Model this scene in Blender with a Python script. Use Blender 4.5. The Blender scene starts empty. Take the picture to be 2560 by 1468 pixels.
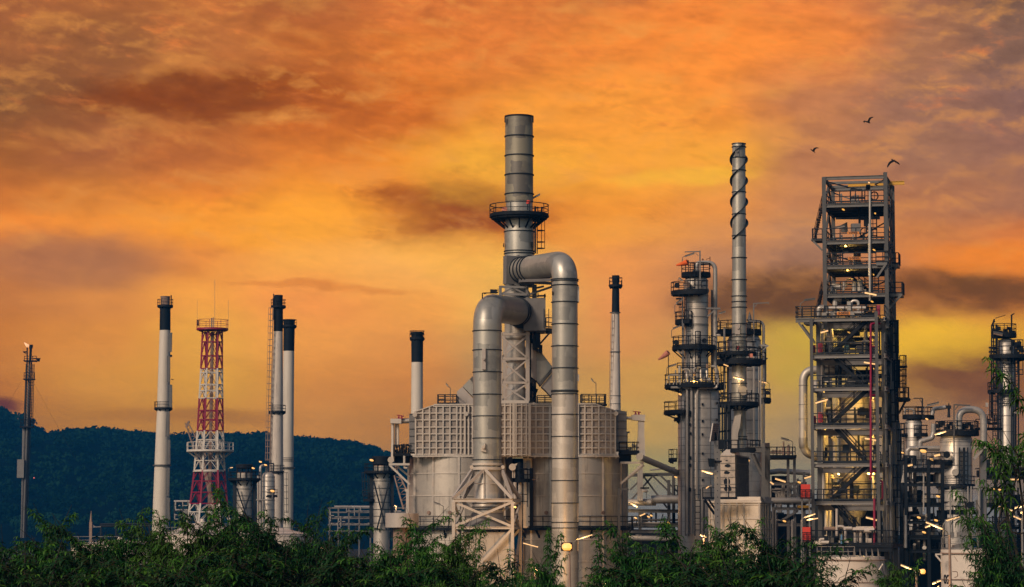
import bpy, math, random
import numpy as np
from mathutils import Vector, Matrix
R = math.radians
SC = bpy.context.scene
COL = SC.collection
F, TH, HC = 6650.0, R(5.2), 6.5
CT, ST = math.cos(TH), math.sin(TH)

def P(px, py, Y):
    """the point at ground distance Y that the photograph shows at pixel (px, py)"""
    a, b = (px - 1280) / F, (734 - py) / F
    k = Y / (CT - b * ST)
    return Vector((a * k, Y, HC + (ST + b * CT) * k))

def V(*a): return Vector(a)

# ---------------------------------------------------------------- mesh builder
class MB:
    def __init__(s): s.v, s.f = [], []
    def add(s, vs, fs):
        n = len(s.v)
        s.v.extend([tuple(v) for v in vs])
        s.f.extend([tuple(i + n for i in f) for f in fs])
        return s
    def box(s, c, size, rz=0.0):
        hx, hy, hz = [q / 2 for q in size]
        ca, sa = math.cos(rz), math.sin(rz)
        vs = []
        for z in (-hz, hz):
            for x, y in ((-hx, -hy), (hx, -hy), (hx, hy), (-hx, hy)):
                vs.append((c[0] + x * ca - y * sa, c[1] + x * sa + y * ca, c[2] + z))
        return s.add(vs, [(3, 2, 1, 0), (4, 5, 6, 7), (0, 1, 5, 4), (1, 2, 6, 5), (2, 3, 7, 6), (3, 0, 4, 7)])
    def beam(s, p, q, w, h=None):
        p, q = Vector(p), Vector(q)
        h = h or w
        d = q - p
        if d.length < 1e-6: return s
        d.normalize()
        up = Vector((0, 1, 0)) if abs(d.z) > 0.95 else Vector((0, 0, 1))
        a = d.cross(up).normalized()
        b = a.cross(d).normalized()
        vs = []
        for o in (p, q):
            for i, j in ((-1, -1), (1, -1), (1, 1), (-1, 1)):
                vs.append(o + a * (i * w / 2) + b * (j * h / 2))
        return s.add(vs, [(0, 1, 2, 3), (7, 6, 5, 4), (0, 4, 5, 1), (1, 5, 6, 2), (2, 6, 7, 3), (3, 7, 4, 0)])
    def ibeam(s, p, q, w, h):
        """an I section: web and two flanges"""
        p, q = Vector(p), Vector(q)
        d = (q - p).normalized()
        up = Vector((0, 1, 0)) if abs(d.z) > 0.95 else Vector((0, 0, 1))
        a = d.cross(up).normalized(); b = a.cross(d).normalized()
        t = h * 0.12
        for k in (-1, 1):
            o = b * (k * (h / 2 - t / 2))
            s.beam(p + o, q + o, w, t)
        return s.beam(p, q, w * 0.25, h - 2 * t - 0.004)
    def tube(s, pts, r, n=12, cap=True):
        pts = [Vector(p) for p in pts]
        m = len(pts)
        rs = r if isinstance(r, (list, tuple)) else [r] * m
        dirs = []
        for i in range(m):
            d = (pts[min(i + 1, m - 1)] - pts[max(i - 1, 0)])
            dirs.append(d.normalized())
        d0 = dirs[0]
        ref = Vector((1, 0, 0)) if abs(d0.x) < 0.9 else Vector((0, 1, 0))
        a = (ref - d0 * ref.dot(d0)).normalized()
        vs = []
        for i in range(m):
            d = dirs[i]
            a = (a - d * a.dot(d)).normalized()
            b = d.cross(a)
            for k in range(n):
                t = 2 * math.pi * (k + .5) / n
                vs.append(pts[i] + (a * math.cos(t) + b * math.sin(t)) * rs[i])
        fs = []
        for i in range(m - 1):
            for k in range(n):
                k2 = (k + 1) % n
                fs.append((i * n + k, i * n + k2, (i + 1) * n + k2, (i + 1) * n + k))
        if cap:
            fs.append(tuple(range(n))[::-1]); fs.append(tuple((m - 1) * n + k for k in range(n)))
        return s.add(vs, fs)
    def rev(s, rows, n=28, cap=True, a0=None):
        """rows: (centre, radius) stacked rings about the vertical"""
        vs, fs = [], []
        off = a0 if a0 is not None else math.pi / n
        for c, r in rows:
            for k in range(n):
                t = 2 * math.pi * k / n + off
                vs.append((c[0] + r * math.cos(t), c[1] + r * math.sin(t), c[2]))
        for i in range(len(rows) - 1):
            up = rows[i + 1][0][2] >= rows[i][0][2]
            for k in range(n):
                k2 = (k + 1) % n
                q = (i * n + k, i * n + k2, (i + 1) * n + k2, (i + 1) * n + k)
                fs.append(q)
        if cap:
            fs.append(tuple(range(n))[::-1]); fs.append(tuple((len(rows) - 1) * n + k for k in range(n)))
        return s.add(vs, fs)
    def pxrev(s, px, Y, prof, n=28, cap=True, a0=None):
        """prof: (py, radius in px[, px]) from the bottom up"""
        rows = []
        for q in prof:
            x = q[2] if len(q) > 2 else px
            rows.append((P(x, q[0], Y), q[1] * Y / F))
        return s.rev(rows, n, cap, a0)
    def band(s, px, py, Y, r, h, out, n=28, a0=None):
        """a raised ring of height h px that stands out px beyond radius r px"""
        return s.pxrev(px, Y, [(py + h / 2, r - 1), (py + h / 2, r + out), (py - h / 2, r + out), (py - h / 2, r - 1)], n, False, a0)
    def deck(s, c, ri, ro, th, a0=-180, a1=180, n=None):
        full = abs(a1 - a0) >= 359.9
        n = n or max(4, int(abs(a1 - a0) / 12))
        m = n if full else n + 1
        vs = []
        for k in range(m):
            t = R(a0 + (a1 - a0) * k / n)
            for r, z in ((ri, 0), (ro, 0), (ro, -th), (ri, -th)):
                vs.append((c[0] + r * math.cos(t), c[1] + r * math.sin(t), c[2] + z))
        fs = []
        for k in range(n):
            j = (k + 1) % m
            for e in range(4):
                e2 = (e + 1) % 4
                fs.append((k * 4 + e, k * 4 + e2, j * 4 + e2, j * 4 + e))
        if not full:
            fs.append((0, 1, 2, 3)); b = (m - 1) * 4; fs.append((b + 3, b + 2, b + 1, b))
        return s.add(vs, fs)
    def rail(s, pts, h=1.1, r=0.04, step=1.6, closed=False, mid=True, toe=True):
        pts = [Vector(p) for p in pts]
        segs = list(zip(pts, pts[1:] + ([pts[0]] if closed else [])))
        if not closed: segs = segs[:len(pts) - 1]
        z = Vector((0, 0, h))
        for a, b in segs:
            s.beam(a + z, b + z, 2 * r); 
            if mid: s.beam(a + z * .52, b + z * .52, 1.6 * r)
            if toe: s.beam(a + V(0, 0, .08), b + V(0, 0, .08), .03, .14)
        acc = 0.0; last = None
        for a, b in segs:
            L = (b - a).length
            if L < 1e-6: continue
            t = 0.0 if last is None else max(0.0, step - acc)
            if last is None or t <= L:
                while t <= L + 1e-6:
                    q = a + (b - a) * (t / L)
                    s.beam(q, q + z, 2 * r); last = q; t += step
                acc = L - (t - step)
            else: acc += L
        if not closed:
            q = pts[-1]; s.beam(q, q + z, 2 * r)
        return s
    def arc_pts(s, c, ro, a0, a1, n=None):
        n = n or max(3, int(abs(a1 - a0) / 15))
        return [V(c[0] + ro * math.cos(R(a0 + (a1 - a0) * k / n)), c[1] + ro * math.sin(R(a0 + (a1 - a0) * k / n)), c[2]) for k in range(n + 1)]
    def prism(s, pts, Y, depth, dx=0.0):
        """a pixel outline at distance Y given a real thickness going back"""
        a = [P(x, y, Y) for x, y in pts]
        n = len(a)
        vs = a + [p + V(dx, depth, 0) for p in a]
        fs = [tuple(range(n)), tuple(range(2 * n - 1, n - 1, -1))]
        for i in range(n):
            j = (i + 1) % n
            fs.append((i, i + n, j + n, j))
        return s.add(vs, fs)
    def ladder(s, p, q, w=.5, r=.035, side=(1, 0, 0), cage=0, out=(0, -1, 0), step=.55):
        p, q = Vector(p), Vector(q); sd = Vector(side).normalized() * (w / 2); o = Vector(out).normalized()
        s.beam(p - sd, q - sd, 2 * r); s.beam(p + sd, q + sd, 2 * r)
        L = (q - p).length; n = max(2, int(L / step))
        for i in range(1, n):
            c = p + (q - p) * (i / n); s.beam(c - sd, c + sd, 1.4 * r)
        if cage:
            m = max(2, int(L / 1.1)); prev = None
            for i in range(m + 1):
                c = p + (q - p) * (max(.15, i / m) if L < 5 else max(2.0 / L, i / m))
                hp = [c - sd, c - sd * 1.2 + o * .45, c + o * .8, c + sd * 1.2 + o * .45, c + sd]
                for a, b in zip(hp, hp[1:]): s.beam(a, b, 1.8 * r)
                if prev:
                    for a, b in zip(prev[1:4], hp[1:4]): s.beam(a, b, 1.3 * r)
                prev = hp
        return s
    def stair(s, p, q, w=.9, side=(0, 1, 0), h=1.0):
        """a flight between two landings with stringers, treads and a handrail"""
        p, q = Vector(p), Vector(q); sd = Vector(side) * w
        for o in (Vector((0, 0, 0)), sd):
            s.beam(p + o, q + o, .08, .34)
            for e in (.55, 1.0): s.beam(p + o + V(0, 0, h * e), q + o + V(0, 0, h * e), .055)
            for t in (0.05, .35, .65, .95):
                c = p + o + (q - p) * t; s.beam(c, c + V(0, 0, h), .06)
        n = max(3, int(abs(q.z - p.z) / .24))
        for i in range(n + 1):
            c = p + (q - p) * (i / n); s.beam(c, c + sd, .26, .05)
        return s
    def pieces(s):
        n = len(s.v)
        if not n: return [s]
        par = list(range(n))
        def find(x):
            while par[x] != x: par[x] = par[par[x]]; x = par[x]
            return x
        for f in s.f:
            a = find(f[0])
            for i in f[1:]: par[find(i)] = a
        r = np.array([find(i) for i in range(n)])
        roots, isl = np.unique(r, return_inverse=True); k = len(roots)
        if k == 1: return [s]
        P_ = np.array(s.v); lo = np.full((k, 3), np.inf); hi = -lo
        np.minimum.at(lo, isl, P_); np.maximum.at(hi, isl, P_)
        sz = (hi - lo).max(1)
        gap = np.maximum(0, np.maximum(lo[:, None] - hi[None], lo[None] - hi[:, None]))
        near = np.sqrt((gap ** 2).sum(2)) <= np.maximum(.02, .5 * np.maximum(sz[:, None], sz[None]))
        lab = np.arange(k)
        while True:
            new = np.where(near, lab[None, :], k).min(1)
            if (new == lab).all(): break
            lab = new
        ids = np.unique(lab)
        if len(ids) == 1 or len(ids) > 60: return [s]
        out = []
        for i in ids:
            keep = np.nonzero(lab[isl] == i)[0]; mp = {int(v): j for j, v in enumerate(keep)}
            m = MB(); m.v = [s.v[v] for v in keep]; m.f = [tuple(mp[v] for v in f) for f in s.f if f[0] in mp]; out.append(m)
        return out
    def build(s, name, mat, parent, root, smooth=35):
        me = bpy.data.meshes.new(name)
        o0 = root.location if root is not None else Vector((0, 0, 0))
        if len(s.v):
            a = np.array(s.v, dtype=np.float64) - np.array(o0)
            me.from_pydata(a.tolist(), [], s.f)
        me.validate(verbose=False)
        me.materials.append(mat)
        me.polygons.foreach_set('use_smooth', [True] * len(me.polygons))
        me.set_sharp_from_angle(angle=R(smooth))
        ob = bpy.data.objects.new(name, me)
        COL.objects.link(ob)
        if parent is not None: ob.parent = parent
        elif root is None: pass
        return ob

def bend(pts, rad, seg=7):
    pts = [Vector(p) for p in pts]; out = [pts[0]]
    for i in range(1, len(pts) - 1):
        a, b, c = pts[i - 1], pts[i], pts[i + 1]
        u, w = (a - b), (c - b)
        r = min(rad, u.length * .49, w.length * .49)
        ang = u.angle(w)
        t = min(r / max(math.tan(ang / 2), .05), u.length * .95, w.length * .95)
        p0, p1 = b + u.normalized() * t, b + w.normalized() * t
        for k in range(seg + 1):
            s = k / seg
            out.append(p0 * (1 - s) ** 2 + b * 2 * s * (1 - s) + p1 * s * s)
    out.append(pts[-1]); return out

class Th:
    """a thing: an Empty at its base that parents its parts"""
    def __init__(s, name, label, cat, loc, group=None):
        o = bpy.data.objects.new(name, None); COL.objects.link(o)
        o.location = loc; o.empty_display_size = .2
        o['label'] = label; o['category'] = cat
        if group: o['group'] = group
        s.o = o
    def part(s, name, mb, mat, parent=None, label=None, smooth=35):
        first = None
        for q in (mb.pieces() if len(mb.v) < 6000 else [mb]):      # pieces that stand apart are parts of their own
            ob = q.build(name, mat, parent or s.o, s.o, smooth)
            if label: ob['label'] = label
            first = first or ob
        return first
    def plat(s, px, py, Y, ro, ri, a0=-180, a1=180, br=0, brl=14, mat=None, h=1.1, step=1.5, rail=True, th=.22, rm=None):
        mat = mat or M['dark']
        c = P(px, py, Y); k = Y / F
        mb = MB().deck(c, ri * k, ro * k, th, a0, a1)
        full = abs(a1 - a0) >= 359
        for i in range(br):
            t = R(a0 + (a1 - a0) * ((i + .5) / br))
            d = V(math.cos(t), math.sin(t), 0)
            top = V(c.x, c.y, c.z - th) + d * (ro * k * .96)
            bot = V(c.x, c.y, c.z - brl * k) + d * (ri * k)
            mb.beam(top, bot, .14)
            mb.beam(V(c.x, c.y, c.z - th - .08) + d * ri * k, top + V(0, 0, -.08), .12)
        d = s.part('platform', mb, mat)
        if rail:
            m2 = MB(); pts = m2.arc_pts(c, ro * k - .05, a0, a1)
            if full: m2.rail(pts[:-1], h, closed=True, step=step)
            else:
                e0 = V(c.x + ri * k * math.cos(R(a0)), c.y + ri * k * math.sin(R(a0)), c.z)
                e1 = V(c.x + ri * k * math.cos(R(a1)), c.y + ri * k * math.sin(R(a1)), c.z)
                m2.rail([e0] + pts + [e1], h, step=step)
            s.part('railing', m2, rm or M['dark'], d)
        return d
    def lamp(s, a, b, Y, arm=None, r=.09, dy=0.0, mat=None, glow=0):
        """a fluorescent fitting between two pixels, with its arm given as pixels"""
        A, B = P(a[0], a[1], Y), P(b[0], b[1], Y + dy)
        up = V(0, 0.02, r * 1.05)
        h = s.part('lamp_housing', MB().beam(A + up, B + up, r * 2.4, r * .8), M['grey'])
        tb = s.part('lamp_tube', MB().tube([A, B], r * .68, 8), mat or M['tube'], h)
        if glow:
            li = bpy.data.lights.new('lamp_light', 'POINT'); li.energy = glow; li.color = (1, .62, .26); li.shadow_soft_size = .2
            lo = bpy.data.objects.new('lamp_light', li); COL.objects.link(lo); lo.parent = tb
            lo.location = (A + B) / 2 + V(0, -.15, -.25) - s.o.location
        if arm:
            pts = [P(x, y, Y) for x, y in arm]
            s.part('lamp_arm', MB().tube(bend(pts, .5, 5), .04, 6), M['grey'])
        return h
    def bulb(s, a, Y, w=.42, glow=0.0, mat=None, off=(0, -.25, -.1)):
        c = P(a[0], a[1], Y); w *= .8
        h = s.part('lamp_housing', MB().box(c + V(0, .05, w * .3), (w * 1.15, w * .7, w * .2)), M['dark'])
        b = MB().tube([c + V(-w * .42, -.03, w * .08), c + V(-w * .2, -.03, -.02), c + V(w * .2, -.03, -.08), c + V(w * .42, -.03, -.14)], [w * .1, w * .24, w * .24, w * .1], 8)
        bo = s.part('bulb', b, mat or M['warm'], h)
        if glow:
            li = bpy.data.lights.new('lamp_light', 'POINT'); li.energy = glow; li.color = (1, .58, .12); li.shadow_soft_size = .12
            lo = bpy.data.objects.new('lamp_light', li); COL.objects.link(lo); lo.parent = bo
            lo.location = c + Vector(off) - s.o.location
        return h

def structure(name, mb, mat, smooth=35):
    o = mb.build(name, mat, None, None, smooth); o['kind'] = 'structure'; return o

def text_mesh(body, size, mat_name, bold=0.0):
    cu = bpy.data.curves.new('lettering', 'FONT'); cu.body = body; cu.size = size
    cu.align_x = 'CENTER'; cu.align_y = 'CENTER'; cu.extrude = .008; cu.offset = bold
    o = bpy.data.objects.new('lettering', cu); COL.objects.link(o)
    dg = bpy.context.evaluated_depsgraph_get()
    me = bpy.data.meshes.new_from_object(o.evaluated_get(dg))
    bpy.data.objects.remove(o)
    me.materials.clear(); me.materials.append(M[mat_name]); return me
USE_HAZE = True
# ---------------------------------------------------------------- materials
M = {}
def node(nt, typ, **kw):
    n = nt.nodes.new(typ)
    for k, v in kw.items(): setattr(n, k, v)
    return n
def mth(nt, op, a, b=None, c=None, clamp=False):
    n = nt.nodes.new('ShaderNodeMath'); n.operation = op; n.use_clamp = clamp
    for i, x in enumerate((a, b, c)):
        if x is None: continue
        if isinstance(x, (int, float)): n.inputs[i].default_value = x
        else: nt.links.new(x, n.inputs[i])
    return n.outputs[0]
def mixc(nt, fac, a, b, mode='MIX'):
    n = nt.nodes.new('ShaderNodeMix'); n.data_type = 'RGBA'; n.blend_type = mode
    for sock, x in ((n.inputs[0], fac), (n.inputs[6], a), (n.inputs[7], b)):
        if isinstance(x, (int, float)): sock.default_value = x
        elif isinstance(x, tuple): sock.default_value = x if len(x) == 4 else (*x, 1)
        else: nt.links.new(x, sock)
    return n.outputs[2]
def noise(nt, vec, scale, detail=4, rough=.55, dist=0.0):
    n = node(nt, 'ShaderNodeTexNoise'); n.inputs['Scale'].default_value = scale
    n.inputs['Detail'].default_value = detail; n.inputs['Roughness'].default_value = rough
    n.inputs['Distortion'].default_value = dist
    if vec is not None: nt.links.new(vec, n.inputs['Vector'])
    return n.outputs[0]
def sstep(nt, x, lo, hi):
    n = node(nt, 'ShaderNodeMapRange', interpolation_type='SMOOTHSTEP')
    n.inputs['From Min'].default_value = lo; n.inputs['From Max'].default_value = hi
    if isinstance(x, (int, float)): n.inputs[0].default_value = x
    else: nt.links.new(x, n.inputs[0])
    return n.outputs[0]
def mul3(c, k): return tuple(min(1, q * k) for q in c)

def mat(name, col, rough=.5, metal=0.0, var=.25, scale=.6, streak=0.0, dirt=None, seam=0.0, patch=None, spec=.5, bump=0.0, rad=1.5, stain=None):
    m = bpy.data.materials.new(name); m.use_nodes = True
    nt = m.node_tree; b = nt.nodes['Principled BSDF']
    tc = node(nt, 'ShaderNodeTexCoord'); ob = tc.outputs['Object']
    dirt = dirt or mul3(col, .55)
    n1 = noise(nt, ob, scale, 6, .62)
    f1 = sstep(nt, n1, .42, .72)
    c = mixc(nt, mth(nt, 'MULTIPLY', f1, var * 2, clamp=True), (*col, 1), (*dirt, 1))
    if patch:                                        # touched-up paint in blocks round the shell
        sx = node(nt, 'ShaderNodeSeparateXYZ'); nt.links.new(ob, sx.inputs[0])
        ang = mth(nt, 'MULTIPLY', mth(nt, 'ARCTAN2', sx.outputs[1], sx.outputs[0]), rad)
        nz = noise(nt, ob, 1.1, 3)
        u = mth(nt, 'ADD', ang, mth(nt, 'MULTIPLY', nz, .9))
        vv = mth(nt, 'ADD', sx.outputs[2], mth(nt, 'MULTIPLY', noise(nt, ob, .8, 3), .9))
        cx = node(nt, 'ShaderNodeCombineXYZ'); nt.links.new(u, cx.inputs[0]); nt.links.new(vv, cx.inputs[1])
        br = node(nt, 'ShaderNodeTexBrick'); nt.links.new(cx.outputs[0], br.inputs[0])
        br.offset = .37; br.squash = 1.6; br.squash_frequency = 3
        br.inputs['Color1'].default_value = (0, 0, 0, 1); br.inputs['Color2'].default_value = (1, 1, 1, 1)
        br.inputs['Mortar'].default_value = (.3, .3, .3, 1); br.inputs['Mortar Size'].default_value = .004
        br.inputs['Scale'].default_value = 1.0; br.inputs['Brick Width'].default_value = 1.15; br.inputs['Row Height'].default_value = 1.25
        br.inputs['Mortar Smooth'].default_value = .8
        bw = node(nt, 'ShaderNodeRGBToBW'); nt.links.new(br.outputs[0], bw.inputs[0])
        pf = sstep(nt, mth(nt, 'ADD', bw.outputs[0], mth(nt, 'MULTIPLY', mth(nt, 'SUBTRACT', n1, .5), .8)), .35, .75)
        c = mixc(nt, mth(nt, 'MULTIPLY', pf, .85), c, (*patch, 1))
    if streak:                                       # run-off streaks down the shell
        mp = node(nt, 'ShaderNodeMapping'); nt.links.new(ob, mp.inputs[0]); mp.inputs['Scale'].default_value = (2.2, 2.2, .16)
        s = sstep(nt, noise(nt, mp.outputs[0], 1.6, 5, .6), .52, .78)
        c = mixc(nt, mth(nt, 'MULTIPLY', s, streak), c, (*(stain or mul3(dirt, .7)), 1))
    if seam:
        sx = node(nt, 'ShaderNodeSeparateXYZ'); nt.links.new(ob, sx.inputs[0])
        fr = mth(nt, 'FRACT', mth(nt, 'DIVIDE', sx.outputs[2], seam))
        ln = mth(nt, 'LESS_THAN', fr, .06 / seam)
        c = mixc(nt, mth(nt, 'MULTIPLY', ln, .5), c, (*mul3(col, .35), 1))
    nt.links.new(c, b.inputs['Base Color'])
    b.inputs['Metallic'].default_value = metal
    b.inputs['Specular IOR Level'].default_value = spec
    rr = mth(nt, 'ADD', mth(nt, 'MULTIPLY', n1, .3), rough - .15, clamp=True)
    nt.links.new(rr, b.inputs['Roughness'])
    if bump:
        bp = node(nt, 'ShaderNodeBump'); bp.inputs['Strength'].default_value = bump; bp.inputs['Distance'].default_value = .05
        nt.links.new(noise(nt, ob, scale * 4, 4), bp.inputs['Height']); nt.links.new(bp.outputs[0], b.inputs['Normal'])
    M[name] = m; return m

def emit(name, col, strength):
    m = bpy.data.materials.new(name); m.use_nodes = True; nt = m.node_tree
    b = nt.nodes['Principled BSDF']; b.inputs['Base Color'].default_value = (.4, .35, .3, 1)
    b.inputs['Emission Color'].default_value = (*col, 1); b.inputs['Emission Strength'].default_value = strength
    M[name] = m

def foliage(name, col, col2, trans=.22, spec=.25, sc=1.3):
    m = bpy.data.materials.new(name); m.use_nodes = True; nt = m.node_tree
    b = nt.nodes['Principled BSDF']; out = nt.nodes['Material Output']
    tc = node(nt, 'ShaderNodeTexCoord')
    f = sstep(nt, noise(nt, tc.outputs['Object'], sc, 3), .35, .68)
    f2 = sstep(nt, noise(nt, tc.outputs['Object'], 9, 2), .3, .7)
    c = mixc(nt, f, (*col, 1), (*col2, 1))
    c = mixc(nt, mth(nt, 'MULTIPLY', f2, .4), c, (*mul3(col, .5), 1))
    nt.links.new(c, b.inputs['Base Color']); b.inputs['Roughness'].default_value = .55
    b.inputs['Specular IOR Level'].default_value = spec
    t = node(nt, 'ShaderNodeBsdfTranslucent'); nt.links.new(c, t.inputs[0])
    mx = node(nt, 'ShaderNodeMixShader'); mx.inputs[0].default_value = trans
    nt.links.new(b.outputs[0], mx.inputs[1]); nt.links.new(t.outputs[0], mx.inputs[2])
    nt.links.new(mx.outputs[0], out.inputs['Surface']); M[name] = m

mat('alum', (.52, .475, .42), .50, .50, .35, .5, .4, (.36, .32, .28), seam=1.15)
mat('alum_plain', (.50, .455, .40), .50, .52, .3, .7, .35, (.33, .30, .26), bump=.12)
mat('heater', (.50, .445, .385), .44, .5, .35, .5, .85, (.33, .29, .255), stain=(.13, .12, .11), bump=.12)
mat('heater_cell', (.37, .315, .27), .5, .35, .6, 1.2, .6, (.22, .19, .17), stain=(.15, .13, .12))
mat('heater_rib', (.55, .485, .42), .5, .25, .12, .8)
mat('stack', (.27, .24, .175), .5, .25, .15, .5, .15, (.20, .18, .14), patch=(.115, .105, .095), rad=1.5)
mat('duct', (.43, .405, .355), .42, .5, .3, .5, .4, (.30, .285, .255), patch=(.26, .25, .225), rad=1.4)
mat('duct_bright', (.54, .49, .43), .44, .42, .3, .5, .4, (.36, .32, .28), patch=(.40, .36, .31), rad=1.4)
mat('white', (.60, .535, .455), .55, 0, .2, .25, .4, (.48, .42, .35), stain=(.36, .30, .24))
mat('white_worn', (.56, .49, .42), .6, 0, .3, .5, .75, (.45, .40, .36), stain=(.20, .16, .15))
mat('tank', (.58, .50, .43), .5, 0, .12, .2, .15, (.60, .54, .48))
mat('black', (.005, .010, .016), .7, 0, .2, .6, spec=.15)
mat('dark', (.006, .009, .014), .7, 0, .2, 1.0, spec=.2)
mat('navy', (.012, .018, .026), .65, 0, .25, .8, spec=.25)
mat('grey', (.115, .112, .11), .5, .25, .25, .8, .2)
mat('steel', (.19, .18, .175), .5, .25, .25, .6, .25)
mat('steel_light', (.42, .37, .33), .55, .15, .2, .6, .25, (.32, .28, .26))
mat('red', (.25, .003, .038), .5, 0, .2, .8)
mat('red_bright', (.62, .05, .03), .5, 0, .15, .8)
mat('mast_white', (.60, .55, .49), .55, 0, .2, .6)
mat('pipe', (.42, .385, .35), .42, .3, .25, .8, .2)
mat('rusty', (.30, .20, .15), .7, .1, .35, .8, .4)
mat('orange', (.80, .12, .01), .7, 0, .12, 1.5)
mat('pink', (.62, .22, .15), .7, 0, .12, 1.5)
mat('sign', (.62, .20, .012), .5, 0, .12, 2)
mat('ink', (.05, .02, .01), .6, 0, .1, 2)
mat('yellow', (.62, .33, .03), .5, 0, .2, 1)
mat('panel_cell', (.012, .018, .035), .2, 0, .1, 1)
mat('blue', (.05, .16, .30), .5, 0, .2, 1)
mat('ground', (.016, .022, .012), .9, 0, .4, .02, 0, (.03, .027, .02), spec=.1)
mat('concrete', (.30, .28, .26), .8, 0, .25, .4)
mat('bark', (.02, .016, .012), .9, 0, .3, 6)
mat('feather', (.008, .007, .007), .7, 0, .2, 4)
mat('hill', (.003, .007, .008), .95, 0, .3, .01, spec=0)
emit('tube', (1.0, .52, .18), 1.15)
emit('warm', (1.0, .46, .08), 1.2)
emit('sodium', (1.0, .38, .045), 1.7)
emit('flame', (1.0, .42, .14), 1.0)
emit('beacon', (1.0, .05, .04), 1.0)
foliage('leaf', (.009, .068, .009), (.026, .115, .011))
foliage('leaf_deep', (.005, .040, .009), (.012, .068, .010))  # darker green: shade on the low front trees put into the leaf colour
foliage('leaf_olive', (.026, .085, .010), (.048, .115, .014))
foliage('leaf_lit_tip', (.040, .155, .013), (.075, .19, .015))  # tip leaves: paler new growth, with light on the shoot ends painted in
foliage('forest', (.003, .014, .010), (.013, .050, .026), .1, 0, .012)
# ---------------------------------------------------------------- camera, sky, light
cam = bpy.data.cameras.new('camera'); cam.sensor_width = 36; cam.lens = 36 * F / 2560
cam.clip_start = 1; cam.clip_end = 20000
co = bpy.data.objects.new('camera', cam); COL.objects.link(co)
co.location = (0, 0, HC); co.rotation_euler = (R(90) + TH, 0, 0); SC.camera = co

SUN_EL, SUN_AZ = R(30), R(-142)          # azimuth from +Y, clockwise positive to +X: behind the camera on the left
sd = V(math.sin(SUN_AZ) * math.cos(SUN_EL), math.cos(SUN_AZ) * math.cos(SUN_EL), math.sin(SUN_EL))
sl = bpy.data.lights.new('sun', 'SUN'); sl.energy = 2.8; sl.angle = R(16); sl.color = (1, .77, .57)
so = bpy.data.objects.new('sun', sl); COL.objects.link(so)
so.rotation_euler = sd.to_track_quat('Z', 'Y').to_euler()

def srgb(c):
    return tuple(((q / 255) / 12.92 if q / 255 <= .04045 else ((q / 255 + .055) / 1.055) ** 2.4) for q in c)

def through_haze(c, py):
    """the sky colour beyond the haze that reads as c after the air in front of it has dimmed and tinted it"""
    if not USE_HAZE: return srgb(c)
    el = max((1340 - py) / 6650, .002); T = math.exp(-HAZE_D * min(2680, 115.5 / math.tan(el)))
    return tuple(max(.001, (q - s * (1 - T)) / T) for q, s in zip(srgb(c), (0, .05, .12)))
HAZE_COL = (.012, .16, .44, 1); HAZE_D = .5 / 2000
SKY_ROWS = [
 (0,   [(172,102,62),(178,106,60),(190,110,60),(165,92,55),(215,118,60),(225,125,60),(200,115,62),(235,130,60),(225,128,68),(160,105,78),(124,90,74)]),
 (130, [(160,97,60),(156,97,60),(188,112,62),(195,108,52),(225,125,55),(225,125,58),(240,138,60),(250,142,60),(240,138,66),(175,118,85),(136,100,84)]),
 (270, [(135,88,58),(145,88,55),(165,92,48),(185,98,48),(215,115,48),(240,150,60),(252,155,62),(245,145,62),(195,125,82),(160,112,90),(140,102,92)]),
 (400, [(165,98,55),(170,100,62),(190,108,58),(225,128,55),(240,145,55),(240,170,62),(250,165,60),(240,165,62),(190,125,85),(165,115,90),(150,105,90)]),
 (530, [(205,118,58),(215,130,60),(240,140,58),(252,160,58),(235,140,58),(215,125,52),(240,150,60),(235,150,75),(195,130,88),(185,120,82),(165,112,88)]),
 (600, [(240,140,62),(240,145,62),(245,150,60),(250,165,65),(248,165,70),(225,135,58),(240,155,68),(215,142,85),(185,130,95),(200,125,75),(215,125,70)]),
 (660, [(190,118,75),(180,118,80),(230,142,70),(250,170,80),(250,175,90),(235,175,85),(235,150,80),(190,130,92),(165,118,92),(215,130,72),(235,130,58)]),
 (760, [(190,118,70),(215,138,75),(240,160,75),(240,150,80),(240,160,80),(240,180,90),(225,145,85),(175,120,85),(150,100,70),(190,115,65),(190,110,60)]),
 (860, [(195,120,65),(215,140,72),(225,160,75),(235,155,80),(220,145,80),(200,150,90),(215,145,85),(190,145,85),(192,155,74),(222,166,66),(215,155,62)]),
 (960, [(180,112,65),(205,140,72),(210,150,72),(205,135,75),(200,130,75),(165,130,90),(200,148,84),(198,150,82),(180,148,88),(180,130,70),(160,105,65)]),
 (1060,[(160,105,65),(175,120,70),(185,130,72),(190,130,78),(175,120,75),(160,130,90),(190,150,88),(176,144,94),(160,134,102),(150,115,90),(140,100,80)]),
 (1170,[(150,105,75),(150,110,75),(150,115,80),(150,115,80),(150,115,85),(150,130,95),(150,138,100),(145,136,105),(135,126,108),(130,110,95),(125,100,85)]),
 (1290,[(110,112,115)]*11),
]
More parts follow.
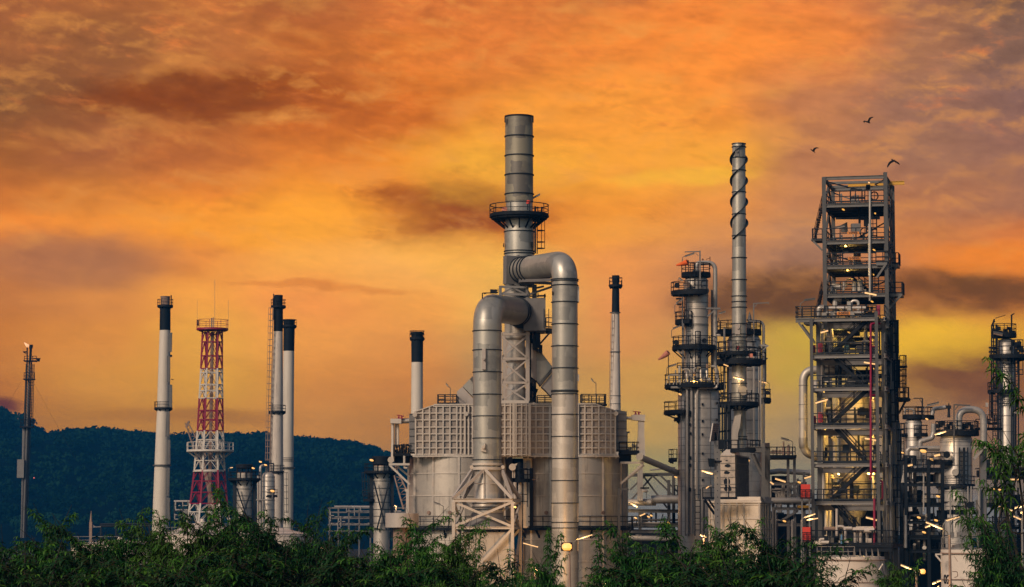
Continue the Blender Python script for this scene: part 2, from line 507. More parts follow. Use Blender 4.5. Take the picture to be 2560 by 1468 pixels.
BLOBS = [  # px, py, half width, half height, colour, strength, raggedness
 (530,262,330,62,(138,70,36),.95,1.0), (860,300,240,80,(195,102,46),.7,1.2), (1130,545,235,82,(150,76,38),1.0,.85), (1010,500,130,36,(168,90,44),.9,1.1), (1180,520,120,50,(140,74,40),.8,1.0),
 (1930,755,230,70,(100,68,44),.95,.6), (2430,740,260,62,(114,74,42),1.0,.8), (2450,960,190,85,(118,78,48),1.0,.7), (10,1005,70,16,(90,52,34),.9,.8),
 (200,665,260,60,(172,112,80),.7,.5), (1700,440,170,20,(248,186,64),.7,1.0), (1200,420,190,110,(240,170,62),.45,1.0), (2330,880,170,50,(232,180,60),.7,.7),
 (1960,900,130,70,(196,162,66),.6,.6), (820,722,190,10,(205,120,62),.6,.9), (480,1040,220,24,(150,100,60),.6,.7), (2480,660,170,40,(238,135,56),.8,.9),
 (1150,640,180,35,(250,180,80),.5,.6), (700,560,330,55,(253,165,58),.5,.9), (1560,330,360,100,(250,160,62),.4,1.3), (1760,70,300,80,(252,142,60),.5,1.3),
]
def build_world():
    w = bpy.data.worlds.new('World'); SC.world = w; w.use_nodes = True
    nt = w.node_tree; bg = nt.nodes['Background']
    tc = node(nt, 'ShaderNodeTexCoord'); d = tc.outputs['Generated']
    sx = node(nt, 'ShaderNodeSeparateXYZ'); nt.links.new(d, sx.inputs[0])
    az = mth(nt, 'ARCTAN2', sx.outputs[0], sx.outputs[1])
    el = mth(nt, 'ARCSINE', sx.outputs[2])
    # noise in sky angles, streaky along the horizon
    def skyv(kx, ky, shear=0.0):
        c = node(nt, 'ShaderNodeCombineXYZ')
        nt.links.new(mth(nt, 'MULTIPLY', az, kx), c.inputs[0])
        e = mth(nt, 'ADD', mth(nt, 'MULTIPLY', el, ky), mth(nt, 'MULTIPLY', az, shear * ky)) if shear else mth(nt, 'MULTIPLY', el, ky)
        nt.links.new(e, c.inputs[1]); return c.outputs[0]
    v1 = skyv(10, 22, .10)
    nA = noise(nt, v1, 1.6, 6, .58, .3)
    n2 = node(nt, 'ShaderNodeTexNoise'); nt.links.new(skyv(9, 20), n2.inputs[0])
    n2.inputs['Scale'].default_value = 1.3; n2.inputs['Detail'].default_value = 6; n2.inputs['Roughness'].default_value = .6
    cs = node(nt, 'ShaderNodeSeparateColor'); nt.links.new(n2.outputs[1], cs.inputs[0])
    wx = mth(nt, 'MULTIPLY', mth(nt, 'SUBTRACT', cs.outputs[0], .5), 330)
    wy = mth(nt, 'MULTIPLY', mth(nt, 'SUBTRACT', cs.outputs[1], .5), 130)
    px0 = mth(nt, 'MULTIPLY_ADD', az, 6650, 1280); py0 = mth(nt, 'MULTIPLY_ADD', el, -6650, 1340)
    px, py = mth(nt, 'ADD', px0, wx), mth(nt, 'ADD', py0, wy)
    u = mth(nt, 'DIVIDE', px, 2560, clamp=True)
    col = None; last = None
    for y, cols in SKY_ROWS:
        r = node(nt, 'ShaderNodeValToRGB'); r.color_ramp.interpolation = 'EASE'
        e = r.color_ramp.elements
        while len(e) < len(cols): e.new(.5)
        for i, c in enumerate(cols):
            e[i].position = i / (len(cols) - 1)
        for i, c in enumerate(cols): e[i].color = (*through_haze(c, y), 1)
        nt.links.new(u, r.inputs[0])
        if col is None: col = r.outputs[0]
        else: col = mixc(nt, sstep(nt, py, last, y), col, r.outputs[0])
        last = y
    nB = noise(nt, skyv(24, 46, .06), 2.3, 8, .62, .25)
    for bx, by, rx, ry, c, st, rag in BLOBS:
        dx = mth(nt, 'DIVIDE', mth(nt, 'SUBTRACT', px, bx), rx); dy = mth(nt, 'DIVIDE', mth(nt, 'SUBTRACT', py, by), ry)
        r2 = mth(nt, 'ADD', mth(nt, 'MULTIPLY', dx, dx), mth(nt, 'MULTIPLY', dy, dy))
        q = mth(nt, 'ADD', mth(nt, 'SUBTRACT', 1.0, r2), mth(nt, 'MULTIPLY', mth(nt, 'SUBTRACT', nB, .5), 3.0 * rag))
        col = mixc(nt, mth(nt, 'MULTIPLY', sstep(nt, q, -.9, 1.2), st), col, (*through_haze(c, by), 1))
    # bright flecks and dark hollows of broken high cloud, fading towards the horizon
    n3 = noise(nt, skyv(36, 96, .08), 1.6, 7, .6, .15)
    hi = mth(nt, 'SUBTRACT', 1.0, sstep(nt, py0, 150, 620))
    amp = mth(nt, 'ADD', mth(nt, 'MULTIPLY', hi, .20), .12)
    br = mth(nt, 'ADD', 1.0, mth(nt, 'MULTIPLY', mth(nt, 'SUBTRACT', n3, .5), mth(nt, 'MULTIPLY', amp, 2.4)))
    cc = node(nt, 'ShaderNodeCombineColor')
    for i in range(3): nt.links.new(br, cc.inputs[i])
    col = mixc(nt, 1.0, col, cc.outputs[0], 'MULTIPLY')
    flk = mth(nt, 'MULTIPLY', mth(nt, 'MULTIPLY', sstep(nt, n3, .53, .72), sstep(nt, nA, .42, .62)), mth(nt, 'MULTIPLY', hi, .65))
    col = mixc(nt, flk, col, (*srgb((248, 138, 58)), 1))
    # relief of the billows: the undersides towards the low sun are lit, the far sides fall into shade
    def relief(kx, ky, sc, de, gain):
        a = noise(nt, skyv(kx, ky, .07), sc, 6, .56, .35)
        c = node(nt, 'ShaderNodeCombineXYZ'); nt.links.new(mth(nt, 'MULTIPLY', mth(nt, 'ADD', az, de * .5), kx), c.inputs[0])
        e0 = mth(nt, 'SUBTRACT', el, de); nt.links.new(mth(nt, 'ADD', mth(nt, 'MULTIPLY', e0, ky), mth(nt, 'MULTIPLY', mth(nt, 'ADD', az, de * .5), .07 * ky)), c.inputs[1])
        return mth(nt, 'MULTIPLY', mth(nt, 'SUBTRACT', a, noise(nt, c.outputs[0], sc, 6, .56, .35)), gain)
    rl = mth(nt, 'ADD', relief(17, 34, 1.7, .0052, 2.0), mth(nt, 'MULTIPLY', relief(46, 84, 1.8, .0021, 1.9), sstep(nt, nA, .40, .62)))
    rl = mth(nt, 'MULTIPLY', rl, mth(nt, 'MULTIPLY_ADD', mth(nt, 'SUBTRACT', 1.0, sstep(nt, py0, 380, 900)), .75, .25))
    up = mth(nt, 'MAXIMUM', rl, 0.0); dn = mth(nt, 'MAXIMUM', mth(nt, 'MULTIPLY', rl, -1.0), 0.0)
    col = mixc(nt, mth(nt, 'MULTIPLY', up, .9, clamp=True), col, (*srgb((255, 168, 74)), 1))
    dk = mixc(nt, 1.0, col, (.50, .42, .50, 1), 'MULTIPLY')
    col = mixc(nt, mth(nt, 'MULTIPLY', dn, .65, clamp=True), col, dk)
    # the rest of the dome is a clear dusk sky
    sk = node(nt, 'ShaderNodeTexSky'); sk.sky_type = 'NISHITA'; sk.sun_disc = False
    sk.sun_elevation = SUN_EL; sk.sun_rotation = SUN_AZ
    sk.altitude = 50; sk.air_density = 1.2; sk.dust_density = 2.0; sk.ozone_density = 1.5
    sv = node(nt, 'ShaderNodeVectorMath', operation='SCALE'); nt.links.new(sk.outputs[0], sv.inputs[0]); sv.inputs[3].default_value = .07
    front = mth(nt, 'MULTIPLY', mth(nt, 'SUBTRACT', 1.0, sstep(nt, mth(nt, 'ABSOLUTE', az), R(30), R(85))),
                mth(nt, 'SUBTRACT', 1.0, sstep(nt, el, R(16), R(50))))
    fin = mixc(nt, front, sv.outputs[0], col)
    nt.links.new(fin, bg.inputs[0]); bg.inputs[1].default_value = 1.0
build_world()

SC.view_settings.view_transform = 'Standard'; SC.view_settings.look = 'None'
SC.view_settings.exposure = 0; SC.view_settings.gamma = 1
cy = SC.cycles; cy.max_bounces = 6; cy.diffuse_bounces = 3; cy.glossy_bounces = 3; cy.transmission_bounces = 4
cy.volume_bounces = 0; cy.transparent_max_bounces = 8; cy.caustics_reflective = False; cy.caustics_refractive = False
cy.sample_clamp_indirect = 4; cy.use_denoising = True

# ---------------------------------------------------------------- ground, hill, haze
def ground():
    mb = MB(); xs = [-2400, -1200, -600, -250, 0, 250, 600, 1200, 2400]; ys = [-280, 0, 120, 260, 500, 900, 1500, 2100, 2620]
    for y in ys:
        for x in xs: mb.v.append((x, y, 0))
    n = len(xs)
    for j in range(len(ys) - 1):
        for i in range(n - 1): mb.f.append((j * n + i, j * n + i + 1, (j + 1) * n + i + 1, (j + 1) * n + i))
    structure('ground', mb, M['ground'])
ground()

HY = 2100.0
RIDGE = [(-700,1012),(-300,1016),(-40,1024),(0,1034),(14,1036),(48,1066),(62,1052),(90,1088),(130,1112),(160,1106),(230,1094),(290,1090),(380,1096),(470,1108),(560,1106),(610,1102),(700,1104),(800,1113),(880,1120),(935,1130),(965,1140),(1010,1175),(1080,1215),(1200,1270),(1350,1310),(1700,1330),(2200,1338),(3200,1338)]
def ridge_py(px): return float(np.interp(px, [a for a, b in RIDGE], [b for a, b in RIDGE]))
def hill():
    rng = np.random.default_rng(5)
    nx, ny = 220, 46
    pxs = np.linspace(-700, 2400, nx)
    v = []; H = np.zeros((ny, nx))
    for j in range(ny):
        s = j / (ny - 1)                      # 0 foot .. .7 crest .. 1 behind
        Y = 1250 + (HY - 1250) * s / .7
        g = math.sin(min(1, s / .7) * math.pi / 2) ** 1.25 if s <= .7 else math.cos((s - .7) / .3 * math.pi / 2 * .7)
        for i, px in enumerate(pxs):
            top = P(px, ridge_py(px), HY).z
            x = (px - 1280) / F * HY
            gully = 1 - .16 * (1 - g) * (1 + math.sin(px * .021 + 2.2 * math.sin(s * 5 + px * .006)))
            z = max(-2.0, top * g * gully - 2.0 * (1 - g))
            H[j, i] = z; v.append((x, Y, z))
    mb = MB(); mb.v = v
    for j in range(ny - 1):
        for i in range(nx - 1): mb.f.append((j * nx + i, j * nx + i + 1, (j + 1) * nx + i + 1, (j + 1) * nx + i))
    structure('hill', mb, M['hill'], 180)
    # the wood on it: crowns of leaf clumps, too many to count
    vs, fs = [], []
    base = 0
    N = 5200
    V0 = np.array(v).reshape(ny, nx, 3)
    for k in range(N):
        jj = rng.uniform(4, .73 * ny) if k > 900 else rng.uniform(.64 * ny, .72 * ny)
        ii = rng.uniform(0, .66 * nx)
        j, i = int(jj), int(ii)
        c = V0[min(j, ny - 1), min(i, nx - 1)] + np.array([rng.uniform(-3, 3), rng.uniform(-8, 8), 0])
        if c[2] < 1: continue
        r = rng.uniform(2.2, 4.6) * (1.0 if k > 900 else .8); hgt = r * rng.uniform(.8, 1.25)
        m = 34
        u = rng.normal(size=(m, 3)); u /= np.linalg.norm(u, axis=1)[:, None]
        u[:, 2] = np.abs(u[:, 2]) * 1.0 - .15
        q = c + u * np.array([r, r, hgt]) * rng.uniform(.65, 1.08, (m, 1)) + np.array([0, 0, hgt * .35])
        t1 = rng.normal(size=(m, 3)); t1 /= np.linalg.norm(t1, axis=1)[:, None]
        t2 = np.cross(u + rng.normal(size=(m, 3)) * .5, t1); t2 /= np.linalg.norm(t2, axis=1)[:, None]
        sz = rng.uniform(.5, 1.25, (m, 1)) * r * .36
        quad = np.stack([q - t1 * sz, q - t2 * sz * .7, q + t1 * sz, q + t2 * sz * .7], 1).reshape(-1, 3)
        vs.append(quad)
    A = np.concatenate(vs)
    me = bpy.data.meshes.new('forest'); nq = len(A) // 4
    me.vertices.add(len(A)); me.vertices.foreach_set('co', A.ravel())
    me.loops.add(nq * 4); me.loops.foreach_set('vertex_index', np.arange(nq * 4))
    me.polygons.add(nq); me.polygons.foreach_set('loop_start', np.arange(nq) * 4)
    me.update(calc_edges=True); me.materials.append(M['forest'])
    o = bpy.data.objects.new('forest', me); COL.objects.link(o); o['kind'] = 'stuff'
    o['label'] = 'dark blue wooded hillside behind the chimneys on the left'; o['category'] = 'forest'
hill()

def haze():
    m = bpy.data.materials.new('haze'); m.use_nodes = True; nt = m.node_tree
    nt.nodes.remove(nt.nodes['Principled BSDF'])
    pv = node(nt, 'ShaderNodeVolumePrincipled')
    pv.inputs['Color'].default_value = HAZE_COL; pv.inputs['Density'].default_value = HAZE_D
    pv.inputs['Anisotropy'].default_value = 0.0
    nt.links.new(pv.outputs[0], nt.nodes['Material Output'].inputs['Volume'])
    mb = MB().box((0, 1180, 59), (5000, 3000, 126))
    o = mb.build('haze', m, None, None); o['kind'] = 'stuff'
    o['label'] = 'thin blue evening haze lying over the whole plant'; o['category'] = 'haze'

if USE_HAZE: haze()
# ================================================================ left: chimneys, masts, lattice tower
def ring_set(mb, px, Y, rows, r, h=3, out=2.2, n=28):
    for y in rows: mb.band(px, y, Y, r, h, out, n)

# -- guyed flare stack, far left
def flare_stack():
    Y = 700; t = Th('flare_stack', 'slim dark guyed flare stack with platforms and a small flame at its tip', 'flare stack', P(61, 1335, Y))
    L = lambda y: 60 + (1310 - y) * .034
    t.part('riser', MB().pxrev(0, Y, [(1345, 3.2, L(1345)), (1075, 3.2, L(1075)), (905, 2.6, L(905)), (870, 2.4, L(870) + 2)], 12), M['grey'])
    for dx, r, y1 in ((-6, 2.2, 905), (5, 2.0, 905), (8.5, .7, 945)):
        t.part('riser_pipe', MB().pxrev(0, Y, [(1345, r, L(1345) + dx), (y1, r * .9, L(y1) + dx)], 8), M['grey' if dx < 0 else 'dark'])
    t.part('tip', MB().pxrev(0, Y, [(905, 3.0, L(905) + 2), (872, 3.2, L(872) + 2), (871, 4.6, L(871) + 2.4), (862, 4.6, L(862) + 2.6)], 12), M['dark'])
    lad = MB()
    for y in range(915, 1062, 7):
        lad.beam(P(L(y) - 8, y, Y), P(L(y) + 8, y, Y), .12); lad.beam(P(L(y) - 7, y, Y - .6), P(L(y + 7) + 4, y + 7, Y - .6), .1)
        lad.beam(P(L(y) + 10, y, Y - .6), P(L(y) + 13, y, Y - .6), .09)
    for d in (-9, 9.5, 13): lad.beam(P(L(1060) + d, 1060, Y - .5), P(L(910) + d * .92, 910, Y - .5), .16)
    t.part('ladder_lattice', lad, M['dark'])
    for y, a, b, hh in ((903, -13, 17, 1.3), (949, -12, 14, 1.8), (1068, -17, 15, 2.0)):
        d = MB().box(P(L(y) + (a + b) / 2, y, Y), ((b - a) * Y / F, 2.6, .3))
        po = t.part('platform', d, M['dark']); z = .12
        q = [P(L(y) + a, y, Y - 1.2), P(L(y) + b, y, Y - 1.2), P(L(y) + b, y, Y + 1.2), P(L(y) + a, y, Y + 1.2)]
        t.part('railing', MB().rail(q, hh, .07, 2.2, True), M['dark'], po)
    t.part('bracket', MB().beam(P(58, 880, Y), P(68, 880, Y), .35).beam(P(66, 885, Y), P(60, 881, Y), .2).beam(P(68, 905, Y), P(68, 868, Y), .3), M['dark'])
    t.part('bracket', MB().beam(P(82, 897, Y), P(101, 897, Y), .3).beam(P(96, 897, Y), P(96, 904, Y), .7), M['dark'])
    cb = MB().box(P(53, 1172, Y), (1.8, 2.2, 4.8)); cb.beam(P(58, 1310, Y + 1), P(62, 1066, Y + 1), 1.1, .8)
    t.part('cable_box', cb, M['steel'])
    t.part('beacon', MB().tube([P(84, 1195, Y - 1), P(86, 1195, Y - 1)], .18, 8), M['beacon'])
    fl = MB().tube([P(73, 866, Y), P(69, 865, Y), P(65, 861, Y), P(60, 856, Y)], [.35, .5, .32, .03], 8)
    t.part('flame', fl, M['flame'])
    for a, b, dy in (((80, 950), (190, 1150), -40), ((52, 955), (22, 1020), 30)):
        t.part('guy_wire', MB().beam(P(a[0], a[1], Y), P(b[0] if b[0] > 100 else -160, b[1] if b[0] > 100 else 1335, Y + dy), .03), M['dark'])
flare_stack()

def chimney(label, Y, prof, black, plats, group='tall chimneys of the plant', mat='white', cap=None, worn=False):
    """prof rows (py, r, px) bottom to the foot of the black band; black likewise"""
    t = Th('chimney', label, 'chimney', P(prof[0][2], prof[0][0], Y), group)
    t.o.location.z = 0
    first = P(prof[0][2], prof[0][0], Y)
    k = Y / F
    rows = [(V(first.x - (prof[1][2] - prof[0][2]) * k * .05, Y, 0), prof[0][1] * k * 1.03)] + [(P(x, y, Y), r * k) for y, r, x in prof]
    t.part('shaft', MB().rev(rows, 36), M[mat])
    if black: t.part('top_band', MB().pxrev(0, Y, [(black[0][0] - .2, black[0][1] + .25, black[0][2])] + [(y, r + .25, x) for y, r, x in black[1:]], 36), M['black'])
    if cap:
        m = MB().pxrev(0, Y, cap, 24, True); t.part('tip', m, M['rusty'])
    for y, ro, ri, x in plats:
        t.plat(x, y, Y, ro, ri, br=8, brl=7, h=1.15, step=1.6)
    return t

c1 = chimney('white chimney with a dark top and rusty tip, beside the red and white lattice tower', 480,
    [(1300, 20.5, 401.5), (1163, 18.5, 405), (1022, 16.2, 408.5), (826, 13.5, 412.6)], [(826, 13.5, 412.6), (766, 13, 413)],
    [(765, 20, 12, 413), (1021, 23, 15.5, 408.5)], cap=[(766, 11.5, 413), (744, 11.5, 413.3), (743, 12.3, 413.3), (741, 12.3, 413.3)])
def c1_extra():
    Y = 480; mb = MB()
    for y in (1163, 1164.5): mb.band(405, y, Y, 18.5, 2, 4)
    c1.part('stiffener_ring', mb, M['grey'])
    tr = MB()
    for (x0, y0), (x1, y1) in (((418, 1300), (417, 1245)), ((415, 1240), (417, 1170)), ((418, 1160), (418, 1100)), ((414, 1092), (417, 1030)), ((423, 1018), (423, 962)), ((418, 955), (418, 890)), ((422, 880), (423, 832))):
        tr.beam(P(x0 + 3, y0, Y - 2.2), P(x1 + 3, y1, Y - 2.0), .45)
        for d in (0, 7): tr.beam(P(x0 + d, y0, Y - 2.4), P(x1 + d, y1, Y - 2.2), .1)
    c1.part('ladder_cage', tr, M['grey'])
    c1.part('bracket', MB().beam(P(425, 890, Y), P(430, 890, Y), .4).beam(P(428, 948, Y), P(434, 950, Y), .15).beam(P(428, 738, Y), P(428, 762, Y), .2), M['dark'])
c1_extra()
c2 = chimney('stained worn chimney with a dark top, front one of the close pair', 470,
    [(1310, 17.5, 690.5), (1175, 17, 691), (1031, 15, 692.5), (829, 11.4, 695.7)], [(829, 11.4, 695.7), (767, 11, 696.2), (766, 10.2, 696.2), (738, 10.2, 696.6)],
    [(766, 19, 11, 696), (1030, 22, 14.5, 692.5), (1180, 21, 16.5, 690)], mat='white_worn')
def c2_extra():
    Y = 470; lad = MB()
    lad.ladder(P(674, 1180, Y - 1), P(683, 770, Y - 1), .55, .05, cage=1, out=(-1, 0, 0), side=(0, 1, 0), step=1.1)
    c2.part('ladder', lad, M['rusty'])
    c2.part('bracket', MB().beam(P(687, 768, Y), P(684, 735, Y), .2).beam(P(683, 800, Y), P(684, 745, Y), .3), M['dark'])
    c2.part('ladder', MB().ladder(P(710, 1310, Y - 1), P(709, 1182, Y - 1), .5, .05, cage=1, out=(1, 0, 0), side=(0, 1, 0), step=1.1), M['grey'])
c2_extra()
c3 = chimney('clean white chimney with a dark top, half hidden behind the stained one', 500,
    [(1310, 14.5, 718), (1175, 14.2, 719), (1031, 14, 720.5), (878, 13.6, 722)], [(878, 13.6, 722), (804, 14, 723), (803, 15, 723), (800, 15, 723)], [(815, 19, 13.5, 723)])
c3.part('stiffener_ring', (lambda m: (ring_set(m, 719.3, 500, (1145, 1149, 1153), 14.2, 1.4, .9), ring_set(m, 719, 500, (1170,), 14.2, 4, 4), m)[-1])(MB()), M['grey'])
c4 = chimney('white chimney with a dark top standing behind the left end of the big furnace', 420,
    [(1320, 15.5, 1041), (1100, 15.2, 1042), (906, 14.4, 1043)], [(906, 14.4, 1043), (836, 15, 1043), (835, 16.8, 1043), (831, 16.8, 1043)], [(846, 19, 14.5, 1043)])
c5 = chimney('slender rust streaked chimney with a navy top behind the right end of the furnace', 400,
    [(1330, 15, 1538), (1020, 13.8, 1538), (900, 11.5, 1538.5), (782, 9.6, 1539)], [(782, 9.6, 1539), (705, 8.4, 1539.4), (704, 9.2, 1539.4), (689, 9.2, 1539.4)], [(714, 17, 8.5, 1539.3)], mat='white_worn')
def c5_extra():
    Y = 400; m = MB().ladder(P(1526, 1030, Y - .6), P(1532, 785, Y - .6), .5, .04, cage=0, side=(1, 0, 0), step=1.0)
    c5.part('ladder', m, M['rusty'])
    c5.part('bracket', MB().beam(P(1524, 700, Y), P(1524, 714, Y), .15).beam(P(1554, 700, Y), P(1554, 714, Y), .15).beam(P(1527, 722, Y), P(1523, 712, Y), .25).beam(P(1551, 722, Y), P(1555, 712, Y), .25), M['dark'])
    mm = MB(); ring_set(mm, 1538, Y, (990, 1010, 880, 782), 12.4, 1.6, 1.6); c5.part('stiffener_ring', mm, M['grey'])
c5_extra()

# -- red and white lattice tower
def lattice_tower():
    Y = 520; k = Y / F
    t = Th('lattice_tower', 'tall red and white lattice tower with round platforms and whip aerials', 'lattice tower', P(521, 1330, Y)); t.o.location.z = 0
    N = 6; A0 = 10
    def ctr(y): return 521 + (1300 - y) * .021
    def rad(y): return float(np.interp(y, [830, 925, 1085, 1127, 1177, 1260, 1330], [24.5, 26.5, 32, 33, 37.5, 46, 60]))
    def pt(y, i):
        a = R(A0 + 360 / N * i); c = P(ctr(y), y, Y); r = rad(y) * k
        return V(c.x + r * math.cos(a), c.y + r * math.sin(a), c.z)
    bands = [('red', [828, 855, 890, 922]), ('mast_white', [922, 932, 962, 977, 996]), ('red', [996, 1027, 1050, 1077]), ('mast_white', [1077, 1100, 1130, 1152, 1176]), ('red', [1176, 1203, 1231, 1259]), ('mast_white', [1259, 1280, 1310, 1345])]
    for m, ys in bands:
        leg = MB(); br = MB()
        for i in range(N):
            leg.beam(pt(ys[0], i), pt(ys[-1], i), .32)
        for a, b in zip(ys, ys[1:]):
            for i in range(N):
                j = (i + 1) % N
                br.beam(pt(b, i), pt(b, j), .18)
                mid = (pt(a, i) + pt(a, j)) / 2; 
                br.beam(pt(b, i), mid, .11); br.beam(pt(b, j), mid, .11)
        s = t.part('lattice_section', leg, M[m]); t.part('bracing', br, M[m], s)
    t.part('cable_riser', MB().beam(P(ctr(1320) + 2, 1320, Y), P(ctr(830), 830, Y), .6), M['rusty'])
    d = t.plat(531, 823, Y, 40, 2, br=8, brl=16, mat=M['red'], h=1.75, step=2.3, rm=M['red'])
    t.plat(525.5, 1127, Y, 59, 20, br=10, brl=30, mat=M['mast_white'], h=1.6, step=2.0, rm=M['mast_white'])
    t.plat(521.5, 1177, Y, 39, 30, mat=M['mast_white'], rail=False)
    for x, y0, y1, w in ((537, 822, 700, .06), (493, 822, 750, .04), (571, 822, 750, .04), (529, 822, 795, .2), (533, 822, 794, .2)):
        t.part('aerial', MB().beam(P(x, y0, Y), P(x, y1, Y), w), M['steel'])
    t.part('dish', MB().tube([P(494, 808, Y - 1), P(496.5, 808, Y - 1)], .6, 12), M['dark'])
lattice_tower()

# -- squat stack, vessel with gooseneck, and the silver stack, left of the furnace
def hooded_stack(name, label, Y, cx, r, ytop, ybot, yplat, ro, hood, seams):
    t = Th(name, label, 'stack', P(cx, ybot, Y), 'squat silver stacks with dark hoods'); t.o.location.z = 0
    k = Y / F; f = P(cx, ybot, Y)
    t.part('shell', MB().rev([(V(f.x, Y, 0), r * k), (P(cx, yplat - 14, Y), r * k)], 32), M['alum_plain'])
    mb = MB(); ring_set(mb, cx, Y, seams, r, 1.4, .9); t.part('shell_ring', mb, M['navy'])  # near-black rings: the shadow line at each ring is put into its colour
    t.plat(cx + ro[2], yplat, Y, (ro[0]), r * .9, br=8, brl=17, h=1.15, step=1.5)
    hd = MB()
    hd.pxrev(cx, Y, [(hood[0], hood[2] * .8), (hood[0] - 2, hood[2]), (hood[1], hood[2]), (hood[1] - 1, hood[2] - 3)], 28)
    for i in range(8):
        a = R(i * 45 + 20); c0, c1_ = P(cx, yplat, Y), P(cx, hood[0], Y); rr = hood[2] * k * .92
        hd.beam(c0 + V(rr * math.cos(a), rr * math.sin(a), 0), c1_ + V(rr * math.cos(a), rr * math.sin(a), 0), .16)
    t.part('hood', hd, M['dark'])
    t.part('flue', MB().pxrev(cx, Y, [(yplat, r * .95), (yplat - 16, r * .95)], 28), M['rusty'])
    for s in (-1, 1):
        t.part('strut', MB().beam(P(cx + s * r * 1.3, ybot, Y), P(cx + s * r * 1.3, yplat + 3, Y), .5, .3).beam(P(cx - s * r, yplat + 22, Y - 2), P(cx + s * r * .6, ybot - 20, Y - 1.6), .22), M['navy'])
    return t
s5 = hooded_stack('squat_stack', 'squat silver stack with a dark hood and ring platform, right of the lattice tower', 430, 611, 19, 1165, 1330, 1198, (41, 0, 0), (1172, 1162, 21), (1223, 1240, 1252, 1270, 1290))
s5.bulb((633, 1170), 428, .7)
s5.lamp((575, 1170), (582, 1169), 430, [(571, 1198), (571, 1171), (575, 1170)])
s7 = hooded_stack('squat_stack', 'silver stack with dark hood and ring platform just behind the grey drum', 380, 954, 20, 1145, 1345, 1180, (41, 0, -2), (1163, 1142, 23), (1203, 1221, 1238, 1256, 1274, 1291, 1308, 1325))
def s7_extra():
    Y = 380; s7.bulb((929, 1150), 379, .8)
    m = MB(); m.ladder(P(921, 1248, Y), P(919, 1182, Y), .6, .06, cage=1, out=(-1, 0, 0), side=(0, 1, 0), step=.8)
    s7.part('ladder', m, M['navy'])
    s7.plat(925, 1250, Y, 17, 2, h=1.0)
s7_extra()

def gooseneck_vessel():
    Y = 440; t = Th('dome_vessel', 'grey domed vessel with a gooseneck pipe between squat stack and paired chimneys', 'vessel', P(671, 1330, Y)); t.o.location.z = 0
    k = Y / F; f = P(671, 1330, Y)
    t.part('shell', MB().rev([(V(f.x, Y, 0), 16 * k), (P(671, 1192, Y), 16 * k), (P(671, 1185, Y), 13.5 * k), (P(671, 1181, Y), 8 * k), (P(671, 1180, Y), 1 * k)], 28), M['alum_plain'])
    mb = MB(); ring_set(mb, 671, Y, (1193, 1203, 1217, 1230, 1251, 1275), 16, 1.2, .6); t.part('shell_ring', mb, M['grey'])
    pts = [P(651, 1335, Y - 1.5), P(651, 1164, Y - 1.5), P(667, 1164, Y - .5), P(667, 1182, Y)]
    t.part('gooseneck_pipe', MB().tube(bend(pts, .6), .21, 10), M['pipe'])
    t.part('side_pipe', MB().tube([P(645, 1335, Y), P(645, 1190, Y)], .16, 8), M['steel_light'])
    t.part('cross_pipe', MB().tube([P(636, 1250, Y - 2), P(672, 1250, Y - 2)], .12, 8), M['pipe'])
    t.bulb((651, 1154), Y, .7); t.bulb((664, 1162), Y - 2, .7); t.bulb((681, 1227), Y - 2, 1.0)
    t.part('post', MB().beam(P(681, 1250, Y - 2), P(681, 1228, Y - 2), .2), M['steel'])
    t.part('davit', MB().beam(P(684, 1180, Y), P(684, 1159, Y), .2).beam(P(672, 1159, Y), P(685, 1159, Y), .2), M['navy'])
    t.plat(676, 1240, Y, 18, 4, a0=-170, a1=10, h=1.0)
gooseneck_vessel()

def far_rack(label, Y, x0, x1, ys, cols, roof, sd):
    t = Th('pipe_rack', label, 'pipe rack', P((x0 + x1) / 2, 1345, Y), 'distant pipe racks'); t.o.location.z = 0
    fr = MB(); rng = random.Random(sd)
    for x in cols:
        for d in (0, 6): fr.beam(V(P(x, 1330, Y + d).x, Y + d, 0), P(x, ys[0], Y + d), .3)
    for y in ys:
        for d in (0, 6): fr.beam(P(x0, y, Y + d), P(x1, y, Y + d), .28)
        for x in cols: fr.beam(P(x, y, Y), P(x, y, Y + 6), .25)
    t.part('frame', fr, M['steel' if Y < 590 else 'navy'])
    pp = MB()
    for y in ys[:-1]:
        for q in range(3):
            a, b = sorted(rng.sample(range(int(x0), int(x1)), 2))
            if b - a < 15: a, b = x0, x1
            pp.tube([P(a, y - 1.5 - q, Y + 1 + q * 1.6), P(b, y - 1.5 - q, Y + 1 + q * 1.6)], rng.uniform(.12, .22), 7)
    for q in range(14):
        x = rng.uniform(x0, x1); y = rng.choice(ys[:-1]); pp.beam(P(x, y + rng.uniform(6, 22), Y - .3), P(x, y - rng.uniform(0, 6), Y - .3), .16)
        x2 = min(x1, x + rng.uniform(6, 16)); pp.beam(P(x, y + 8, Y - .3), P(x2, y + 8, Y - .3), .16)
    t.part('pipe', pp, M['pipe']); return t
far_rack('long low rack of silver pipes before the dark hill, beside the silver stack', 560, 820, 1016, (1270, 1281, 1296, 1312, 1328), (824, 846, 872, 898, 926, 1014), 1, 3)
far_rack('small open pipe frame between the first white chimney and the lattice tower', 600, 435, 478, (1256, 1278, 1290, 1306), (436, 458, 477), 0, 4)

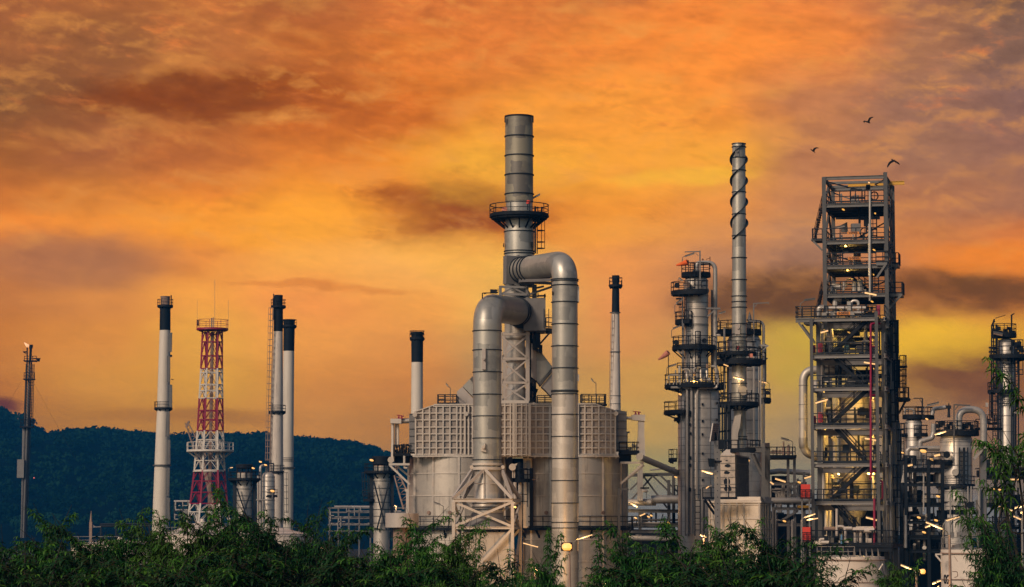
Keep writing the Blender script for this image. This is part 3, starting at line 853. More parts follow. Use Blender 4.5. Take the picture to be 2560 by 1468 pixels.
def crane(label, Y, a, b, w0):
    t = Th('crane', label, 'crane', P(b[0], b[1], Y), 'crane booms behind the plant'); t.o.location.z = 0
    A, B = P(a[0], a[1], Y), P(b[0], b[1], Y); d = (B - A).normalized(); s = V(d.z, 0, -d.x)
    mb = MB(); n = 14
    for k in (-1, 1):
        for e in (-1, 1):
            mb.beam(A + s * k * .3 + V(0, e * .3, 0), B + s * k * w0 + V(0, e * w0, 0), .2)
    for i in range(n):
        t0, t1 = i / n, (i + 1) / n; w_0, w_1 = .3 + (w0 - .3) * t0, .3 + (w0 - .3) * t1
        k = 1 if i % 2 else -1
        mb.beam(A + (B - A) * t0 + s * k * w_0, A + (B - A) * t1 - s * k * w_1, .13)
    t.part('boom', mb, M['rusty'])
    t.part('boom_head', MB().beam(A - s * .8, A + s * .7 + d * 1.2, .9, .5), M['rusty'])
    base = V(B.x + d.x * 14, Y, 0)
    t.part('cab', MB().box(base + V(0, 0, 1.9), (4.5, 3, 2.4)).box(base + V(0, 0, .5), (5.5, 3.4, 1.0)), M['yellow'])
    t.part('boom_foot', MB().beam(B, base + V(0, 0, 2), .9), M['rusty'])
crane('rusty crane boom leaning up beside the lattice tower above the hill', 680, (466, 1056), (505, 1145), 1.2)
crane('thin crane boom rising between the silver stack and the furnace', 470, (984, 1168), (1022, 1268), 1.0)

def roof_tank(label, Y, cx, r, yroof, yapex, mat='tank'):
    t = Th('storage_tank', label, 'storage tank', P(cx, 1345, Y), 'white storage tanks behind the trees'); t.o.location.z = 0
    k = Y / F; e = P(cx, yroof, Y); ap = P(cx, yapex, Y)
    t.part('shell', MB().rev([(V(e.x, Y, 0), r * k), (e, r * k)], 48), M[mat])
    t.part('roof', MB().rev([(e, r * k + .1), (e + V(0, 0, .15), r * k + .1), (ap, r * k * .06), (ap + V(0, 0, .4), r * k * .05)], 48), M[mat])
    c = V(e.x, Y, e.z + .15)
    m = MB(); m.rail(m.arc_pts(c, r * k, -180, 0, 24), 1.0, .04, 2.4); t.part('railing', m, M['steel'])
    return t
roof_tank('white tank with a pointed cone roof at the foot of the lattice tower', 400, 506, 98, 1338, 1304)
roof_tank('low white tank glimpsed through leaves near the left edge of the plant', 380, 300, 120, 1362, 1350)
roof_tank('white tank partly hidden by branches below the pair of chimneys', 380, 690, 90, 1340, 1318)

def small_post():
    Y = 420; t = Th('vent_post', 'thin pointed vent post with a side arm, alone before the dark hill', 'vent post', P(227, 1345, Y)); t.o.location.z = 0
    t.part('post', MB().beam(V(P(227, 1345, Y).x, Y, 0), P(227, 1305, Y), .42).tube([P(227, 1305, Y), P(228, 1277, Y)], [.2, .03], 6), M['rusty'])
    t.part('arm', MB().beam(P(227, 1318, Y), P(252, 1317, Y), .14).beam(P(229, 1312, Y), P(238, 1317, Y), .12), M['steel'])
    t2 = Th('pipe_rack', 'low grey pipe bridge just above the tree tops left of the first white chimney', 'pipe rack', P(320, 1345, 430), 'distant pipe racks'); t2.o.location.z = 0
    m = MB()
    for y in (1311, 1316): m.tube([P(250, y, 430), P(376, y - 1, 430)], .14, 7)
    for x in (252, 290, 330, 374): m.beam(V(P(x, 1330, 430).x, 430, 0), P(x, 1311, 430), .22)
    t2.part('frame', m, M['navy'])
small_post()
# ================================================================ the big furnace, its stack and ducts
YC = 282.0; KC = YC / F; RC = 128
furn = Th('furnace', 'huge beige furnace with a ribbed grid box on two round radiant cells', 'furnace', P(1290, 1340, YC)); furn.o.location.z = 0

def radiant_cell(cx):
    f = P(cx, 1340, YC)
    b = MB().rev([(V(f.x, YC, 0), RC * KC), (P(cx, 1140, YC), RC * KC)], 96, True, 0.0)
    cell = furn.part('radiant_cell', b, M['heater'], smooth=35)
    st = MB(); c0, c1_ = V(f.x, YC, 0), P(cx, 1144, YC)
    for i in range(12):
        a = R(30 * i); d = V(math.cos(a), math.sin(a), 0) * (RC * KC + .02)
        st.beam(c0 + d, c1_ + d, .2, .2)
    for y in (1146, 1186, 1241, 1292, 1349, 1402, 1440):
        st.band(cx, y, YC, RC, 2.2, 2.2, 48, 0.0)
    furn.part('stiffener', st, M['heater_rib'], cell)
    pl = MB()
    for a, y in ((-100, 1283), (-60, 1283), (-125, 1283)):
        pp = V(f.x + RC * KC * .985 * math.cos(R(a)), YC + RC * KC * .985 * math.sin(R(a)), P(cx, y, YC).z)
        pl.tube([pp, pp + V(math.cos(R(a)), math.sin(R(a)), 0) * .25], .2, 10)
    furn.part('peep_hole', pl, M['rusty'], cell)
for cx in (1150, 1439): radiant_cell(cx)

def convection_box():
    Y = 277.0
    out = [(1037, 1138), (1037, 1030), (1085, 1014), (1490, 1012), (1541, 1028), (1541, 1138)]
    box = furn.part('convection_box', MB().prism(out, Y, 9.0), M['heater_cell'])
    def top(x): return float(np.interp(x, [1037, 1085, 1490, 1541], [1030, 1014, 1012, 1028]))
    rb = MB()
    vx = [1039, 1057, 1074, 1091, 1108, 1125, 1142, 1152, 1162, 1171, 1181, 1196, 1212, 1228, 1244, 1326, 1340, 1358, 1375, 1392, 1410, 1428, 1447, 1462, 1480, 1497, 1514, 1527, 1538]
    for x in vx: rb.beam(P(x, 1138, Y - .08), P(x, top(x) + 1, Y - .08), .14, .3)
    for y in (1016, 1033, 1050, 1068, 1085, 1103, 1120, 1136):
        a, b = 1038, 1540
        if y < 1028:
            a, b = 1083, 1500
        rb.beam(P(a, y, Y - .06), P(b, y, Y - .06), .26, .12)
    furn.part('grid_rib', rb, M['heater_rib'], box)
    cm = MB().prism([(1250, 1140), (1250, 1008), (1325, 1008), (1325, 1140)], Y - .6, .58)
    mid = furn.part('centre_panel', cm, M['heater_cell'], box)
    r2 = MB()
    for x in (1251, 1262, 1276, 1284, 1290, 1304, 1316, 1324): r2.beam(P(x, 1140, Y - .68), P(x, 1009, Y - .68), .14 if x not in (1284, 1324) else .26, .24)
    for y in (1014, 1033, 1050, 1068, 1085, 1103, 1120, 1137): r2.beam(P(1250, y, Y - .66), P(1325, y, Y - .66), .2, .1)
    furn.part('grid_rib', r2, M['heater_rib'], mid)
    seam = MB()
    for x in (1163, 1172, 1446): seam.beam(P(x, 1138, Y - .2), P(x, 1012, Y - .2), .1, .42)
    furn.part('bolted_seam', seam, M['heater_rib'], box)
    # eave under the box, cap strip on it
    ev = MB().beam(P(1032, 1141, Y + .2), P(1546, 1141, Y + .2), 1.4, .16)
    for x in range(1046, 1545, 17): ev.prism([(x, 1142), (x + 7, 1142), (x, 1147)], Y - .3, .12)
    furn.part('eave', ev, M['heater_rib'], box)
    cp = MB().beam(P(1085, 1012, Y), P(1490, 1010, Y), .5, .14).beam(P(1085, 1013, Y), P(1036, 1030, Y), .4, .1).beam(P(1490, 1011, Y), P(1542, 1028, Y), .4, .1)
    furn.part('coping', cp, M['heater_rib'], box)
    # the narrower end chambers
    for pts in ([(1023, 1130), (1023, 1034), (1038, 1034), (1038, 1130)], [(1540, 1125), (1540, 1024), (1567, 1029), (1567, 1125)]):
        e = furn.part('end_chamber', MB().prism(pts, Y + 1.2, 6.5), M['steel'])
        m = MB()
        for y in (1035, 1053, 1072, 1090, 1108, 1124): m.beam(P(pts[0][0], y, Y + 1.15), P(pts[2][0], y, Y + 1.15), .1, .08)
        furn.part('stiffener', m, M['grey'], e)
    bw = MB()
    for x, y in ((1037, 1037), (1165, 1035), (1540, 1034)): bw.tube([P(x, y, Y - .6), P(x, y, Y + .1)], .24, 12)
    furn.part('lifting_lug', bw, M['heater_rib'], box)
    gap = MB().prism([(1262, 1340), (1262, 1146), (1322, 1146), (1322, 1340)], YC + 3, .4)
    furn.part('gap_shade', gap, M['navy'])  # near-black sheet painting in the shade of the gap between the cells
convection_box()

def furnace_walk():
    for cx, a0, a1 in ((1150, -190, 3), (1439, -183, 12)):
        furn.plat(cx, 1319, YC, RC + 17, RC, a0, a1, h=1.15, step=1.7, th=.3)
        m = MB(); c = P(cx, 1323, YC)
        for a in range(-165, 0, 30):
            d = V(math.cos(R(a)), math.sin(R(a)), 0); rr = RC * KC
            m.beam(c + d * rr, c + d * (rr + .65), .3, .16); m.beam(c + d * rr + V(0, 0, -.9), c + d * (rr + .6), .16)
        furn.part('bracket', m, M['dark'])
    def pen(x0, x1, y0, y1, Y, D):
        q = [P(x0, y1, Y), P(x1, y1, Y), P(x1, y1, Y) + V(0, D, 0), P(x0, y1, Y) + V(0, D, 0)]
        d = furn.part('platform', MB().box((q[0] + q[2]) / 2 - V(0, 0, .1), (q[1].x - q[0].x, D, .14)), M['dark'])
        furn.part('railing', MB().rail(q, (y1 - y0) * Y / F, .045, .8, True), M['navy'], d)
        m = MB().beam(P(x0, y1, Y + D * .5), P(x0, y1 + 5, Y + D * .5), .2).beam(P(x1, y1, Y + D * .5), P(x1, y1 + 5, Y + D * .5), .2)
        furn.part('bracket', m, M['dark'], d)
    pen(1094, 1141, 987, 1010, 278, 3.2); pen(1453, 1515, 986, 1010, 278, 3.2); pen(1343, 1382, 989, 1009, 279, 4)
    furn.part('railing', MB().ladder(P(1103, 1011, 277.6), P(1103, 988, 277.6), .7, .05).ladder(P(1464, 1011, 277.6), P(1464, 986, 277.6), .7, .05), M['navy'])
    for x0, y0, x1, y1 in ((1120, 978, 1126, 966), (1483, 962, 1490, 954)):
        furn.lamp((x0, y1), (x0 - 5, y1 - 6), 279, [(x1, 1010), (x1, y1 + 4), (x0, y1)], mat=M['steel_light'])
furnace_walk()

def burner_ducts():
    Y = 278
    # left end
    t = furn.part('end_duct', MB().prism([(976, 1058), (976, 1047), (1003, 1047), (1003, 1059)], Y, 1.1), M['heater_rib'])
    furn.part('duct_pipe', MB().tube([P(1000, 1053, Y + .6), P(1026, 1052, Y + .6)], .27, 14), M['heater'], t)
    v = MB(); v.tube([P(982, 1058, Y + .5), P(982, 1112, Y + .5)], .17, 12).tube([P(982, 1110, Y + .5), P(982, 1155, Y + .5)], .2, 12)
    for x in (990, 995): v.tube([P(x, 1058, Y + .8), P(x, 1116, Y + .8)], .12, 10)
    furn.part('duct_pipe', v, M['heater_rib'], t)
    furn.part('roof_vent', MB().prism([(994, 1047), (997, 1037), (1000, 1047)], Y, .5).prism([(1001, 1047), (1004, 1037), (1007, 1047)], Y, .5).beam(P(992, 1038, Y + .3), P(1010, 1041, Y + .3), .5, .08), M['red'], t)
    furn.part('drum_end', MB().tube([P(977, 1150, Y - .3), P(977, 1150, Y + 1.6)], .33, 20), M['heater_rib'])
    q = [P(984, 1138, Y), P(1026, 1138, Y), P(1026, 1138, Y + 3), P(984, 1138, Y + 3)]
    d = furn.part('platform', MB().box((q[0] + q[2]) / 2, (q[1].x - q[0].x, 3, .3)).box(P(1005, 1149, Y + 1.5), (1.6, 1.2, .7)), M['dark'])
    furn.part('railing', MB().rail(q, 1.05, .045, .8, True), M['dark'], d)
    rg = random.Random(4); m = MB()
    for i in range(13):
        x = 986 + i * 3; y = 1136 - rg.uniform(10, 27); m.tube([P(x, 1138, Y + .6 + rg.random()), P(x + rg.uniform(-3, 3), y, Y + .7)], .07, 6)
        m.box(P(x, rg.uniform(1112, 1132), Y + .7), (.22, .22, .26))
    furn.part('valve_set', m, M['dark'])
    b = MB().beam(P(972, 1161, Y - .2), P(1024, 1161, Y - .2), .25, .22).beam(P(974, 1163, Y - .2), P(1024, 1211, Y - .2), .2).beam(P(993, 1166, Y + 2), P(1024, 1192, Y + 2), .2)
    b.tube(bend([P(1011, 1140, Y), P(1011, 1170, Y), P(1018, 1170, Y)], .25), .13, 8)
    furn.part('bracket', b, M['heater_rib'])
    furn.part('corner_post', MB().beam(V(P(1019, 1330, Y).x, Y, 0), P(1019, 1226, Y), .3).beam(P(1012, 1226, Y), P(1022, 1226, Y), .25), M['heater_rib'])
    # right end
    t = furn.part('end_duct', MB().prism([(1580, 1050), (1580, 1037), (1613, 1037), (1613, 1053)], Y, 1.2), M['heater_rib'])
    furn.part('duct_pipe', MB().tube([P(1562, 1045, Y + .6), P(1584, 1046, Y + .6)], .17, 12), M['heater'], t)
    v = MB().prism([(1595, 1095), (1596, 1051), (1611, 1051), (1611, 1095)], Y + .2, .7).prism([(1594, 1140), (1594, 1094), (1612, 1094), (1613, 1140)], Y + .1, .85)
    furn.part('duct_pipe', v, M['heater_rib'], t)
    furn.part('roof_vent', MB().prism([(1586, 1037), (1589, 1028), (1592, 1037)], Y, .5).prism([(1594, 1037), (1597, 1028), (1600, 1037)], Y, .5).beam(P(1583, 1029, Y + .3), P(1602, 1031, Y + .3), .5, .08), M['red'], t)
    q = [P(1548, 1132, Y), P(1596, 1132, Y), P(1596, 1132, Y + 3), P(1548, 1132, Y + 3)]
    d = furn.part('platform', MB().box((q[0] + q[2]) / 2, (q[1].x - q[0].x, 3, .4)).box(P(1562, 1145, Y + 1.5), (1.3, 1.2, 1.0)), M['dark'])
    furn.part('railing', MB().rail(q, 1.1, .045, .8, True), M['dark'], d)
    m = MB()
    for i in range(9):
        x = 1552 + i * 5; m.tube([P(x, 1132, Y + .8), P(x, 1132 - rg.uniform(6, 30), Y + .8)], .08, 6); m.box(P(x, rg.uniform(1112, 1128), Y + .8), (.22, .2, .26))
    m.tube(bend([P(1567, 1132, Y + 1), P(1567, 1081, Y + 1), P(1574, 1081, Y + 1)], .3), .1, 8)
    furn.part('valve_set', m, M['steel'])
    b = MB().beam(P(1551, 1157, Y - .2), P(1610, 1157, Y - .2), .25, .22).beam(P(1551, 1210, Y - .2), P(1607, 1160, Y - .2), .2).beam(P(1560, 1205, Y + 2), P(1610, 1163, Y + 2), .2)
    furn.part('bracket', b, M['heater_rib'])
    p = MB().beam(V(P(1547, 1330, Y).x, Y - 1, 0), P(1547, 1222, Y - 1), .28).beam(P(1546, 1222, Y - 1), P(1572, 1224, Y - 1), .2)
    for x in (1556, 1566): p.beam(V(P(x, 1330, Y).x, Y + 1, 0), P(x, 1150, Y + 1), .14)
    furn.part('corner_post', p, M['grey'])
burner_ducts()

def centre_gear():
    Y = 277
    k = Y / F
    furn.plat(1309, 1201, Y, 22, 1, -180, 20, h=1.1, step=1.0)
    v = MB().pxrev(1299, Y, [(1199, 8), (1163, 8), (1156, 5), (1155, 1)], 14)
    furn.part('blower', v, M['dark'])
    furn.part('drum_end', MB().tube([P(1281, 1168, Y - .4), P(1281, 1168, Y + 1)], .36, 20).beam(P(1285, 1163, Y), P(1296, 1160, Y), .2).beam(P(1282, 1176, Y), P(1282, 1195, Y), .12).beam(P(1287, 1172, Y), P(1287, 1195, Y), .12), M['heater_rib'])
    furn.part('inner_pipe', MB().pxrev(1301, Y, [(1300, 5.5), (1206, 5.5)], 14), M['heater_rib'])
    furn.part('inner_pipe', MB().pxrev(1288, Y + 1, [(1262, 5), (1206, 5)], 14), M['steel_light'])
    furn.part('inner_duct', MB().prism([(1308, 1320), (1308, 1146), (1328, 1146), (1328, 1320)], Y + 1.6, .5), M['heater'])
    lad = MB().prism([(1324, 1320), (1324, 1170), (1333, 1170), (1333, 1320)], Y - 1.2, .25)
    lad.ladder(P(1319, 1268, Y - 1), P(1319, 1172, Y - 1), .5, .04, cage=1, out=(-1, 0, 0), side=(0, 1, 0))
    furn.part('ladder', lad, M['dark'])
    furn.part('pipe_stub', MB().tube([P(1330, 1199, Y - 1.3), P(1341, 1199, Y - 1.3)], .07, 8), M['rusty'])
    furn.bulb((1287, 1266), Y - 3, .5, glow=25)
    furn.lamp((1084, 1257), (1101, 1263), 275.5, [(1109, 1319), (1109, 1266), (1101, 1262)], r=.1, mat=M['steel_light'])
centre_gear()

# ---------------- stack
stk = Th('tall_stack', 'tallest stack, patchy grey steel with a ring platform, standing on the furnace', 'stack', P(1297, 1010, YC))
def tall_stack():
    Y = YC; cx = 1298
    t = stk
    t.part('shaft', MB().pxrev(cx, Y, [(505, 35.5), (292, 35, 1297.5), (291, 33, 1297.5)], 40), M['stack'])
    t.part('shaft', MB().pxrev(cx, Y, [(717, 36.5), (640, 37), (580, 37.5), (540, 33.5), (504, 33.5)], 40), M['duct'])
    m = MB()
    for y in (342, 390, 438, 486): m.band(cx, y, Y, 35.4, 2.4, 2.2, 40)
    for y in (580, 629, 635): m.band(cx, y, Y, 37, 2.2, 2.0, 40)
    for y in (670, 679, 690, 711): m.band(cx, y, Y, 36.7, 1.6, 1.6, 40)
    t.part('stiffener_ring', m, M['navy'])  # dark colour paints in the shadow lines along the stack rings
    t.part('rim', MB().pxrev(1297.5, Y, [(294, 35), (294, 36.5), (290.5, 36.5), (290.5, 34)], 40, False).beam(P(1332.5, 290, Y - 1), P(1332.5, 306, Y - 1), .14, .5).beam(P(1262.5, 293, Y - 1), P(1262.5, 306, Y - 1), .12, .3), M['dark'])
    t.plat(cx, 539, Y, 75, 33, br=14, brl=36, h=1.1, step=2.0, th=.2)
    m = MB(); m.deck(P(cx, 544, Y), 33 * KC, 70 * KC, .2); t.part('platform_beam', m, M['dark'])
    lad = MB().ladder(P(1343, 634, Y - .3), P(1343, 548, Y - .3), .6, .05, side=(0, 1, 0), cage=1, out=(1, 0, 0)); lad.beam(P(1338, 634, Y - 1.2), P(1338, 516, Y - 1.2), .2)
    t.part('ladder', lad, M['dark'])
    t.part('ladder', MB().ladder(P(1350, 538, Y - 1.6), P(1350, 517, Y - 1.6), .5, .05, cage=0, side=(1, .3, 0)).beam(P(1354, 538, Y - 1.5), P(1354, 517, Y - 1.5), .12), M['dark'])
    lm = t.part('beacon', MB().pxrev(1321, Y - 2.4, [(510, 5.5), (503, 5.5), (501, 3)], 14), M['red_bright'])
    t.part('beacon_post', MB().beam(P(1319, 525, Y - 2.4), P(1319, 510, Y - 2.4), .08), M['dark'])
    t.part('control_box', MB().box(P(1261, 523, Y - 2.2), (.55, .4, .4)), M['pink'])
    t.lamp((1331, 497), (1350, 487), Y, [(1331, 530), (1331, 497)], r=.1, mat=M['steel_light'])
    t.part('small_bracket', MB().beam(P(1259, 609, Y - .6), P(1259, 618, Y - .6), .1, .3).beam(P(1332, 605, Y - 1), P(1332, 618, Y - 1), .22, .5), M['dark'])
    # side frame and inlet plate
    A = P(1291, 675, Y - 1.6); kk = KC
    pl = MB()
    pl.prism([(1285, 713), (1285, 641), (1299, 637), (1299, 716)], Y - 2.2, .4)
    t.part('inlet_plate', pl, M['grey'])
    # base frame
    fr = MB()
    for y in (717, 735): 
        fr.beam(P(1251, y, Y - 2.4), P(1318, y + 2, Y - 2.6), .3, .22); fr.beam(P(1251, y, Y + 2), P(1340, y, Y + 2), .25, .2)
    for x in (1251, 1318): fr.beam(P(x, 838, Y - 2.5), P(x, 715, Y - 2.5), .3)
    fr.beam(P(1252, 735, Y - 2.5), P(1285, 718, Y - 2.5), .16).beam(P(1318, 737, Y - 2.5), P(1280, 719, Y - 2.5), .16)
    fr.beam(P(1318, 738, Y - 2.4), P(1383, 716, Y - 2.4), .22).beam(P(1296, 705, Y - 2.4), P(1386, 709, Y - 2.4), .3, .28).beam(P(1312, 716, Y - 2.2), P(1324, 738, Y - 2.2), .3).beam(P(1332, 722, Y), P(1360, 716, Y), .2)
    fr.beam(P(1336, 748, Y - 1), P(1336, 712, Y - 1), .5, .5)
    t.part('base_frame', fr, M['steel'])
    t.part('lower_shaft', MB().pxrev(1290, Y, [(1006, 27), (975, 26), (969, 22), (960, 22), (955, 26), (925, 26), (919, 22), (908, 22), (903, 27), (872, 27), (866, 23), (852, 23), (846, 28), (830, 29), (716, 29)], 28), M['alum_plain'])
    # braced tower below
    tw = MB(); 
    L = {0: [(1251, Y - 2.6), (1319, Y - 2.6)], 1: [(1262, Y + 2.4), (1334, Y + 2.4)]}
    def q(x, y, yy): return P(x, y, yy)
    for x, yy in L[0] + L[1]: tw.beam(q(x, 1007, yy), q(x, 830, yy), .42, .42)
    for y in (836, 897, 957):
        tw.beam(q(1251, y, Y - 2.65), q(1319, y, Y - 2.65), .22, .24); tw.beam(q(1262, y, Y + 2.4), q(1334, y, Y + 2.4), .22, .2); tw.beam(q(1319, y, Y - 2.6), q(1334, y, Y + 2.4), .2)
    for a, b in ((840, 895), (900, 955), (960, 1002)):
        tw.beam(q(1252, a, Y - 2.8), q(1318, b, Y - 2.8), .22, .16); tw.beam(q(1252, b, Y - 2.5), q(1318, a, Y - 2.5), .22, .16)
        tw.beam(q(1320, a, Y - 2.5), q(1333, b, Y + 2.3), .18)
    t.part('braced_tower', tw, M['steel_light'])
    t.part('base_beam', MB().prism([(1248, 1012), (1248, 1001), (1322, 1001), (1322, 1012)], Y - 3.1, 6.4).prism([(1322.3, 1012), (1322.3, 1003), (1345, 1006), (1345, 1012)], Y - 1, 5), M['heater_rib'])
    dk = MB()
    for x in (1327, 1337): dk.beam(q(x, 1005, Y - 1), q(x, 830, Y - 1), .3)
    dk.tube(bend([q(1330, 1000, Y - 1.5), q(1340, 985, Y - 1.5), q(1330, 965, Y - 1.5)], .6), .12, 6)
    for y in (850, 880, 910, 940, 970): dk.beam(q(1322, y, Y - 1), q(1344, y + 8, Y - 1), .3, .4)
    t.part('duct_damper', dk, M['dark'])
tall_stack()

def wing_duct(pts_list, label, name='wing_duct'):
    w = Th(name, label, 'duct', P(pts_list[0][0][0][0], 1010, YC), 'slanting box ducts beside the stack')
    for i, (pts, dy, dep, m) in enumerate(pts_list):
        w.part('duct_section' if m != 'grey' else 'flange', MB().prism(pts, YC + dy, dep), M[m])
    return w
wing_duct([([(1328, 942), (1328, 858), (1341, 866), (1341, 952)], -1.6, 3.6, 'steel_light'),
           ([(1341.3, 952), (1341.3, 867), (1345, 870), (1381, 917), (1347, 958)], -1.4, 3.2, 'duct'),
           ([(1347, 959), (1381, 918), (1385, 922), (1351, 963)], -1.7, 3.8, 'grey'),
           ([(1353, 966), (1386, 926), (1386, 990), (1378, 992), (1364, 976)], -1.4, 3.2, 'steel_light')],
          'grey box duct slanting down between the stack frame and the right hand big pipe')
wing_duct([([(1142, 1011), (1142, 979), (1156, 967), (1186, 1000), (1186, 1011)], -1, 3, 'steel_light'),
           ([(1157, 966), (1174, 948), (1190, 962), (1190, 1000)], -1, 3, 'duct'), ([(1175, 947), (1181, 941), (1192, 950), (1192, 963)], -1.2, 3.4, 'grey')],
          'grey box duct slanting down behind the left hand big pipe')
def box_top():
    w = Th('breeching_box', 'square bluish grey breeching box where the left big pipe enters the stack', 'breeching box', P(1335, 828, YC - 1))
    Y = YC - 3.6
    w.part('casing', MB().prism([(1309, 827), (1309, 746), (1364, 744), (1364, 826)], Y, 5.2), M['steel'])
    w.part('top_rail', MB().beam(P(1345, 744, Y + .3), P(1345, 733, Y + .3), .12).beam(P(1362, 744, Y + .3), P(1362, 735, Y + .3), .18).beam(P(1345, 739, Y + .3), P(1364, 739, Y + .3), .12).beam(P(1309, 741, Y), P(1365, 740, Y), .3, .14), M['navy'])
    w.part('platform', MB().prism([(1364.5, 828), (1364.5, 820), (1384, 821), (1384, 828)], Y, 4).beam(P(1350, 860, Y), P(1377, 829, Y), .18).beam(P(1345, 870, Y + .5), P(1345, 832, Y + .5), .5), M['dark'])
    q = [P(1365, 819, Y), P(1384, 820, Y), P(1384, 820, Y + 4)]
    w.part('railing', MB().rail(q, 1.05, .045, .8).ladder(P(1366, 820, Y - .2), P(1366, 772, Y - .2), .5, .04), M['navy'])
    w.part('side_box', MB().prism([(1332, 872), (1332, 838), (1345, 836), (1345, 880)], Y + 1, 2).prism([(1347, 880), (1347, 862), (1356, 862), (1356, 884)], Y + 1, 1), M['navy'])
box_top()

# ---------------- the two big off-take pipes
def left_pipe():
    Y = 269.5; k = Y / F; cx = 1218
    t = Th('offtake_pipe', 'big bent grey pipe on the left, resting on a braced pyramid frame', 'big pipe', P(cx, 1340, Y), 'big bent pipes before the furnace'); t.o.location.z = 0
    pts = bend([P(cx, 1166, Y), P(cx, 768, Y), P(1306, 781, YC - 2.2)], 2.2, 14)
    rr = 35.5 * k
    t.part('pipe_shell', MB().tube(pts, rr, 40), M['duct'], smooth=45)
    m = MB()
    for y in (828, 876, 931, 987, 1041, 1096, 1150): m.band(cx, y, Y, 35.5, 2.0, 2.0, 40)
    t.part('shell_ring', m, M['navy'])  # rings coloured dark to stand in for the shadow they throw
    # rings on the horizontal run
    e = Vector(pts[-1]); dr = (Vector(pts[-1]) - Vector(pts[-2])).normalized()
    m = MB()
    for s in (.15, .85, 1.6, 2.2): m.tube([e - dr * s, e - dr * (s - .13)], rr + .09, 40)
    m.tube([e - dr * .02, e + dr * .3], rr + .3, 40)
    t.part('flange', m, M['navy'])  # run rings darkened as well, their shadow painted in
    t.part('inspection_box', MB().prism([(1205, 924), (1205, 872), (1214, 871), (1214, 924)], Y - 1.75, .4).tube([P(1209, 897, Y - 2), P(1209, 897, Y - 1.6)], .14, 12), M['steel_light'])
    t.part('hatch', MB().prism([(1202, 1128), (1203, 1121), (1213, 1108), (1213, 1124), (1216, 1130)], Y - 1.75, .4).tube([P(1208, 1118, Y - 2), P(1208, 1118, Y - 1.6)], .16, 12), M['heater_rib'])
    t.part('top_gear', MB().beam(P(1206, 747, Y), P(1206, 733, Y), .12).beam(P(1206, 733, Y), P(1246, 732, Y), .1).beam(P(1210, 735, Y), P(1216, 732, Y), .12).box(P(1234, 729, Y), (.7, .4, .4)).beam(P(1226, 724, Y), P(1243, 727, Y), .08).beam(P(1245, 733, Y), P(1245, 722, Y), .08), M['dark'])
    # collar, struts and frame
    t.part('lower_shell', MB().pxrev(cx, Y, [(1282, 37), (1262, 37), (1255, 33), (1166, 33)], 36), M['duct_bright'])
    c = MB(); c.band(cx, 1161, Y, 35, 6, 3.5, 40); c.band(cx, 1172, Y, 33, 7, 7.5, 40)
    for x in (1179, 1257): c.tube([P(x, 1168, Y - .8), P(x, 1168, Y + .4)], .19, 12)
    t.part('collar', c, M['heater_rib'])
    st = MB(); D = 5.6; y1 = 1247
    F0 = [P(1132, y1, Y - 2.6), P(1281, y1, Y - 2.6)]; B0 = [P(1158, y1, Y + 3), P(1301, y1, Y + 3)]
    for a, b in (((1180, 1176, -.6), F0[0]), ((1208, 1176, -1.4), F0[0]), ((1214, 1174, -1.5), F0[1]), ((1255, 1176, -.6), F0[1]), ((1256, 1178, .6), B0[1]), ((1246, 1178, 1.2), B0[1]), ((1184, 1178, .8), B0[0]), ((1200, 1178, 1.3), B0[0])):
        st.beam(P(a[0], a[1], Y + a[2]), b, .24, .3)
    st.beam(P(1209, 1176, Y - 1.5), P(1209, 1247, Y - 1.5), .06, .14)
    st.beam(P(1187, 1209, Y - 1.3), P(1250, 1209, Y - 1.3), .1, .06)
    t.part('pyramid_strut', st, M['steel_light'])
    fr = MB()
    ft = [P(1134, 1251, Y - 2.6), P(1281, 1251, Y - 2.6), P(1301, 1252, Y + 3), P(1158, 1252, Y + 3)]
    for i in range(4):
        a, b = ft[i], ft[(i + 1) % 4]
        fr.ibeam(a, b, .3, .34)
        fr.beam(V(a.x, a.y, 0), a + V(0, 0, -.15), .32)
        for z in (P(0, 1320, Y).z, 0.9):
            fr.ibeam(V(a.x, a.y, z), V(b.x, b.y, z), .24, .26)
    def X(a, b, z0, z1):
        fr.beam(V(a.x, a.y, z0), V(b.x, b.y, z1), .2, .24); d = (b - a).normalized(); o = V(-d.y, d.x, 0) * .16
        fr.beam(V(a.x, a.y, z1) + o, V(b.x, b.y, z0) + o, .2, .24)
    zt, zm = P(0, 1256, Y).z, P(0, 1317, Y).z
    for i in range(4): X(ft[i], ft[(i + 1) % 4], zm, zt); X(ft[i], ft[(i + 1) % 4], .9, zm - .2)
    t.part('support_frame', fr, M['heater_rib'])
    hd = MB().rev([(P(cx, 1322, Y), 2.7), (P(cx, 1296, Y), 1.75), (P(cx, 1284, Y), 1.6)], 28); 
    t.part('hood', hd, M['steel'])
    b2 = MB()
    for y in (1258, 1268, 1274, 1284): b2.band(cx, y, Y, 36, 2.4, 3, 36)
    t.part('bellows', b2, M['grey'])
    f = P(cx, 1340, Y)
    t.part('burner_box', MB().box(V(f.x, Y + .2, P(0, 1331, Y).z / 2), (4.9, 4.6, P(0, 1331, Y).z)), M['heater'])
left_pipe()

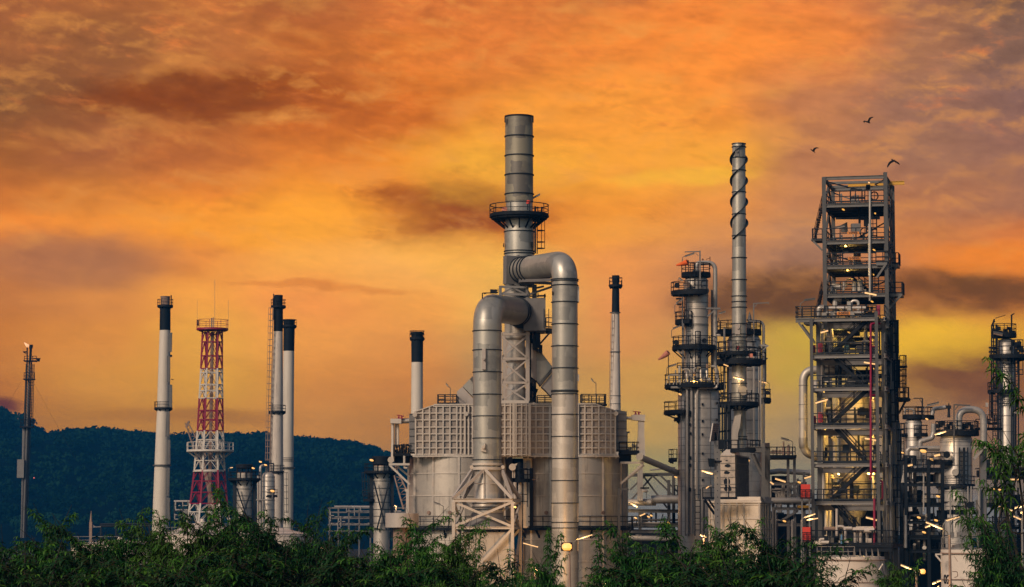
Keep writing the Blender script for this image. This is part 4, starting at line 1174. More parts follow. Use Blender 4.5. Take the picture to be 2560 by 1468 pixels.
def right_pipe():
    Y = 270.5; k = Y / F; cx = 1412; rr = 32.3 * k
    t = Th('offtake_pipe', 'big bent grey pipe running from high on the stack straight down to the ground', 'big pipe', P(cx, 1340, Y), 'big bent pipes before the furnace'); t.o.location.z = 0
    f = P(cx, 1340, Y)
    pts = bend([P(cx, 985, Y), P(cx, 658, Y), P(1298, 676, YC - 1.9)], 1.9, 16)
    t.part('pipe_shell', MB().tube(pts, rr, 40), M['duct'], smooth=45)
    t.part('lower_shell', MB().rev([(V(f.x, Y, 0), rr * 1.02), (P(cx, 985, Y), rr * 1.02)], 40), M['duct_bright'])
    m = MB()
    for y in (699, 703, 714, 756, 811, 866, 921, 977, 980, 986, 1037, 1092, 1147, 1202, 1258, 1306, 1320): m.band(cx, y, Y, 32.6, 1.9, 2.2, 40)
    t.part('shell_ring', m, M['navy'])  # shadow under each ring is carried by its near-black colour
    e = Vector(pts[-1]); dr = (e - Vector(pts[-2])).normalized(); m = MB()
    for s in (.5, 1.3, 2.2, 2.9): m.tube([e - dr * s, e - dr * (s - .12)], rr + .1, 40)
    t.part('flange', m, M['navy'])  # dark tone here paints the shadow of the rings on the run
    t.part('inlet_box', MB().beam(e - dr * .1, e + dr * .7, 3.1, 3.0), M['steel'])
    b = MB()
    for x0, y0, y1 in ((1443, 716, 755), (1443, 936, 953), (1441, 985, 1035), (1441, 1258, 1305), (1441, 1345, 1378), (1380, 1258, 1290)): b.prism([(x0, y1), (x0, y0), (x0 + 5, y0), (x0 + 5, y1)], Y - .4, .5)
    t.part('joint_box', b, M['heater_rib'])
    t.part('tag', MB().tube([P(1380, 733, Y - .6), P(1382, 733, Y - .6)], .2, 8), M['dark'])
    t.part('frame', MB().beam(P(1300, 702, Y + 8), P(1382, 700, Y + 2), .3).beam(P(1313, 690, Y + 8), P(1313, 702, Y + 8), .2), M['steel'])
right_pipe()

def white_drum():
    Y = 262; t = Th('drum_tower', 'short grey drum on a narrower neck in front of the furnace, bottom left of it', 'drum', P(1005, 1340, Y)); t.o.location.z = 0
    k = Y / F; f = P(1005, 1340, Y)
    t.part('drum', MB().pxrev(1005, Y, [(1319.5, 40), (1319, 41.5), (1284, 41.5), (1283, 40.5)], 40), M['steel_light'])
    t.part('neck', MB().rev([(V(f.x, Y, 0), 24 * k), (P(1005, 1320, Y), 22 * k)], 20), M['rusty'], smooth=15)
white_drum()
# ================================================================ right: columns, slim stack, small heater
def shell_rings(t, px, Y, rows, r, h=1.3, out=.9, m='grey', n=32):
    mb = MB(); ring_set(mb, px, Y, rows, r, h, out, n); return t.part('shell_ring', mb, M[m])
def pxtube(mb, pts, Y, r, n=10, rad=.5, dy=0):
    return mb.tube(bend([P(q[0], q[1], Y + (q[2] if len(q) > 2 else 0)) for q in pts], rad), r, n)

def column_a():
    Y = 300; k = Y / F
    t = Th('distillation_column', 'fat silver column with a thinner top, many ring platforms and an overhead pipe', 'column', P(1748, 1340, Y)); t.o.location.z = 0
    f = P(1748, 1340, Y)
    t.part('shell', MB().rev([(V(f.x, Y, 0), 53 * k), (P(1748, 985, Y), 53 * k), (P(1744, 950, Y), 32 * k)], 40), M['alum'])
    t.part('upper_shell', MB().pxrev(1741, Y, [(955, 30), (708, 29.5), (699, 28), (692, 22), (688, 12), (686, 5)], 36), M['alum'])
    shell_rings(t, 1741, Y, (703, 740, 758, 774, 794, 812, 815), 29.8); shell_rings(t, 1748, Y, (1000, 1023, 1052, 1071, 1095, 1115, 1136, 1155, 1176, 1196, 1216), 53, 1.0, .5)
    t.plat(1740, 685, Y, 37, 6, br=0, h=1.15, step=1.1, th=.4)
    m = MB()
    for a in range(0, 360, 60): m.beam(P(1740, 687, Y) + V(math.cos(R(a)), math.sin(R(a)), 0) * 1.2, P(1740, 700, Y) + V(math.cos(R(a)), math.sin(R(a)), 0) * 1.1, .14)
    t.part('nozzle', m.pxrev(1741, Y, [(692, 10), (676, 10)], 16), M['steel'])
    t.plat(1739, 731, Y, 61, 29, -185, -65, br=4, brl=8, h=1.1, step=1.2, th=.4)
    t.plat(1739, 803, Y, 52, 29, -190, -112, br=2, h=1.0, step=1.0, th=.4)
    t.plat(1735, 867, Y, 55, 29, -205, 25, br=6, brl=30, h=1.1, step=1.3, th=.4)
    t.plat(1738, 963, Y, 77, 30, -200, 20, br=7, brl=20, h=1.15, step=1.2, th=.4)
    t.plat(1727, 1030, Y, 68, 40, -195, -108, br=2, brl=16, h=1.1, step=1.2, th=.3)
    t.plat(1722, 1149, Y, 51, 40, -195, -140, br=1, brl=10, h=1.1, step=1.0, th=.3)
    t.plat(1745, 1048, Y + .5, 62, 52, -170, -140, br=1, h=.9, th=.3)
    # overhead line
    m = MB(); pxtube(m, [(1742, 676), (1742, 657), (1788, 657), (1788, 920), (1792, 930), (1792, 1340)], Y, .25, 12, .9)
    t.part('overhead_pipe', m, M['pipe'])
    m = MB(); pxtube(m, [(1780, 725), (1780, 965)], Y + .4, .13, 8); t.part('riser_pipe', m, M['steel'])
    t.part('manhole', MB().tube([P(1757, 727, Y - 1.0), P(1764, 727, Y - 1.9)], .42, 18).tube([P(1763, 727, Y - 1.85), P(1765, 727, Y - 2.1)], .28, 14), M['steel'])
    t.part('manhole', MB().tube([P(1717, 712, Y - 1.2), P(1716, 712, Y - 1.9)], .38, 18), M['rusty'])
    t.part('valve_wheel', MB().tube([P(1693, 714, Y - 1.6), P(1692, 714, Y - 1.8)], .3, 14), M['dark'])
    t.part('valve_wheel', MB().tube([P(1691, 856, Y - 1.6), P(1690, 856, Y - 1.8)], .3, 14).tube([P(1761, 852, Y - 2), P(1761, 852, Y - 2.2)], .28, 14), M['dark'])
    # davit and arm
    t.part('davit', MB().beam(P(1750, 737, Y - 2), P(1750, 627, Y - 2), .16).beam(P(1712, 630, Y - 2), P(1748, 629, Y - 2), .12).beam(P(1738, 632, Y - 2), P(1746, 640, Y - 2), .06), M['steel'])
    m = MB(); pxtube(m, [(1766, 771), (1800, 772)], Y - 1.4, .12, 8); m.beam(P(1768, 792, Y - 1.4), P(1788, 774, Y - 1.4), .16).beam(P(1766, 771, Y - 1.4), P(1801, 772, Y - 1.4), .24, .2)
    t.part('pipe_bracket', m, M['steel'])
    m = MB()
    m.ladder(P(1722, 866, Y - 1.6), P(1722, 804, Y - 1.5), .5, .04, cage=0); m.ladder(P(1744, 961, Y - 2), P(1744, 830, Y - 2), .5, .05, cage=1, step=.6)
    m.ladder(P(1731, 731, Y - 1.9), P(1731, 660, Y - 1.9), .5, .04, cage=1)
    t.part('ladder', m, M['dark'])
    t.part('ladder', MB().ladder(P(1714, 802, Y - 1.8), P(1714, 735, Y - 1.8), .5, .04, cage=1, out=(-1, -.4, 0), side=(.4, -1, 0)), M['dark'])
    m = MB()
    for x, a, b, r in ((1706, 740, 965, .07), (1709, 800, 960, .08), (1724, 880, 962, .08), (1703, 960, 1340, .06), (1714, 975, 1340, .1), (1721, 978, 1340, .07), (1776, 975, 1240, .06)): pxtube(m, [(x, a), (x, b)], Y - (1.7 if b < 970 else 2.1), r, 8)
    t.part('riser_pipe', m, M['steel'])
    m = MB()
    pxtube(m, [(1677, 969), (1718, 969), (1718, 1335)], Y - 2.6, .14, 10); pxtube(m, [(1718, 971), (1729, 971), (1729, 1335)], Y - 2.6, .15, 10)
    pxtube(m, [(1792, 962), (1792, 969), (1746, 971), (1743, 985), (1743, 1245)], Y - 2.7, .15, 10)
    t.part('downcomer_pipe', m, M['pipe'])
    m = MB(); rg = random.Random(8)
    for y in (1032, 1036, 1061, 1084, 1145, 1163, 1224): m.box(P(1725.5 + rg.uniform(-1, 1), y, Y - 2.8), (.16, .3, rg.uniform(.25, .5)))
    for y in (1011, 1053, 1086, 1134, 1200): m.box(P(1757 + rg.uniform(-1, 1), y, Y - 2.4), (.2, .3, .26)); m.box(P(1793, y - 3, Y - 1.6), (.2, .3, .26))
    t.part('pipe_clamp', m, M['dark'])
    # equipment on the broad platform
    for x, y0, y1, r, mm in ((1717, 960, 930, 3.4, 'alum_plain'), (1752, 955, 923, 3.2, 'alum_plain'), (1767, 955, 925, 3.4, 'alum_plain'), (1699, 960, 915, 4, 'alum_plain'), (1689, 960, 925, 2, 'steel'), (1729, 960, 930, 2.4, 'steel'), (1792, 961, 934, 3, 'pipe')):
        t.part('small_drum', MB().pxrev(x, Y - 2.4, [(y0, r * .5), (y0 - 2, r), (y1 + 3, r), (y1, r * .4)], 14), M[mm])
    m = MB()
    pxtube(m, [(1735, 960), (1735, 919), (1752, 919)], Y - 2.2, .13, 8); pxtube(m, [(1672, 950), (1672, 938), (1700, 938), (1700, 950)], Y - 2.6, .1, 8); pxtube(m, [(1790, 945), (1790, 916), (1778, 916)], Y - 2.2, .15, 8)
    pxtube(m, [(1705, 925), (1725, 922), (1725, 940)], Y - 2.3, .1, 8)
    for i in range(16): m.tube([P(1666 + i * 8.6, 962, Y - 2.9), P(1666 + i * 8.6 + rg.uniform(-2, 2), 962 - rg.uniform(6, 22), Y - 2.9)], .06, 6)
    m.tube([P(1755, 949, Y - 3), P(1775, 949, Y - 3)], .22, 10)
    t.part('manifold_pipe', m, M['pipe'])
    t.part('upper_rail', MB().rail([P(1693, 920, Y - 2), P(1775, 920, Y - 2.4)], .55, .045, 1.1), M['dark'])
    t.part('pump_motor', MB().tube([P(1733, 935, Y - 2.8), P(1739, 935, Y - 2.8)], .2, 10).tube([P(1768, 910, Y - 2.6), P(1768, 920, Y - 2.6)], .14, 8), M['rusty'])
    for a, b, arm in (((1712, 642), (1736, 634), [(1706, 660), (1706, 643), (1713, 641)]), ((1691, 759), (1708, 748), [(1687, 785), (1687, 764), (1692, 758)]), ((1682, 823), (1701, 815), [(1679, 845), (1679, 826), (1683, 822)]), ((1670, 918), (1691, 912), [(1667, 937), (1667, 921), (1671, 917)]), ((1797, 785), (1814, 780), None), ((1697, 696), (1707, 703), [(1695, 700), (1697, 696)]), ((1693, 878), (1704, 884), None)):
        t.lamp(a, b, Y - 2.2, arm, r=.1, mat=M['steel_light'])
    m = MB()
    for x, y in ((1750, 650), (1757, 646), (1762, 655), (1773, 652)): m.beam(P(x, 660, Y), P(x, y, Y), .07).beam(P(x - 3, y + 3, Y), P(x + 3, y + 3, Y), .06)
    m.beam(P(1775, 668, Y), P(1775, 642, Y), .07).beam(P(1765, 649, Y), P(1776, 645, Y), .05)
    t.part('safety_valve', m, M['dark'])
    t.bulb((1700, 985), Y - 2.8, .5); t.bulb((1735, 953), Y - 2.9, .5, glow=60)
    t.part('bracket_arm', MB().beam(P(1678, 735, Y - 2), P(1706, 737, Y - 2), .1).beam(P(1678, 706, Y - 2), P(1678, 736, Y - 2), .08).box(P(1697, 747, Y - 1.5), (.6, .5, .16)).box(P(1698, 761, Y - 1.5), (.5, .5, .16)), M['dark'])
column_a()

def windsock(label, Y, tip, mouth, pole, mm):
    t = Th('windsock', label, 'windsock', P(pole[0][0], pole[0][1], Y))
    A, B = P(mouth[0], mouth[1], Y), P(tip[0], tip[1], Y)
    pts = [A.lerp(B, s) + V(0, .12 * math.sin(s * 7), -.05 * math.sin(s * 3)) for s in (0, .15, .35, .55, .75, 1)]
    t.part('sock', MB().tube(pts, [.30, .31, .28, .22, .16, .08], 14), M[mm])
    t.part('pole', MB().tube([P(pole[0][0], pole[0][1], Y), P(pole[1][0], pole[1][1], Y)], .05, 8).beam(P(pole[1][0], pole[1][1], Y), A, .06), M['dark'])
windsock('orange windsock at the very top platform of the fat column', 297.5, (1691, 663), (1719, 655), ((1721, 686), (1721, 651)), 'orange')
windsock('faded pink windsock drooping left of the fat column', 297.5, (1646, 899), (1671, 881), ((1671, 937), (1671, 880)), 'pink')

def slim_stack():
    Y = 291; k = Y / F; cx = 1848
    t = Th('slim_stack', 'tall slim grey stack wrapped in a spiral strake on its upper third', 'stack', P(cx, 1120, Y))
    t.part('shaft', MB().pxrev(cx, Y, [(1022, 19), (900, 18.6), (760, 18), (358.5, 16.6, 1847)], 36), M['duct'])
    m = MB()
    m.band(1847, 360, Y, 16.6, 1.6, 1.8, 36)
    for y in (368, 395, 427, 481, 536, 590): m.band(1847.5, y, Y, 16.8, 2, 1.8, 36)
    for y in (645, 700, 741, 755, 769, 810, 836, 843, 914, 959, 1000): m.band(cx, y, Y, 18.2, 1.8, 2.0, 36)
    t.part('stiffener_ring', m, M['navy'])  # ring shadows of the slim stack put into the ring colour
    z0, z1 = P(cx, 600, Y).z, P(cx, 362, Y).z; c = P(1847.5, 480, Y)
    for s in range(2):
        vs, fs = [], []; N = 150; r0, r1 = 16.9 * k, 23.2 * k
        for i in range(N + 1):
            u = i / N; a = R(215 + s * 180) + u * 2 * math.pi * 2.25; z = z0 + (z1 - z0) * u
            fade = 1
            for rr, dz in ((r0 * .98, .0), (r1, .0), (r1, .07), (r0 * .98, .07)):
                vs.append((c.x + rr * math.cos(a), c.y + rr * math.sin(a), z + dz))
        for i in range(N):
            for e in range(4): fs.append((i * 4 + e, i * 4 + (e + 1) % 4, i * 4 + 4 + (e + 1) % 4, i * 4 + 4 + e))
        fs += [(0, 3, 2, 1), (N * 4, N * 4 + 1, N * 4 + 2, N * 4 + 3)]
        t.part('spiral_strake', MB().add(vs, fs), M['navy'])
    t.part('plate', MB().prism([(1838, 391), (1838, 368), (1848, 367), (1848, 391)], Y - .85, .3).tube([P(1843, 379, Y - 1), P(1843, 379, Y - .8)], .12, 10), M['steel'])
    t.part('plate', MB().prism([(1838, 836), (1838, 810), (1850, 810), (1850, 836)], Y - .95, .3).tube([P(1845, 820, Y - 1.1), P(1845, 820, Y - .9)], .13, 10), M['steel_light'])
    t.plat(1849, 902, Y, 58, 19, br=10, brl=12, h=1.25, step=1.2, th=.45)
    t.plat(1847, 1009, Y, 51, 19, -200, 20, br=8, brl=14, h=1.05, step=1.1, th=.3)
    t.plat(1842, 884, Y + 1, 50, 19, -190, -10, h=1.25, step=1.2, th=.3)
    t.part('neck', MB().pxrev(1850, Y, [(1125, 19), (1095, 17), (1030, 15), (1018, 19.5), (1012, 19.5)], 32), M['duct'])
    t.part('bypass_duct', MB().prism([(1829, 1126), (1831, 1068), (1838, 1040), (1853, 1036), (1850, 1066), (1845, 1085), (1845, 1126)], Y - 1.2, 1.0), M['heater_rib'])
    m = MB(); ring_set(m, 1850, Y, (1026, 1092, 1098), 16, 2, 2.5); t.part('flange', m, M['navy'])
    t.part('manhole', MB().tube([P(1856, 977, Y - .7), P(1858, 977, Y - 1.1)], .5, 20), M['alum_plain'])
    t.part('alarm_lamp', MB().box(P(1844, 869, Y - .9), (.32, .2, .36)), M['red_bright']); t.part('alarm_box', MB().box(P(1877, 889, Y - 2.2), (.4, .25, .4)), M['pink'])
    t.lamp((1833, 943), (1860, 950), Y - 1.8, None, r=.11, glow=70); t.lamp((1809, 911), (1821, 916), Y - 1.4, None, r=.1)
    t.bulb((1797, 837), Y, .7, mat=M['steel_light'])
    lad = MB(); lad.ladder(P(1819, 1008, Y), P(1819, 905, Y), .5, .05, cage=1, out=(-1, -.3, 0), side=(0, 1, 0)); lad.ladder(P(1873, 1000, Y - 1.4), P(1873, 975, Y - 1.4), .5, .05)
    for x in (1816, 1826, 1840): lad.beam(P(x, 1125, Y + 1), P(x, 1012, Y + 1), .12)
    t.part('ladder', lad, M['dark'])
    m = MB().beam(P(1838, 885, Y - 2), P(1882, 868, Y - 2), .08); rg = random.Random(3)
    for i in range(10): m.box(P(1800 + i * 3, 893 + rg.uniform(-6, 6), Y - 2), (.3, .3, rg.uniform(.2, .7)))
    t.part('control_gear', m, M['dark'])
    m = MB()
    for x, y0, y1 in ((1811, 1000, 820), (1820, 1340, 905)): pxtube(m, [(x, y0), (x, y1)], Y + 1.5, .13, 8)
    t.part('riser_pipe', m, M['steel'])
slim_stack()

def column_c():
    Y = 306; k = Y / F; cx = 1860
    t = Th('distillation_column', 'silver column standing half hidden behind the slim spiral stack, with pipes down its right side', 'column', P(cx, 1340, Y)); t.o.location.z = 0
    f = P(cx, 1340, Y)
    t.part('shell', MB().rev([(V(f.x, Y, 0), 43 * k), (P(cx, 852, Y), 42 * k), (P(cx, 840, Y), 36 * k), (P(cx, 834, Y), 22 * k), (P(cx, 832, Y), 6 * k)], 40), M['alum'])
    shell_rings(t, cx, Y, (851, 870, 925, 929, 950, 985, 1020, 1052, 1085, 1110), 42.3, 1.2, .8)
    t.plat(1848, 828, Y, 56, 8, br=0, h=1.1, step=1.2, th=.5)
    m = MB()
    for x in (1830, 1860, 1890): m.beam(P(x, 830, Y), P(x, 842, Y), .2)
    m.pxrev(1872, Y, [(830, 6), (806, 6)], 12).pxrev(1874, Y, [(802, 7), (796, 5), (784, 2), (780, 1)], 12)
    t.part('nozzle', m, M['steel'])
    t.plat(1866, 905, Y, 50, 42, -40, 40, h=1.0, th=.3)
    t.plat(1893, 998, Y, 35, 8, -45, 25, br=2, brl=8, h=1.1, step=.9, th=.4)
    t.plat(1815, 905, Y, 25, 3, -200, -90, h=1.0, th=.3)
    m = MB(); pxtube(m, [(1870, 803), (1909, 803), (1909, 1130)], Y - .5, .16, 10, .8); pxtube(m, [(1914, 860), (1914, 960)], Y, .1, 8)
    t.part('overhead_pipe', m, M['pipe'])
    m = MB()
    for x, a, b, r in ((1885, 865, 1120, .12), (1902, 905, 1120, .1), (1897, 880, 1130, .08)): pxtube(m, [(x, a), (x, b)], Y - 2.2, r, 8)
    m.beam(P(1886, 862, Y - 1), P(1921, 865, Y - 1), .2).beam(P(1904, 863, Y - 1), P(1904, 873, Y - 1), .12).beam(P(1906, 876, Y - 1), P(1918, 866, Y - 1), .1).beam(P(1886, 967, Y - 1.4), P(1914, 964, Y - 1.4), .12)
    t.part('riser_pipe', m, M['pipe'])
    t.part('davit', MB().beam(P(1884, 855, Y - 2), P(1884, 758, Y - 2), .14).beam(P(1883, 759, Y - 2), P(1922, 757, Y - 2), .11).beam(P(1884, 770, Y - 2), P(1893, 760, Y - 2), .08).beam(P(1921, 757, Y - 2), P(1921, 761, Y - 2), .1), M['steel'])
    t.part('valve_wheel', MB().tube([P(1919, 982, Y - 1.5), P(1919, 982, Y - 1.7)], .25, 14), M['dark'])
    t.lamp((1899, 953), (1907, 956), Y - 1.5, None, r=.1); t.lamp((1909, 956), (1917, 958), Y - 1.5, [(1923, 978), (1923, 958), (1917, 956)], r=.1)
    t.part('vent_stub', MB().beam(P(1798, 803, Y), P(1796, 795, Y), .1).beam(P(1911, 900, Y), P(1919, 896, Y), .14), M['steel'])
column_c()

def small_heater():
    Y = 283; k = Y / F; rz = R(-18)
    t = Th('small_heater', 'pale heater with a ribbed lower chest and tall panelled box under the slim stack', 'heater', P(1845, 1340, Y)); t.o.location.z = 0
    def lb(cx, cy, w, d, y0, y1, name, mm, parent=None, par=None):
        c = P(cx, y0, Y); z0 = 0 if y0 > 1340 else P(cx, y0, Y).z; z1 = P(cx, y1, Y).z
        return MB().box(V(c.x + cy * math.sin(-rz), Y + cy, (z0 + z1) / 2), (w, d, z1 - z0), rz)
    lo = t.part('lower_chest', lb(1843, 1.5, 5.45, 5.6, 1400, 1258, 'x', 'y'), M['heater'])
    c = P(1843, 1300, Y); cx0, cy0 = c.x + 1.5 * math.sin(-rz), Y + 1.5
    ca, sa = math.cos(rz), math.sin(rz)
    def lp(u, v, z): return V(cx0 + u * ca - v * sa, cy0 + u * sa + v * ca, z)
    rb = MB(); zt = P(1843, 1258, Y).z
    for u in (-2.7, -1.2, -.45, .3, 1.05, 2.7): rb.beam(lp(u, -2.87, 0), lp(u, -2.87, zt), .16, .16)
    for v in (-2.7, -1.5, -.3, .9, 2.1): rb.beam(lp(2.79, v, 0), lp(2.79, v, zt), .14, .14)
    for y in (1262, 1297, 1322, 1345):
        z = P(1843, y, Y).z; rb.beam(lp(-2.75, -2.86, z), lp(2.75, -2.86, z), .14, .1); rb.beam(lp(2.79, -2.8, z), lp(2.79, 2.8, z), .14, .1)
    t.part('stiffener', rb, M['heater_rib'], lo)
    t.part('coping', MB().box(lp(0, 0, zt + .12), (5.9, 6.0, .22), rz).box(lp(.3, 0, zt + .45), (5.0, 5.4, .4), rz), M['heater_rib'], lo)
    up = MB()
    z0, z1 = P(0, 1246, Y).z, P(0, 1138, Y).z
    u0, u1, v0, v1 = -1.55, .05, -2.5, 3.9
    vs = [lp(u0, v0, z0), lp(u1, v0, z0), lp(u1, v1, z0), lp(u0, v1, z0), lp(u0, v0, z1), lp(u1, v0, z1), lp(u1, v1, z1), lp(u0, v1, z1)]
    up.add(vs, [(3, 2, 1, 0), (4, 5, 6, 7), (0, 1, 5, 4), (1, 2, 6, 5), (2, 3, 7, 6), (3, 0, 4, 7)])
    ub = t.part('upper_box', up, M['heater_cell'])
    pn = MB()
    for i in range(14):
        v = v0 + .3 + i * .45; pn.beam(lp(u1 + .04, v, z0), lp(u1 + .04, v, z1), .07, .07)
    for j in range(7):
        z = z0 + (z1 - z0) * j / 6.2; pn.beam(lp(u1 + .03, v0, z), lp(u1 + .03, v1, z), .06, .06); pn.beam(lp(u0, v0 - .03, z), lp(u1, v0 - .03, z), .06, .06)
    t.part('panel_joint', pn, M['grey'], ub)
    t.part('hopper_top', MB().add([lp(u0, v0, z1), lp(u1, v0, z1), lp(u1, v0 + 2.4, z1), lp(u0, v0 + 2.4, z1), lp(u0 + .5, v0 + .6, z1 + .6), lp(u1 - .1, v0 + .6, z1 + .6), lp(u1 - .1, v0 + 1.8, z1 + .6), lp(u0 + .5, v0 + 1.8, z1 + .6)], [(3, 2, 1, 0), (4, 5, 6, 7), (0, 1, 5, 4), (1, 2, 6, 5), (2, 3, 7, 6), (3, 0, 4, 7)]), M['heater_rib'], ub)
    st = MB()
    for v, (w, h) in ((1152, (.16, .1)), (1165, (.42, .3)), (1182, (.4, .32)), (1206, (.45, .8)), (1222, (.5, .7))):
        z = P(0, v, Y).z; cu = (u0 + u1) / 2 + (v % 3 - 1) * .09; st.add([lp(cu + w * .8 * math.cos(q * math.pi / 6) * (1 + .12 * math.sin(q * 2.7 + v)), v0 - .03, z + h * .55 * math.sin(q * math.pi / 6) * (1 + .15 * math.sin(q * 1.9 + v))) for q in range(12)] + [lp(cu + w * .8 * math.cos(q * math.pi / 6) * (1 + .12 * math.sin(q * 2.7 + v)), v0 + .02, z + h * .55 * math.sin(q * math.pi / 6) * (1 + .15 * math.sin(q * 1.9 + v))) for q in range(12)], [tuple(range(12)), tuple(range(23, 11, -1))] + [(q, q + 12, (q + 1) % 12 + 12, (q + 1) % 12) for q in range(12)])
    t.part('soot_opening', st, M['dark'], ub)
    t.part('door_post', MB().beam(lp(-.72, v0 - .1, P(0, 1240, Y).z), lp(-.72, v0 - .1, P(0, 1192, Y).z), .12), M['steel_light'], ub)
    fr = MB()
    for x, dy in ((1908, -1), (1921, 3)): fr.beam(V(P(x, 1340, Y + dy).x, Y + dy, P(x, 1256, Y + dy).z), P(x, 1118, Y + dy), .36)
    fr.ibeam(P(1863, 1124, Y - 1), P(1911, 1124, Y - 1), .3, .6); fr.beam(P(1908, 1113, Y - 1), P(1921, 1112, Y + 3), .3, .4); fr.beam(P(1878, 1135, Y - 1), P(1904, 1188, Y - 1), .22); fr.beam(P(1885, 1135, Y + 1), P(1910, 1190, Y + 1), .2)
    fr.prism([(1912, 1256), (1912, 1118), (1920, 1116), (1920, 1256)], Y + 1.5, .4)
    t.part('side_frame', fr, M['grey'])
    q = [P(1757, 1246, Y - 4), P(1842, 1246, Y - 4), P(1842, 1246, Y - 2.6), P(1757, 1246, Y - 2.6)]
    d = t.part('platform', MB().box((q[0] + q[2]) / 2, (q[1].x - q[0].x, 1.6, .2)).beam(P(1762, 1250, Y - 4), P(1786, 1285, Y - 3.4), .2).beam(P(1772, 1250, Y - 4), P(1790, 1276, Y - 3.4), .15), M['dark'])
    t.part('railing', MB().rail([q[0], q[1]], 1.1, .045, .9).rail([q[3], q[0]], 1.1, .045, .9), M['dark'], d)
    m = MB(); m.ladder(P(1744, 1340, Y - 3.5), P(1744, 1222, Y - 3.5), .55, .06); m.beam(P(1760, 1340, Y - 3.4), P(1760, 1250, Y - 3.4), .16)
    t.part('ladder', m, M['dark'])
    t.lamp((1765, 1221), (1772, 1216), Y - 4, None, r=.11); t.lamp((1773, 1216), (1780, 1214), Y - 4, [(1762, 1243), (1762, 1222)], r=.1, mat=M['steel_light'])
    dk = MB(); q = [P(1855, 1119, Y - 1.5), P(1878, 1119, Y - 1.5)]
    t.plat(1860, 1125, Y + .3, 42, 19, -150, 30, h=1.0, step=1.0, th=.3)
    m = MB()
    for x in (1797, 1806, 1812, 1822): m.beam(P(x, 1132, Y + 3), P(x, 1010, Y + 3), .2)
    for y in (1035, 1080, 1105): m.beam(P(1795, y, Y + 3), P(1825, y - 3, Y + 3), .2)
    m.rail([P(1793, 1128, Y + 2.5), P(1828, 1128, Y + 2.5)], 1.2, .05, .8)
    t.part('pipe_support', m, M['navy'])
small_heater()

def solar_post():
    Y = 240; t = Th('solar_post', 'steel post carrying a tilted solar panel and a dark floodlight, before the small heater', 'solar post', P(1794, 1340, Y)); t.o.location.z = 0
    b = P(1794, 1340, Y)
    p = MB().ibeam(V(b.x, Y, 0), V(b.x, Y, P(0, 1102, Y).z), .5, .46)
    po = t.part('post', p, M['steel'])
    m = MB()
    for y in range(1115, 1345, 16): m.box(V(b.x, Y - .235, P(0, y, Y).z), (.08, .04, .08))
    t.part('bolt', m, M['dark'], po)
    A = [P(1783, 1058, Y - .5), P(1801, 1057, Y + .9), P(1793, 1104, Y + .3), P(1776, 1104, Y - 1.1)]
    n = (A[1] - A[0]).cross(A[3] - A[0]).normalized(); n = n if n.y > 0 else -n
    fr = MB().add(A + [a + n * .1 for a in A], [(0, 1, 2, 3), (7, 6, 5, 4), (0, 4, 5, 1), (1, 5, 6, 2), (2, 6, 7, 3), (3, 7, 4, 0)])
    pn = t.part('solar_panel', fr, M['steel_light'])
    c = MB()
    for i in range(2):
        for j in range(9):
            def q(u, v): return A[0].lerp(A[1], u).lerp(A[3].lerp(A[2], u), v) - n * .012
            u0, u1, v0, v1 = .1 + i * .41, .1 + i * .41 + .39, .035 + j * .104, .035 + j * .104 + .095
            c.add([q(u0, v0), q(u1, v0), q(u1, v1), q(u0, v1)], [(0, 1, 2, 3)])
    t.part('cell', c, M['panel_cell'], pn)
    t.part('panel_bracket', MB().beam(V(b.x, Y, P(0, 1104, Y).z), A[2].lerp(A[0], .5), .14).box(V(b.x + .35, Y, P(0, 1112, Y).z), (.5, .5, .8)).box(V(b.x + .1, Y - .1, P(0, 1154, Y).z), (.6, .6, .16)), M['dark'])
    t.part('floodlight', MB().prism([(1770, 1146), (1786, 1147), (1785, 1168), (1773, 1166)], Y - .6, .5), M['black'])
    t.lamp((1754, 1177), (1782, 1185), Y - .4, [(1782, 1185), (1788, 1180)], r=.11, glow=60)
solar_post()

